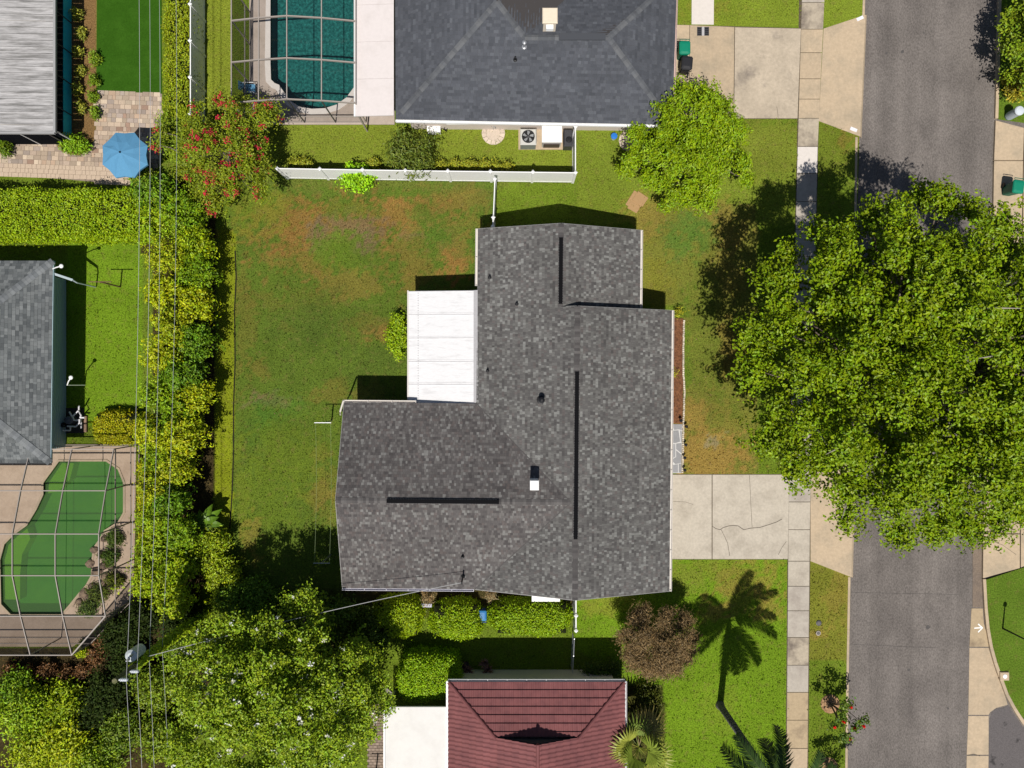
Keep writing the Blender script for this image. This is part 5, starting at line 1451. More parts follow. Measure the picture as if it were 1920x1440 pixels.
MB().lathe(p.x, p.y, [(.13, 0), (.17, .30), (.18, .31)], 16).build('body', M('bucket_white', (.6, .65, .72), .5, .3), t); MB().lathe(p.x, p.y, [(.18, .30), (.18, .35), (.05, .37)], 16).build('lid', M('bucket_blue', (.02, .16, .55), .4, .4), t)

# two blue pool chairs in the cage shade
for k, (c, lb) in enumerate((((475, 172), 'blue and white lounge chair by the cage wall'), ((508, 212), 'blue chair in the shadowed cage corner'))):
    p = P(*c); t = thing('lounge_chair', lb, 'chair', (p.x, p.y, .06), 'lounge chairs on the pool deck')
    bl = M('chair_blue', (.10, .26, .42), .7, .2)
    MB().beam((p.x-.25, p.y, .42), (p.x+.25, p.y, .40), .5, .03).build('seat', bl, t)
    MB().add([(p.x-.27, p.y-.25, .42), (p.x-.27, p.y+.25, .42), (p.x-.5, p.y+.25, .95), (p.x-.5, p.y-.25, .95)], [(0, 1, 2, 3)]).build('backrest', bl, t)
    for sx in (-.24, .24):
        for sy_ in (-.24, .24): MB().tube([(p.x+sx, p.y+sy_, .06), (p.x+sx, p.y+sy_, .42)], .018, 6).build('leg', WHITE, t)
    for sy_ in (-.27, .27): MB().tube([(p.x-.4, p.y+sy_, .62), (p.x+.22, p.y+sy_, .62), (p.x+.25, p.y+sy_, .42)], .02, 6).build('armrest', WHITE, t)

# ---------------------------------------------------------------- wheeled bins
def bin_(label, c, rz, body, lid, group=None, h=1.05, size=1.0, wheels=True):
    p = P(*c); t = thing('wheeled_bin', label, 'bin', (p.x, p.y, 0), group)
    ca, sa = math.cos(R(rz)), math.sin(R(rz))
    def T(x, y, z): return (p.x + ca*x*size - sa*y*size, p.y + sa*x*size + ca*y*size, z*size)
    def loft(name, secs, mat, par):
        m = MB(); v = []; f = []
        for (hx, hy, z, oy) in secs:
            c_ = .25 * min(hx, hy)
            v += [T(a, b + oy, z) for a, b in ((-hx+c_, -hy), (hx-c_, -hy), (hx, -hy+c_), (hx, hy-c_), (hx-c_, hy), (-hx+c_, hy), (-hx, hy-c_), (-hx, -hy+c_))]
        for i in range(len(secs) - 1):
            for k in range(8): f.append((i*8+k, i*8+(k+1) % 8, (i+1)*8+(k+1) % 8, (i+1)*8+k))
        f.append(tuple(reversed(range(8)))); f.append(tuple(range((len(secs)-1)*8, len(secs)*8)))
        return m.add(v, f).build(name, mat, par)
    loft('body', [(.22, .26, .05, 0), (.29, .34, .95, 0)], body, t)
    l = loft('lid', [(.315, .38, .95, 0), (.315, .38, .99, 0), (.28, .34, 1.04, -.01), (.18, .22, 1.07, -.02)], lid, t)
    MB().tube([T(-.27, .40, 1.0), T(-.27, .46, 1.0), T(.27, .46, 1.0), T(.27, .40, 1.0)], .022*size, 6).build('handle', body, t)
    for sx in (-.27, .27):
        m = MB()
        m.tube([T(sx-.03, .30, .13), T(sx+.03, .30, .13)], .13*size, 14); m.build('wheel', BLACK, t)
    return t
GRN = M('bin_green', (.005, .20, .12), .45, .35, var=.04, vscale=6); GRN2 = M('bin_green_body', (.004, .11, .07), .5, .3)
bin_('bright green lidded bin across the road on the pale drive', (1886, 359), -8, GRN2, GRN)
bin_('green lidded bin beside the grey roof edge', (1276, 105), 0, GRN2, GRN)
bin_('black wheeled bin standing behind the green one by the roof edge', (1280, 133), 175, BLACK, M('bin_dark', (.02, .02, .024), .5, .3))
bin_('blue bin between the two clipped hedges', (905, 1146), 180, M('bin_blue', (.02, .05, .35), .5, .3), M('bin_blue_lid', (.02, .16, .38), .5, .3), size=.8)
# round lidded can on the east verge
p = P(1890, 219); t = thing('round_can', 'pale round lidded can on the grass verge across the road', 'can', (p.x, p.y, 0))
MB().lathe(p.x, p.y, [(.20, 0), (.235, .12), (.235, .85), (.25, .87)], 20).build('body', M('can_blue_grey', (.36, .42, .48), .5, .4), t); MB().lathe(p.x, p.y, [(.26, .86), (.265, .92), (.22, .97), (.05, 1.0)], 20).build('lid', M('can_lid', (.55, .60, .66), .5, .4), t)
# slim pole across the road
p = P(1880, 1178); t = thing('lamp_post', 'slim black post on the lawn across the road', 'post', (p.x, p.y, 0))
MB().tube([(p.x, p.y, 0), (p.x, p.y, 2.6)], [.05, .035], 8).build('pole', BLACK, t); MB().lathe(p.x, p.y, [(.04, 2.6), (.12, 2.66), (.10, 2.85), (.02, 2.92)], 8).build('lamp_head', BLACK, t)
p = P(1882, 1267); t = thing('meter_box', 'square beige meter box with a round cover near the kerb', 'meter box', (p.x, p.y, 0))
MB().bbox(p.x-.26, p.y-.24, -.02, p.x+.26, p.y+.24, .10, .03).build('casing', CONC_TAN, t); MB().lathe(p.x, p.y, [(.12, .09), (.12, .115), (.05, .12)], 14).build('cover', WHITE, t)
for c, lb, mt, r_ in (((1535, 1168), 'dark round valve cover in the verge grass', DKMETAL, .16), ((1534, 1187), 'grey round valve cover in the verge grass', CONC_GREY, .14)):
    p = P(*c); t = thing('valve_cover', lb, 'valve cover', (p.x, p.y, 0)); MB().lathe(p.x, p.y, [(r_, -.02), (r_, .035), (r_*.8, .045)], 14).build('ring', mt, t); MB().lathe(p.x, p.y, [(r_*.7, .04), (r_*.66, .055), (.02, .058)], 12).build('lid', M('cover_grey', (.13, .12, .125), .8, .2), t)

# flattened cardboard on the lawn
p = P(1192, 380); cbm = M('cardboard', (.38, .24, .12), .9, .1, var=.06, vscale=6)
t = thing('cardboard', 'flattened tan cardboard box lying on the lawn by the roof', 'cardboard', (p.x, p.y, 0))
for k, (dx, dy, w, h_, a_, z) in enumerate(((0, .08, .8, .95, -32, .03), (-.12, -.28, .6, .42, -30, .045), (.25, .2, .7, .6, -34, .06))):
    ca, sa = math.cos(R(a_)), math.sin(R(a_))
    MB().prism([(p.x+dx + ca*x-sa*y, p.y+dy + sa*x+ca*y) for x, y in ((-w/2, -h_/2), (w/2, -h_/2), (w/2, h_/2), (-w/2, h_/2))], z - .012, z).build('flap', cbm, t)

# ---------------------------------------------------------------- clothes-line posts
def tpost(label, base, h, half, mat, rz=0):
    p = P(*base); t = thing('clothes_post', label, 'clothes post', (p.x, p.y, 0), 'T-shaped clothes-line posts')
    MB().tube([(p.x, p.y, 0), (p.x, p.y, h)], .04, 8).build('pole', mat, t)
    d = Vector((math.cos(R(rz)), math.sin(R(rz)), 0)) * half
    MB().tube([Vector((p.x, p.y, h)) - d, Vector((p.x, p.y, h)) + d], .026, 8).build('crossbar', mat, t)
    for k in (-.9, 0, .9): MB().tube([Vector((p.x, p.y, h)) + d*k, Vector((p.x, p.y, h - .07)) + d*k], .012, 5).build('hook', DKMETAL, t)
    return Vector((p.x, p.y, h)), d
RUST = M('rusty_pole', (.17, .10, .06), .8, .2)
tpost('rusty T-shaped clothes post on the bright left lawn', (226, 538), 2.0, .62, RUST)
h1_, d1_ = tpost('pale T-shaped clothes post near the west gable corner', (622, 789), 1.9, .45, GALV)
h2_, d2_ = tpost('pale T-shaped clothes post in the tree shadow by the gable', (620, 1040), 1.9, .45, GALV)
for k, s in enumerate((-.9, .9)):
    a = h1_ + d1_*s - Vector((0, 0, .07)); b = h2_ + d2_*s - Vector((0, 0, .07))
    m = MB().tube([a.lerp(b, i/8) - Vector((0, 0, .25*math.sin(math.pi*i/8))) for i in range(9)], .006, 4)
    tag(m.build('clothes_line', M('line_green', (.25, .32, .16), .7, .2), None, (a + b) / 2), ['sagging clothes line farther from the house wall', 'sagging clothes line nearer to the house wall'][k], 'clothes line')
tpost('thin dark cross-shaped post on the brick patio', (706, 1440), 1.7, .35, DKMETAL)

# diagonal downpipe at the west corner of the roof
a = rot(xW, cN, ZE - .1)
m = MB().tube([a + Vector((-.05, .1, 0)), a + Vector((-.35, -.5, -.5)), a + Vector((-.75, -.75, -2.2))], .05, 7)
m.build('downspout', M('cream_trim', (.6, .6, .6)), house)

# ---------------------------------------------------------------- pool equipment beside the grey house
pe = thing('pool_pipework', 'tangle of white plastic pipes on a pad by the blue-grey wall', 'pipes', (*P(138, 785).xy, 0))
PIPE = M('pvc_white', (.68, .66, .70), .4, .4)
def pp(*l): return [P(x, y, z) for x, y, z in l]
for l in (pp((130, 772, .5), (137, 784, .5), (139, 788, .5), (147, 788, .5)), pp((137, 780, .7), (147, 770, .7), (152, 779, .7), (150, 783, .4)), pp((148, 762, .9), (148, 769, .6)),
          pp((149, 786, .5), (149, 793, .5), (142, 800, .5), (126, 799, .5)), pp((118, 807, .4), (132, 807, .4), (132, 800, .4)), pp((152, 783, .3), (152, 803, .3)), pp((150, 783, .5), (159, 783, .5))):
    MB().tube(l, .045, 7).build('pipe', PIPE, pe)
q = P(127, 788, .6); MB().lathe(q.x, q.y, [(.22, 0), (.24, .5), (.2, .62), (.06, .66)], 16).build('filter_tank', M('tank_grey', (.10, .10, .13), .5, .3), pe)
q = P(116, 797, .5); MB().lathe(q.x, q.y, [(.12, .05), (.14, .35), (.12, .48), (.03, .5)], 12).build('pump', BLACK, pe)
tag(MB().bbox(*P(160, 810).xy, -.02, *P(165, 780).xy, .16, .02).build('timber_edging', M('old_timber', (.26, .17, .12), .9, .1, var=.25, vscale=12), None, P(162, 795)), 'weathered timber edging beside the round yellow bush', 'edging')
MB().bbox(P(120, 0).x, P(0, 812).y, -.02, P(158, 0).x, P(0, 765).y, .05, .01).build('pad', M('dark_pad', (.05, .045, .045), .9, .1), pe)

# things along the south wall of the main house
p0 = P(997, 1128, 1.1); p1 = P(1050, 1112, 1.1)
wb = thing('storage_cabinet', 'white flat-topped cabinet against the south wall', 'cabinet', ((p0.x+p1.x)/2, (p0.y+p1.y)/2, 0))
MB().box(p0.x+.04, p0.y+.04, 0, p1.x-.04, p1.y+.25, 1.06).build('casing', WHITE, wb); MB().bbox(p0.x, p0.y, 1.06, p1.x, p1.y+.28, 1.12, .02).build('lid', WHITE, wb)
p0 = P(766, 1136, .6); t = thing('garden_bench', 'pale narrow bench top beside the left clipped hedges', 'bench', (p0.x+.7, p0.y, 0))
MB().bbox(p0.x, p0.y-.08, .55, p0.x+1.3, p0.y+.12, .62, .01).build('seat', M('lavender_white', (.45, .45, .55), .6, .3), t)
for dx in (.1, 1.2): MB().box(p0.x+dx-.05, p0.y-.05, 0, p0.x+dx+.05, p0.y+.08, .55).build('leg', WHITE, t)

# ---------------------------------------------------------------- power pole and wires
pb = P(386, 1149); PT = 9.2
pole = thing('utility_pole', 'tall utility pole wrapped in green vines with a grey transformer', 'utility pole', (pb.x, pb.y, 0))
MB().tube([(pb.x, pb.y, 0), (pb.x, pb.y, 3), (pb.x, pb.y, 6), (pb.x, pb.y, PT)], [.17, .155, .14, .115], 12).build('pole', M('pole_wood', (.11, .12, .05), .9, .1, c2=(.17, .15, .10), c2scale=5, var=.3, vscale=20), pole)
tr = Vector((pb.x - .12, pb.y + .5, 0))
tk = MB().lathe(tr.x, tr.y, [(.22, 6.75), (.27, 6.82), (.27, 7.6), (.28, 7.63), (.16, 7.72), (.03, 7.74)], 20).build('transformer', M('transformer_grey', (.50, .54, .56), .4, .4), pole)
for dx, dy in ((.1, .08), (-.05, -.12)): MB().lathe(tr.x+dx, tr.y+dy, [(.05, 7.68), (.07, 7.75), (.045, 7.8), (.06, 7.86), (.03, 7.95)], 8).build('bushing', GALV, tk)
ZA, ZB = 9.05, 8.15
for z in (ZA, ZB):
    MB().tube([(pb.x + .05, pb.y, z), (pb.x + .25, pb.y, z), (pb.x + .52, pb.y, z + .02)], [.03, .06, .055], 8).build('insulator', M('porcelain', (.62, .65, .70), .25, .5), pole)
    for k in range(4): MB().tube([(pb.x + .2 + .08*k, pb.y, z), (pb.x + .225 + .08*k, pb.y, z)], .085, 10).build('insulator_disc', M('porcelain', (.6, .6, .6)), pole)
# vines up the pole
n = 2600
zz = rng.uniform(0, 7.6, n) ; th = rng.uniform(0, 6.283, n); rr = .16 + np.abs(rng.normal(size=n)) * .10 * (1.2 - zz / 9)
vp = np.stack([pb.x + rr*np.cos(th), pb.y + rr*np.sin(th), zz], 1); vn = np.stack([np.cos(th), np.sin(th), np.full(n, .4)], 1)
V, F, C = leaf_arrays(vp, vn + rng.normal(size=(n, 3))*.3, .14, .1, tint(n, (.15, .22, .02)))
tri_mesh('vine', V, F, C, LEAF, pole)
WIREM = M('aluminium_wire', (.55, .55, .56), .4, .4, metal=.3); CABLE = M('grey_cable', (.34, .36, .36), .5, .3)
def wire(label, x, z_p, sag, zN, rad=.0085, mat=None, yN=37.0, yS_=-50.0, xN=None, xS=None):
    xN = x if xN is None else xN; xS = x if xS is None else xS
    pts = []
    for i in range(25):
        t = i / 24; y = yN + (pb.y - yN) * t
        pts.append((xN + (x - xN)*t, y, zN + (z_p - zN)*t - sag*4*t*(1-t)))
    for i in range(1, 13):
        t = i / 12; y = pb.y + (yS_ - pb.y) * t
        pts.append((x + (xS - x)*t, y, z_p - sag*.9*4*t*(1-t)))
    tag(MB().tube(pts, rad, 5).build('power_line', mat or WIREM, None, (x, pb.y, z_p)), label, 'power line', 'overhead wires along the back boundary')
wire('westernmost and highest overhead wire, on the pole-top insulator', pb.x + .48, ZA + .08, 1.1, 9.1)
wire('second overhead wire from the left, on the lower insulator', pb.x + .47, ZB + .08, 1.1, 8.1)
wire('third overhead cable from the left, beside the pole', pb.x + .18, 6.6, 1.05, 6.6, .010, CABLE)
wire('fourth overhead cable, lowest and rightmost over the hedge row', pb.x + .2, 5.4, 1.3, 5.0, .009, CABLE)
# service drop to the house
a = Vector((pb.x + .12, pb.y + .1, 6.7)); b = MAST
m = MB().tube([a.lerp(b, i/14) - Vector((0, 0, .55*4*(i/14)*(1-i/14))) for i in range(15)], .016, 5)
tag(m.build('service_wire', M('service_grey', (.40, .40, .40), .5, .3), None, (a + b) / 2), 'service wire from the vine-covered pole to the grey roof', 'power line')
# ---------------------------------------------------------------- trees
def big_tree(name, label, base, cx, cy, Rx, Ry, z0, z1, trunk_r, leaf_base, n_clump, n_sprig, k, L, W, cr=(.7, 1.6), fork=.35, sep=.55, flat=.62, limbs=16, seed=1, spread=.2, edge=.18, cat='tree', yellow=.25, val=.25, group=None, lr=.12):
    rnd = random.Random(seed)
    t = thing(name, label, cat, (base.x, base.y, 0), group)
    ph = [rnd.uniform(0, 6.28) for _ in range(4)]
    cen = []; rad = []
    tries = 0
    while len(cen) < n_clump and tries < 20000:
        tries += 1
        a = rnd.uniform(0, 6.283); u = math.sqrt(rnd.uniform(0, 1))
        em = 1 + edge * (math.sin(3*a + ph[0]) * .6 + math.sin(5*a + ph[1]) * .5 + math.sin(8*a + ph[2]) * .4)
        x = cx + Rx * em * u * math.cos(a); y = cy + Ry * em * u * math.sin(a)
        dome = math.sqrt(max(0, 1 - u*u*.92))
        z = z0 + (z1 - z0) * dome * rnd.uniform(.55, 1.0)
        r = rnd.uniform(*cr) * (1 - .35*u)
        if any((x-c[0])**2 + (y-c[1])**2 + (z-c[2])**2 < (sep*(r+q))**2 for c, q in zip(cen, rad)): continue
        cen.append((x, y, z)); rad.append(r)
    R3 = [(r, r, r*flat) for r in rad]
    fk = Vector((base.x + (cx-base.x)*.3, base.y + (cy-base.y)*.3, z0 * .75 + z1 * .05))
    add_trunk(t, (base.x, base.y, 0), fk, trunk_r, trunk_r*.75)
    order = sorted(range(len(cen)), key=lambda i: -((cen[i][0]-cx)**2 + (cen[i][1]-cy)**2))
    for i in order[:limbs//2] + rnd.sample(range(len(cen)), min(len(cen), limbs - limbs//2)):
        c = cen[i]
        add_limbs(t, fk, [(c[0], c[1], c[2] + rad[i]*.1)], lr, .02)
    crown_mesh(t, cen, R3, n_sprig, k, L, W, leaf_base, spread, val=val, yellow=yellow, shell=.5)
    inner = [(cx + (c[0]-cx)*.8, cy + (c[1]-cy)*.8, max(z0*.6, c[2] - 2.2 - r*.6)) for c, r in zip(cen, rad)]
    if Rx > 5: crown_mesh(t, inner, [(r*1.1, r*1.1, r*.4) for r in rad], n_sprig // 4, k, L*1.4, W*1.4, leaf_base, spread*1.4, name='inner_crown', val=val, yellow=yellow, shell=.4)
    return t, cen, rad

OAK = (.084, .134, .006)
t, oc, orad = big_tree('oak_tree', 'huge spreading green shade tree overhanging the road and front lawn', P(1572, 705), 19.2, .7, 8.5, 7.8, 5.6, 12.2, .45, OAK, 112, 11500, 10, .165, .105, (.85, 1.7), limbs=46, seed=4, spread=.125, edge=.07, sep=.72, flat=.9)
# bare twigs showing in the crown
for k in range(14):
    i = random.randrange(len(oc)); c = Vector(oc[i]); a = random.uniform(0, 6.28)
    e = c + Vector((math.cos(a)*1.2, math.sin(a)*1.2, .25 + orad[i]*.55))
    MB().tube([c, (c+e)/2 + Vector((0, 0, .15)), e], [.05, .035, .012], 5).build('bare_branch', M('pale_bark', (.34, .30, .25), .9, .1), t)
big_tree('oak_tree', 'green street tree beyond the road, its crown cut by the frame', P(1985, 760), 31.0, -1.2, 6.4, 7.4, 3.4, 9.4, .35, (.09, .142, .009), 62, 4200, 10, .165, .105, (.8, 1.5), limbs=18, seed=9, spread=.125, sep=.66, flat=.85)
# round bright-green tree by the north house
big_tree('privet_tree', 'bright lime-green round tree at the north house corner', P(1280, 300), P(1300, 272, 3.2).x, P(1300, 272, 3.2).y, 3.05, 3.1, 1.6, 4.4, .14, (.102, .165, .008), 46, 3400, 9, .175, .075, (.55, 1.0), limbs=16, seed=5, spread=.11, sep=.6, flat=.8, lr=.06, edge=.16)
# crape myrtle with red flower heads
t, cm, cr_ = big_tree('crape_myrtle', 'airy crape myrtle with crimson blossoms over the fence end', P(452, 330), P(408, 272, 3.4).x, P(408, 272, 3.4).y, 3.0, 2.9, 1.6, 4.6, .09, (.10, .135, .016), 46, 3000, 8, .13, .06, (.45, .85), limbs=22, seed=6, spread=.15, lr=.045, edge=.25)
fp, fn, _ = blob_points([(c[0], c[1], c[2] + .12) for c in cm], [(r, r, r*.6) for r in cr_], 105, .35, .05, 1.0)
fq, fnn, fi = sprig(fp, fn, 16, .10)
V, F, C = leaf_arrays(fq, fnn, .085, .085, tint(len(fq), (.26, .012, .07), .3, .05, fi))
o = tri_mesh('blossoms', V, F, C, PETAL, t); o['kind'] = 'stuff'
# white-flowered tree at the bottom left
t, wm, wr = big_tree('flowering_tree', 'large dense green tree dotted with white flowers, bottom left', P(575, 1260), -11.9, -15.8, 5.2, 4.9, 2.8, 8.4, .22, (.112, .172, .018), 84, 7600, 9, .14, .085, (.7, 1.25), limbs=22, seed=7, spread=.115, edge=.10, lr=.08, sep=.6, flat=.8)
fp, fn, _ = blob_points([(c[0], c[1], c[2] + .1) for c in wm], [(r, r, r*.62) for r in wr], 130, .1, .05, 1.0)
fq, fnn, fi = sprig(fp, fn, 7, .07)
V, F, C = leaf_arrays(fq, fnn, .12, .10, tint(len(fq), (.41, .44, .92), .12, .03, fi))
o = tri_mesh('blossoms', V, F, C, PETAL, t); o['kind'] = 'stuff'
# brown-leaved ball tree on the south lawn
big_tree('brown_tree', 'round russet-brown tree on the south front lawn', P(1208, 1178), P(1240, 1213, 3.0).x, P(1240, 1213, 3.0).y, 1.95, 1.85, 1.5, 3.7, .08, (.108, .078, .085), 50, 3600, 9, .17, .028, (.42, .66), limbs=16, seed=8, spread=.13, lr=.03, edge=.05, yellow=.12, val=.45)

# ---------------------------------------------------------------- palms
def frond(parent, base, az, el, length, n_leaf, leaf_len, width, col, droop=1.1, name='frond', flat=.25):
    """feather frond: arching midrib with two rows of leaflets"""
    d = Vector((math.cos(az), math.sin(az), 0)); p = Vector(base); pts = [p.copy()]; e = el
    seg = 12
    for i in range(seg):
        e -= droop / seg
        p = p + (d * math.cos(e) + Vector((0, 0, math.sin(e)))) * (length / seg); pts.append(p.copy())
    m = MB(); m.col = (col[0]*.9 + .05, col[1]*.9 + .05, col[2] + .02)
    m.tube(pts, [.035 * (1 - .85*i/seg) for i in range(seg + 1)], 5)
    s = Vector((-d.y, d.x, 0))
    for k in range(n_leaf):
        t_ = .12 + .86 * k / n_leaf; f = t_ * seg; i = min(seg - 1, int(f)); q = pts[i].lerp(pts[i+1], f - i); tan = (pts[i+1] - pts[i]).normalized()
        ll = leaf_len * (math.sin(math.pi * min(1, t_*.85 + .12)) ** .6)
        for sg in (-1, 1):
            dr = (s * sg * .8 + tan * .65 + Vector((0, 0, random.uniform(-.35, flat)))).normalized()
            tip_ = q + dr * ll + Vector((0, 0, -ll*.22)); w = tan * width
            v_ = random.uniform(.75, 1.25); m.col = (col[0]*v_, col[1]*v_, col[2]*v_)
            mid = q + dr * ll * .5
            m.add([q - w*.5, mid - w*.8, tip_, mid + w*.8, q + w*.5], [(0, 1, 3, 4), (1, 2, 3)])
    return m.build(name, LEAF, parent)
pbse = P(1350, 1322); ph_ = 8.8
palm = thing('palm_tree', 'tall slim palm leaning out of frame, its shadow across the lawn', 'palm', (pbse.x, pbse.y, 0))
ptop = Vector((pbse.x + .05, pbse.y + .1, ph_))
MB().tube([(pbse.x, pbse.y, 0), (pbse.x, pbse.y, .4), (pbse.x + .02, pbse.y + .03, 3), (pbse.x + .04, pbse.y + .06, 6), ptop], [.26, .19, .155, .14, .15], 12).build('trunk', M('palm_trunk', (.15, .14, .14), .9, .1, c2=(.22, .21, .20), c2scale=3, var=.25, vscale=14, bump=.6, bscale=20), palm)
for z in range(28):
    zz_ = .6 + z * .29; MB().lathe(pbse.x + .05*zz_/ph_, pbse.y + .1*zz_/ph_, [(.16 + .03*(1 - zz_/ph_), zz_), (.168 + .03*(1 - zz_/ph_), zz_ + .02), (.16 + .03*(1 - zz_/ph_), zz_ + .04)], 10).build('ring_scar', M('palm_scar', (.10, .095, .095), .9, .1), palm)
MB().tube([ptop, ptop + Vector((0, 0, .5)), ptop + Vector((0, 0, 1.0))], [.15, .13, .05], 10).build('crownshaft', M('palm_shaft', (.10, .15, .03), .6, .3), palm)
for k in range(18):
    a_ = 2.399963 * k + .4; el = [1.1, .7, .35, .05][k % 4]
    frond(palm, ptop + Vector((0, 0, .75 - .2*(k % 4))), a_, el, random.uniform(3.0, 3.7), 46, .60, .05, (.045, .085, .02) if k % 5 else (.10, .085, .03), droop=1.5 + .2*(k % 3))
# fan palm beside the red roof
fpz = 2.2; fpb = P(1200, 1408, 2.6); fpb.z = 0
fpal = thing('fan_palm', 'shaggy yellow-green fan palm beside the red-tiled roof', 'palm', (fpb.x, fpb.y, 0))
MB().tube([(fpb.x, fpb.y, 0), (fpb.x, fpb.y, fpz)], [.2, .16], 10).build('trunk', BARK, fpal)
def fan(parent, base, az, el, stem, rad_, col, n=18):
    d = Vector((math.cos(az)*math.cos(el), math.sin(az)*math.cos(el), math.sin(el))); hub = Vector(base) + d*stem
    m = MB(); m.col = (col[0], col[1]*.9, col[2]); m.tube([base, (Vector(base)+hub)/2 + Vector((0, 0, .08)), hub], [.03, .022, .016], 5)
    s = Vector((-math.sin(az), math.cos(az), 0)); up = d.cross(s)
    for k in range(n):
        a = R(-105 + 210 * k / (n - 1)); dr = (d*math.cos(a) + s*math.sin(a) - up*.0).normalized()
        L_ = rad_ * (1 - .25*abs(a)/1.9) * random.uniform(.9, 1.05); sd = (s*math.cos(a) - d*math.sin(a))
        v_ = random.uniform(.7, 1.3); m.col = (col[0]*v_, col[1]*v_, col[2]*v_)
        mid = hub + dr*L_*.55 + Vector((0, 0, .04)); tp = hub + dr*L_ + Vector((0, 0, -.22*L_))
        m.add([hub - sd*.012, mid - sd*.05, tp, mid + sd*.05, hub + sd*.012], [(0, 1, 3, 4), (1, 2, 3)])
    return m.build('fan_leaf', LEAF, parent)
for k in range(22):
    el = [1.0, .6, .2, -.25][k % 4]
    fan(fpal, (fpb.x, fpb.y, fpz), 2.399963*k, el, random.uniform(.7, 1.1), random.uniform(1.1, 1.45), [(.20, .26, .035), (.26, .28, .045), (.15, .21, .03), (.28, .23, .07)][k % 4])
# banana-like plant by the hedge
bb = P(402, 970); bp = thing('banana_plant', 'broad-leaved banana plant at the hedge edge of the back lawn', 'plant', (bb.x, bb.y, 0))
MB().tube([(bb.x, bb.y, 0), (bb.x, bb.y, 1.3)], [.10, .07], 8).build('stalk', M('banana_stalk', (.10, .14, .03), .6, .3), bp)
for k in range(10):
    az = 2.4*k + .3; d = Vector((math.cos(az), math.sin(az), 0)); s = Vector((-d.y, d.x, 0)); m = MB(); L_ = random.uniform(.7, 1.15); z0_ = random.uniform(.8, 1.4)
    v_ = random.uniform(.8, 1.3); m.col = (.10*v_, .19*v_, .015)
    rows_ = []
    for i in range(7):
        t_ = i / 6; w = .2 * math.sin(math.pi * (t_*.9 + .08)); c = Vector((bb.x, bb.y, z0_)) + d*L_*t_ + Vector((0, 0, .5*t_ - .75*t_*t_))
        rows_.append((c - s*w + Vector((0, 0, .04)), c, c + s*w + Vector((0, 0, .04))))
    for i in range(6): m.add([*rows_[i], *rows_[i+1]], [(0, 1, 4, 3), (1, 2, 5, 4)])
    m.build('leaf', LEAF, bp)

# ---------------------------------------------------------------- hedges
YG = (.15, .215, .012)
hx0, hx1 = P(306, 0, 1.6).x, P(354, 0, 1.6).x
hedge_box('hedge', 'clipped yellow-green hedge strip between the turf and white fence', hx0, P(0, 210, 1.6).y, hx1, P(0, -80, 1.6).y, 1.6, (.13, .17, .014), 3300, 6, .10, .065)
hedge_box('hedge', 'wide clipped lime hedge between the paved patio and grey house', P(-110, 0, 2.0).x, P(0, 441, 1.6).y, P(258, 0, 2.0).x, P(0, 357, 2.0).y, 2.0, (.13, .2, .01), 6200, 6, .11, .07)
hedge_box('hedge', 'long rounded hedge right of the blue bin', P(922, 0, 1.3).x, P(0, 1196, 1.3).y, P(1073, 0, 1.3).x, P(0, 1133, 1.3).y, 1.5, (.115, .19, .010), 5200, 6, .10, .062, rnd=.9)
hedge_box('hedge', 'oval clipped hedge left of the blue bin', P(806, 0, 1.3).x, P(0, 1200, 1.3).y, P(900, 0, 1.3).x, P(0, 1134, 1.3).y, 1.5, (.125, .2, .010), 3600, 6, .10, .062, rnd=.95)
hedge_box('hedge', 'rounded bush left of the oval clipped hedge', P(700, 0, 1.4).x, P(0, 1200, 1.4).y, P(785, 0, 1.4).x, P(0, 1128, 1.4).y, 1.5, (.135, .2, .010), 3000, 6, .11, .065, rnd=.95)
hedge_box('topiary', 'domed yellow clipped bush beside the west pool cage', P(166, 0, 1.2).x, P(0, 832, 1.2).y, P(258, 0, 1.2).x, P(0, 771, 1.2).y, 1.2, (.19, .20, .012), 2300, 6, .09, .06, rnd=.95, cat='bush')
hedge_box('topiary', 'square-cut green bush above the white flat roof', P(747, 0, 1.8).x, P(0, 1316, 1.8).y, P(857, 0, 1.8).x, P(0, 1236, 1.8).y, 1.8, (.12, .21, .010), 3800, 6, .10, .062, rnd=.7, cat='bush')
hedge_box('hedge', 'low yellow hedge strip along the west pool cage wall', P(258, 0, .6).x, P(0, 1110, .6).y, P(274, 0, .6).x, P(0, 865, .6).y, .6, (.22, .23, .012), 1500, 5, .09, .055)

# the overgrown hedge row along the back of the lawn: separate shrubs
HL = 'hedge-row shrub on the %s side of the overgrown back hedge, %s from the patio end'; hcount = {}
rows_c = [(295, 360), (350, 395), (300, 415), (365, 450), (325, 480), (378, 505), (318, 545), (370, 568), (330, 610), (378, 640), (310, 660), (356, 700), (312, 735), (372, 745), (335, 785), (300, 812), (366, 818), (312, 862), (356, 880),
          (300, 915), (345, 942), (300, 975), (342, 1005), (296, 1035), (338, 1065), (292, 1090), (330, 1120)]
for i, (x, y) in enumerate(rows_c):
    x += random.uniform(-6, 6) - (12 if x > 335 else 14)
    x -= max(0, y - 600) * (.05 if x > 330 else .0); h_ = random.uniform(2.7, 3.5); p = P(x, y, h_*.85); r_ = random.uniform(1.0, 1.3) * (.92 if y > 850 else 1)
    b_ = random.choice([(.135, .195, .010), (.105, .175, .010), (.165, .205, .010), (.06, .12, .012), (.125, .19, .010), (.15, .19, .012), (.085, .15, .010)])
    sd_ = 'lawn' if rows_c[i][0] > 335 else 'wire'; hcount[sd_] = hcount.get(sd_, 0) + 1
    shrub('hedge_shrub', HL % (sd_, ORD[hcount[sd_] - 1]), 'shrub', p.x, p.y, r_, r_, h_, b_, n=520, k=8, L=random.choice((.13, .16, .2)), W=.08, spread=.10, group='shrubs in the back hedge row', loose=.6, yellow=.3, val=.4, tall=1, lumps=7)
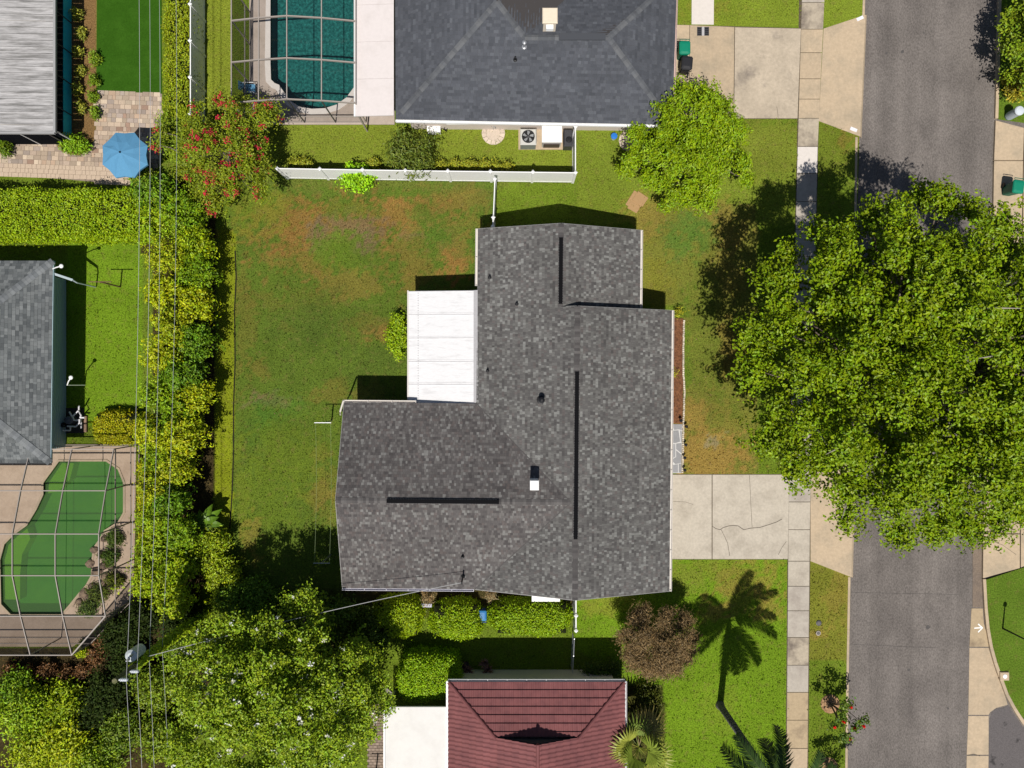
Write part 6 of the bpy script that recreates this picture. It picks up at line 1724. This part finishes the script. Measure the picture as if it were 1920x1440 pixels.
# darker leafy shrubs on its lawn side, lower end
for (x, y, lb) in ((395, 1020, 'leafy shrub at the lawn corner below the banana plant'), (415, 1075, 'leafy shrub beside the tree shadow at the hedge end'), (372, 1040, 'dark shrub behind the banana plant in the hedge'), (425, 1130, 'small shaded shrub under the flowering tree crown')):
    p = P(x, y, 1.3); shrub('shrub', lb, 'shrub', p.x, p.y, .95, .95, 1.7, (.125, .175, .014), n=480, k=7, L=.16, W=.08, spread=.15, loose=.45)
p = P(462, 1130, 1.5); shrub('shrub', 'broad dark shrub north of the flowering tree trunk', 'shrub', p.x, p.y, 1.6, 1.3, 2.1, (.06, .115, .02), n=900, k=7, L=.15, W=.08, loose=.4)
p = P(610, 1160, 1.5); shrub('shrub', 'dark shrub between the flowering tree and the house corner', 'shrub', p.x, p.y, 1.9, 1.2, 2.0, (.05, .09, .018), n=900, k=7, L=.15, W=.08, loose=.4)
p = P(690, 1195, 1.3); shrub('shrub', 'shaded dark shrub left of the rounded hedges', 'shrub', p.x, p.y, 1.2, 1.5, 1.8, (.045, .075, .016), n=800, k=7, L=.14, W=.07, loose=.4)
# bottom-left thicket
for (x, y, r_, h_, c, lb) in ((40, 1345, 1.7, 2.6, (.12, .19, .014), 'bushy green shrub in the far bottom-left corner thicket'), (120, 1400, 1.6, 2.4, (.17, .215, .012), 'yellow-green shrub at the bottom edge left of the wires'),
                             (60, 1420, 1.5, 2.2, (.15, .2, .012), 'lime shrub at the bottom-left corner of the frame'), (180, 1430, 1.4, 2.0, (.09, .145, .014), 'dark shrub at the bottom edge near the power lines'),
                             (25, 1300, 1.1, 1.6, (.08, .15, .016), 'small green shrub below the russet croton bed'), (290, 1290, 1.2, 2.2, (.085, .13, .016), 'shrub right of the wires below the utility pole'),
                             (300, 1390, 1.3, 2.0, (.09, .135, .016), 'shrub between the wires and the flowering tree'), (225, 1370, 1.2, 1.6, (.06, .10, .014), 'dim low shrub under the power lines'),
                             (110, 1320, 1.2, 1.9, (.13, .19, .013), 'green shrub beside the dark gap under the pole'), (335, 1215, 1.1, 2.2, (.07, .115, .014), 'shrub at the foot of the vine-covered pole')):
    p = P(x, y, h_*.7); shrub('shrub', lb, 'shrub', p.x, p.y, r_, r_, h_, c, n=700, k=7, L=.18, W=.085, spread=.18, loose=.5, yellow=.25)
for k, (x, y, r_, h_, lb) in enumerate(((215, 1195, 1.1, 2.0, 'shrub coloured dark as shade in the gap between the cage and the pole'), (200, 1300, 1.3, 1.8, 'shrub coloured dark as shade below the pole top'), (260, 1165, 1.0, 2.2, 'shrub coloured dark as shade beside the lower hedge end'), (165, 1340, 1.0, 1.5, 'low shrub coloured dark as shade left of the wires'), (240, 1250, 1.0, 1.6, 'shrub coloured dark as shade right under the transformer'), (330, 1160, 1.0, 2.4, 'shrub coloured dark as shade left of the pole foot'))):
    p = P(x, y, h_*.7); shrub('shrub', lb, 'shrub', p.x, p.y, r_, r_, h_, (.014, .026, .006), n=480, k=7, L=.18, W=.085, spread=.18, loose=.5, mat=LEAFD)  # near-black leaf colour paints the deep shade of this gap
# russet crotons below the west cage
for i, (x, y) in enumerate(((15, 1262), (50, 1268), (85, 1262), (120, 1268), (30, 1280), (150, 1262), (175, 1232), (190, 1205))):
    p = P(x, y, .6); shrub('croton', ['russet-brown croton below the west pool cage, %s from the left frame edge' % ORD[j] for j in (0, 2, 3, 4, 1, 5, 6, 7)][i], 'bush', p.x, p.y, .5, .5, .8, (.10, .055, .055), n=130, k=6, L=.15, W=.06, spread=.1, group='russet crotons below the west cage', lumps=4, val=.45, loose=.5)
p = P(150, 1222, .6); shrub('bush', 'small lime bush at the chamfered corner of the west cage', 'bush', p.x, p.y, .45, .35, .8, (.17, .22, .012), n=220, k=6, L=.11, W=.06, spread=.08, lumps=4)
# planted rim and rocks of the green pool
for i, (x, y, r_, c, lb) in enumerate(((215, 1010, .5, (.05, .085, .03), 'grey-green grass clump at the upper pool rim'), (205, 1045, .55, (.045, .08, .025), 'dark clump beside the pool rocks'), (185, 1115, .6, (.06, .09, .025), 'trailing plant at the lower pool rim'), (165, 1140, .6, (.05, .085, .03), 'spiky clump by the lower deck edge'), (215, 1090, .5, (.06, .08, .02), 'small bush between the pool rocks and cage wall'))):
    p = P(x, y, .3); shrub('pool_plant', lb, 'plant', p.x, p.y, r_, r_, .55, c, n=170, k=6, L=.2, W=.04, spread=.1, lumps=4, loose=.6, trunk=.02)
rk = thing('pool_rocks', 'irregular pale boulders along the green pool edge', 'rocks', (*P(185, 1080).xy, 0))
for (x, y, s_) in ((178, 1030, .22), (170, 1056, .25), (183, 1072, .3), (196, 1060, .25), (201, 1080, .28), (194, 1094, .24), (176, 1100, .26), (160, 1112, .3), (168, 1122, .26), (184, 1118, .24), (205, 1103, .24), (150, 1128, .22), (191, 1040, .24), (197, 1010, .2), (209, 1062, .2)):
    p = P(x, y); bm = bmesh.new(); bmesh.ops.create_icosphere(bm, subdivisions=2, radius=s_)
    for v in bm.verts: v.co = Vector((v.co.x*random.uniform(.8, 1.15), v.co.y*random.uniform(.8, 1.15), v.co.z*.6)); v.co += Vector((p.x, p.y, .1)) - ORG[rk.name]
    me = bpy.data.meshes.new('rock'); bm.to_mesh(me); bm.free(); me.materials.append(M('rock_tan', (.26, .19, .13), .9, .1, c2=(.10, .07, .06), c2scale=4, var=.25, vscale=10, bump=.5, rand=.25)); link_mesh('rock', me, rk)

# mulch strip plants, top left
for i, (x, y) in enumerate(((143, 25), (150, 60), (144, 95), (148, 130), (143, 165), (150, 200), (175, 150), (172, 180), (177, 210), (176, 110))):
    p = P(x, y, .4); shrub('border_plant', ('small leafy plant in the mulch border by the teal panels, %s from the top' % ORD[i]) if x < 160 else ('small green plant lining the artificial turf, %s from the top' % ORD[(1, 2, 3, 0)[i - 6]]), 'plant', p.x, p.y, .26, .38, .6, (.15, .17, .05) if x < 160 else (.09, .15, .02), n=70, k=6, L=.14, W=.06, spread=.08, group='mulch border plants' if x < 160 else 'turf edge plants', lumps=3, loose=.5, trunk=.02)
p = P(135, 268, .7); shrub('bush', 'leafy green bush at the lanai corner by the pavers', 'bush', p.x, p.y, .8, .6, 1.0, (.10, .185, .015), n=420, k=6, L=.13, W=.06, spread=.1)
p = P(3, 275, .7); shrub('bush', 'green bush cut by the left frame edge on the pavers', 'bush', p.x, p.y, .3, .5, .8, (.07, .12, .015), n=150, k=6, L=.12, W=.06, spread=.1)
p = P(268, 338, 1.0); shrub('shrub', 'pale green shrub at the umbrella corner of the patio', 'shrub', p.x, p.y, .8, .7, 1.6, (.11, .16, .025), n=420, k=7, L=.14, W=.08, spread=.12, loose=.4)
p = P(325, 245, 1.0); shrub('shrub', 'shrub between the patio edge and crape myrtle', 'shrub', p.x, p.y, .8, 1.6, 1.8, (.10, .15, .02), n=700, k=7, L=.14, W=.07, spread=.14, loose=.4)
# along the north fence
p = P(768, 287, 1.6); shrub('shrub', 'dark spiky-leaved shrub leaning over the white fence', 'shrub', p.x, p.y, 1.45, 1.35, 2.6, (.06, .085, .025), n=620, k=7, L=.22, W=.06, spread=.18, loose=.6, lumps=8)
p = P(672, 333, .8); shrub('shrub', 'small bright lime shrub in front of the white fence', 'shrub', p.x, p.y, 1.0, .65, 1.3, (.13, .26, .014), n=430, k=6, L=.16, W=.10, spread=.13, loose=.4)
for i, (x, y) in enumerate(((828, 309), (853, 308), (905, 309), (930, 312), (950, 313), (880, 308), (552, 305), (570, 305), (700, 306))):
    p = P(x, y, .6); shrub('fence_plant', 'little yellow-green plant behind the white fence, %s from the left' % ORD[(3, 4, 6, 7, 8, 5, 0, 1, 2)[i]], 'plant', p.x, p.y, .38, .3, .9, (.14, .16, .03), n=120, k=6, L=.12, W=.06, spread=.09, group='small plants behind the white fence', lumps=4)
p = P(746, 628, .7); shrub('bush', 'narrow lime bush beside the white patio roof', 'bush', p.x, p.y, .62, 1.3, 1.1, (.13, .205, .012), n=620, k=6, L=.12, W=.07, spread=.1, lumps=6)
# mulch bed sprigs at the front
for (x, y, lb) in ((1273, 585, 'wiry yellow-green plant at the top of the mulch bed'), (1263, 700, 'tiny yellow plant in the mulch bed near the gutter')):
    p = P(x, y, .4); shrub('bed_plant', lb, 'plant', p.x, p.y, .3, .3, .7 if y < 600 else .35, (.18, .19, .03), n=40 if y < 600 else 25, k=5, L=.12, W=.04, spread=.1, lumps=3, loose=.7, trunk=.015)
# bromeliads in front of the red roof
for k, (x, y) in enumerate(((874, 1250), (912, 1256))):
    p = P(x, y, .5); t = thing('bromeliad', ['pinkish bromeliad clump nearer the square-cut bush', 'pinkish bromeliad clump farther from the square-cut bush'][k], 'plant', (p.x, p.y, 0), 'bromeliads by the red roof')
    for j in range(5):
        cx_, cy_ = p.x + random.uniform(-.3, .3), p.y + random.uniform(-.35, .35)
        for i in range(9):
            az = 2.4*i + j; d = Vector((math.cos(az), math.sin(az), 0)); s = Vector((-d.y, d.x, 0)) * .035; m = MB(); v_ = random.uniform(.6, 1.4); m.col = (.26*v_, .14*v_, .11*v_)
            c = Vector((cx_, cy_, .25)); m.add([c - s, c + s, c + d*.2 + s + Vector((0, 0, .28)), c + d*.36 + Vector((0, 0, .26)), c + d*.2 - s + Vector((0, 0, .28))], [(0, 1, 2, 4), (4, 2, 3)]); m.build('leaf', LEAFD, t)
    MB().lathe(p.x, p.y, [(.12, 0), (.16, .3)], 8).build('pot', M('pot_dark', (.06, .05, .045)), t)
# straw-coloured dead fronds by the south wall, and shaded shrubs
for (x, y, lb) in ((800, 1118, 'dried tan grass clump poking out by the south gutter'), (918, 1110, 'smaller dried tan clump by the south gutter')):
    p = P(x, y, 1.8); shrub('dry_grass', lb, 'plant', p.x, p.y - .1, .32, .3, 2.3, (.21, .165, .20), n=120, k=6, L=.26, W=.035, spread=.1, lumps=3, loose=.6, mat=LEAFD)
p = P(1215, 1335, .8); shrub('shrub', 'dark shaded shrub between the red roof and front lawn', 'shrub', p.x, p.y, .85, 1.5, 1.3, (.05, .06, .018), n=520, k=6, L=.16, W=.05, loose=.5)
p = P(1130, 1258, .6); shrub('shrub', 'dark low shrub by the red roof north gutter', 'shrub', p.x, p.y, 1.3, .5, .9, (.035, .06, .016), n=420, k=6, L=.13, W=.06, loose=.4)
# roadside trees with red flowers
def rose_tree(base, lb, mulch_lb, seed, h=2.6):
    rnd = random.Random(seed); p = P(*base)
    mm = thing('mulch_ring', mulch_lb, 'mulch', (p.x, p.y, 0)); 
    MB().lathe(p.x + .02, p.y - .05, [(.56, -.01), (.52, .03), (.2, .06)], 18).build('mulch', M('mulch_pale', (.36, .22, .12), .95, .1, c2=(.24, .13, .07), c2scale=6, var=.4, vscale=14, bump=.8), mm)
    t = thing('flowering_shrub', lb, 'shrub', (p.x, p.y, .04))
    cs = []
    for k in range(9):
        a = 2.4*k + rnd.uniform(-.3, .3); e = Vector((p.x + math.cos(a)*rnd.uniform(.35, .95), p.y + math.sin(a)*rnd.uniform(.35, .95), h*rnd.uniform(.62, 1.0)))
        MB().tube(limb_path((p.x, p.y, .03), e, .6, 5), [.04, .03, .024, .018, .01], 5).build('stem', BARK, t); cs.append(e)
    cen = [tuple(c - Vector((0, 0, .15))) for c in cs] + [(p.x, p.y, h*.6)]
    crown_mesh(t, cen, [(.34, .34, .3)]*len(cen), 130, 6, .15, .09, (.045, .08, .018), .1, name='foliage', shell=.5, yellow=.35)
    for k in range(6):
        c = cs[k] + Vector((rnd.uniform(-.15, .15), rnd.uniform(-.15, .15), .1)); n = 12
        d = unit(rng.normal(size=(n, 3)) + np.array([0, 0, .6])); V, F, C = leaf_arrays(np.array(c) + d*.05, d, .13, .12, tint(n, (.42, .01, .015), .3, .0)); tri_mesh('flower', V, F, C, PETAL, t)
rose_tree((1556, 1318), 'leggy red-flowered shrub overhanging the kerb, upper of two', 'pale mulch ring round the upper red-flowered shrub', 3)
rose_tree((1552, 1436), 'red-flowered shrub at the bottom edge of the verge', 'pale mulch ring at the bottom edge of the verge', 5)
# trees across the road, top right
p = P(1915, 75, 2.0); big_tree('small_tree', 'dark leafy tree on the verge across the road, top right', P(1893, 100), P(1925, 60, 2.4).x + .6, P(1925, 60, 2.4).y, 1.4, 3.2, 1.2, 3.4, .09, (.10, .15, .018), 40, 1500, 8, .18, .09, (.5, .85), limbs=10, seed=12, spread=.16, lr=.04, edge=.25)
p = P(1905, 160, .6); shrub('bush', 'yellow-brown bush below the leafy tree across the road', 'bush', p.x, p.y, .6, .9, 1.0, (.16, .15, .03), n=300, k=6, L=.14, W=.07, loose=.5)

# brick patio strip left of the white flat roof
bpat = thing('brick_patio', None, None); bpat['kind'] = 'structure'
MB().prism(px_poly([(690, 1320), (735, 1320), (735, 1560), (690, 1560)]), -.04, .012).build('bed', JOINT, bpat)
sh = None; BR = M('patio_brick', (.26, .20, .16), .9, .1, rand=.25, var=.15, vscale=18)
for r_ in range(24):
    for c_ in range(6):
        x = 692 + c_*7.6 + (3.8 if r_ % 2 else 0); y = 1322 + r_*5.2
        p = P(x, y)
        if sh is None:
            o = MB().bbox(-.105, -.07, -.03, .105, .07, 0, .008).build('brick', BR); sh = o.data
        else: o = bpy.data.objects.new('brick', sh); COL.objects.link(o)
        o.parent = bpat; o.location = (p.x, p.y, .03 + random.uniform(-.004, .004)); ORG[o.name] = Vector()
p = P(722, 1292); t = thing('timber_planks', 'two grey planks leaning by the white flat roof corner', 'planks', (p.x, p.y, 0))
for k in range(2): MB().beam((p.x - .25 + .12*k, p.y + .25, .06 + .05*k), (p.x + .3 + .12*k, p.y - .2, .1 + .05*k), .12, .04).build('plank', M('plank_grey', (.28, .25, .24), .9, .1, var=.2, vscale=12), t)

# ---------------------------------------------------------------- grass blades over the lawns
N = 230000
gx = rng.uniform(-29.5, 18.9, N); gy = rng.uniform(-22.5, 22.5, N)
ok = gx < (kerb_px(720 - gy*PPM) - 960)/PPM - .16
cc, gg = lawn_colour(gx, gy)
pxx = gx*PPM + 960; pyy = 720 - gy*PPM
ok &= rng.uniform(0, 1, N) < gg
for poly in ([(sw_l(-60), -60), (sw_r(-60), -60), (sw_r(280), 280), (sw_r(960), 960), (sw_r(1500), 1500), (sw_l(1500), 1500), (sw_l(960), 960), (sw_l(280), 280)], [(1240, 888), (1482, 888), (1478, 1050), (1240, 1050)],
             [(1500, 880), (1606, 855), (1598, 1084), (1500, 1054)], [(1255, 45), (1640, 25), (1640, 260), (1535, 228), (1495, 224), (1255, 224)], [(1296, -90), (1341, -90), (1339, 50), (1295, 50)],
             [(466, -80), (1275, -80), (1275, 246), (466, 240)], [(-300, 834), (258, 834), (256, 1122), (140, 1214), (-300, 1214)], [(178, -90), (305, -90), (305, 350), (-300, 350), (-300, -90)],
             [(970, 240), (1078, 240), (1078, 282), (970, 282)], [(1244, 594), (1283, 594), (1281, 888), (1244, 888)], [(770, 545), (900, 545), (900, 760), (770, 760)], [(-300, 490), (120, 490), (120, 870), (-300, 870)],
             [(690, 1318), (1175, 1280), (1175, 1500), (690, 1500)]):
    ok &= ~in_poly(pxx, pyy, poly)
hx_, hy_ = gx, gy
ok &= ~((gx > xl) & (gx < xB - .6) & (gy < yN - .4) & (gy > yS + .4)) & ~((gx > xW + .4) & (gx < xl + .1) & (gy < cN - .5) & (gy > yS + .5))
gx, gy, cc = gx[ok], gy[ok], cc[ok]; n = len(gx)
a = rng.uniform(0, 6.283, n); big = rng.uniform(0, 1, n) < .18; w = rng.uniform(.012, .03, n) * np.where(big, 1.9, 1); ln = rng.uniform(.05, .11, n) * np.where(big, 1.5, 1); le = rng.uniform(.02, .09, n) * np.where(big, 1.6, 1)
bx, by = np.cos(a)*w, np.sin(a)*w; b2 = rng.uniform(0, 6.283, n)
V = np.stack([np.stack([gx-bx, gy-by, np.full(n, -.01)], 1), np.stack([gx+bx, gy+by, np.full(n, -.01)], 1), np.stack([gx + np.cos(b2)*le, gy + np.sin(b2)*le, ln*.75], 1)], 1).reshape(-1, 3)
F = np.arange(3*n).reshape(-1, 3)
v_ = rng.uniform(.65, 1.75, n); yl = rng.uniform(.9, 1.25, n)
cc = cc * v_[:, None]; cc[:, 0] *= yl
tag(tri_mesh('grass', V, F, np.repeat(cc, 3, 0), BLADE), 'short mown grass blades over the lawns', 'grass', kind='stuff')

# fallen leaves scattered over lawns, drives and the road edge
n = 600
lx = np.concatenate([rng.normal(15, 5.5, n//2), rng.uniform(-16, 18.5, n//2)]); ly = np.concatenate([rng.normal(0, 8, n//2), rng.uniform(-21, 21, n//2)])
lpx, lpy = lx*PPM + 960, 720 - ly*PPM
ok = ~((lx > xl - .2) & (lx < xB) & (ly < yN) & (ly > yS)) & ~((lx > xW) & (lx < xl + .1) & (ly < cN) & (ly > yS)) & ~in_poly(lpx, lpy, [(466, -80), (1275, -80), (1275, 246), (466, 240)]) & (lpx < 1840) & ~in_poly(lpx, lpy, [(700, 1275), (1175, 1275), (1175, 1500), (700, 1500)])
lx, ly, lpx, lpy = lx[ok], ly[ok], lpx[ok], lpy[ok]
ok = (lpx < 1474) & ~in_poly(lpx, lpy, [(1240, 888), (1482, 888), (1478, 1050), (1240, 1050)]) & ~in_poly(lpx, lpy, [(1255, 45), (1640, 25), (1640, 260), (1255, 224)])
lx, ly = lx[ok], ly[ok]; lz_ = np.full(len(lx), .0)
V, F, C = leaf_arrays(np.stack([lx, ly, lz_ + .02], 1), rng.normal(size=(len(lx), 3))*.25 + np.array([0, 0, 1]), .08, .045, np.array([[.30, .20, .10]]) * rng.uniform(.4, 1.4, (len(lx), 1)))
tag(tri_mesh('leaf_litter', V, F, C, LEAFD), 'dry fallen leaves scattered over the lawns and road edge', 'leaves', kind='stuff')
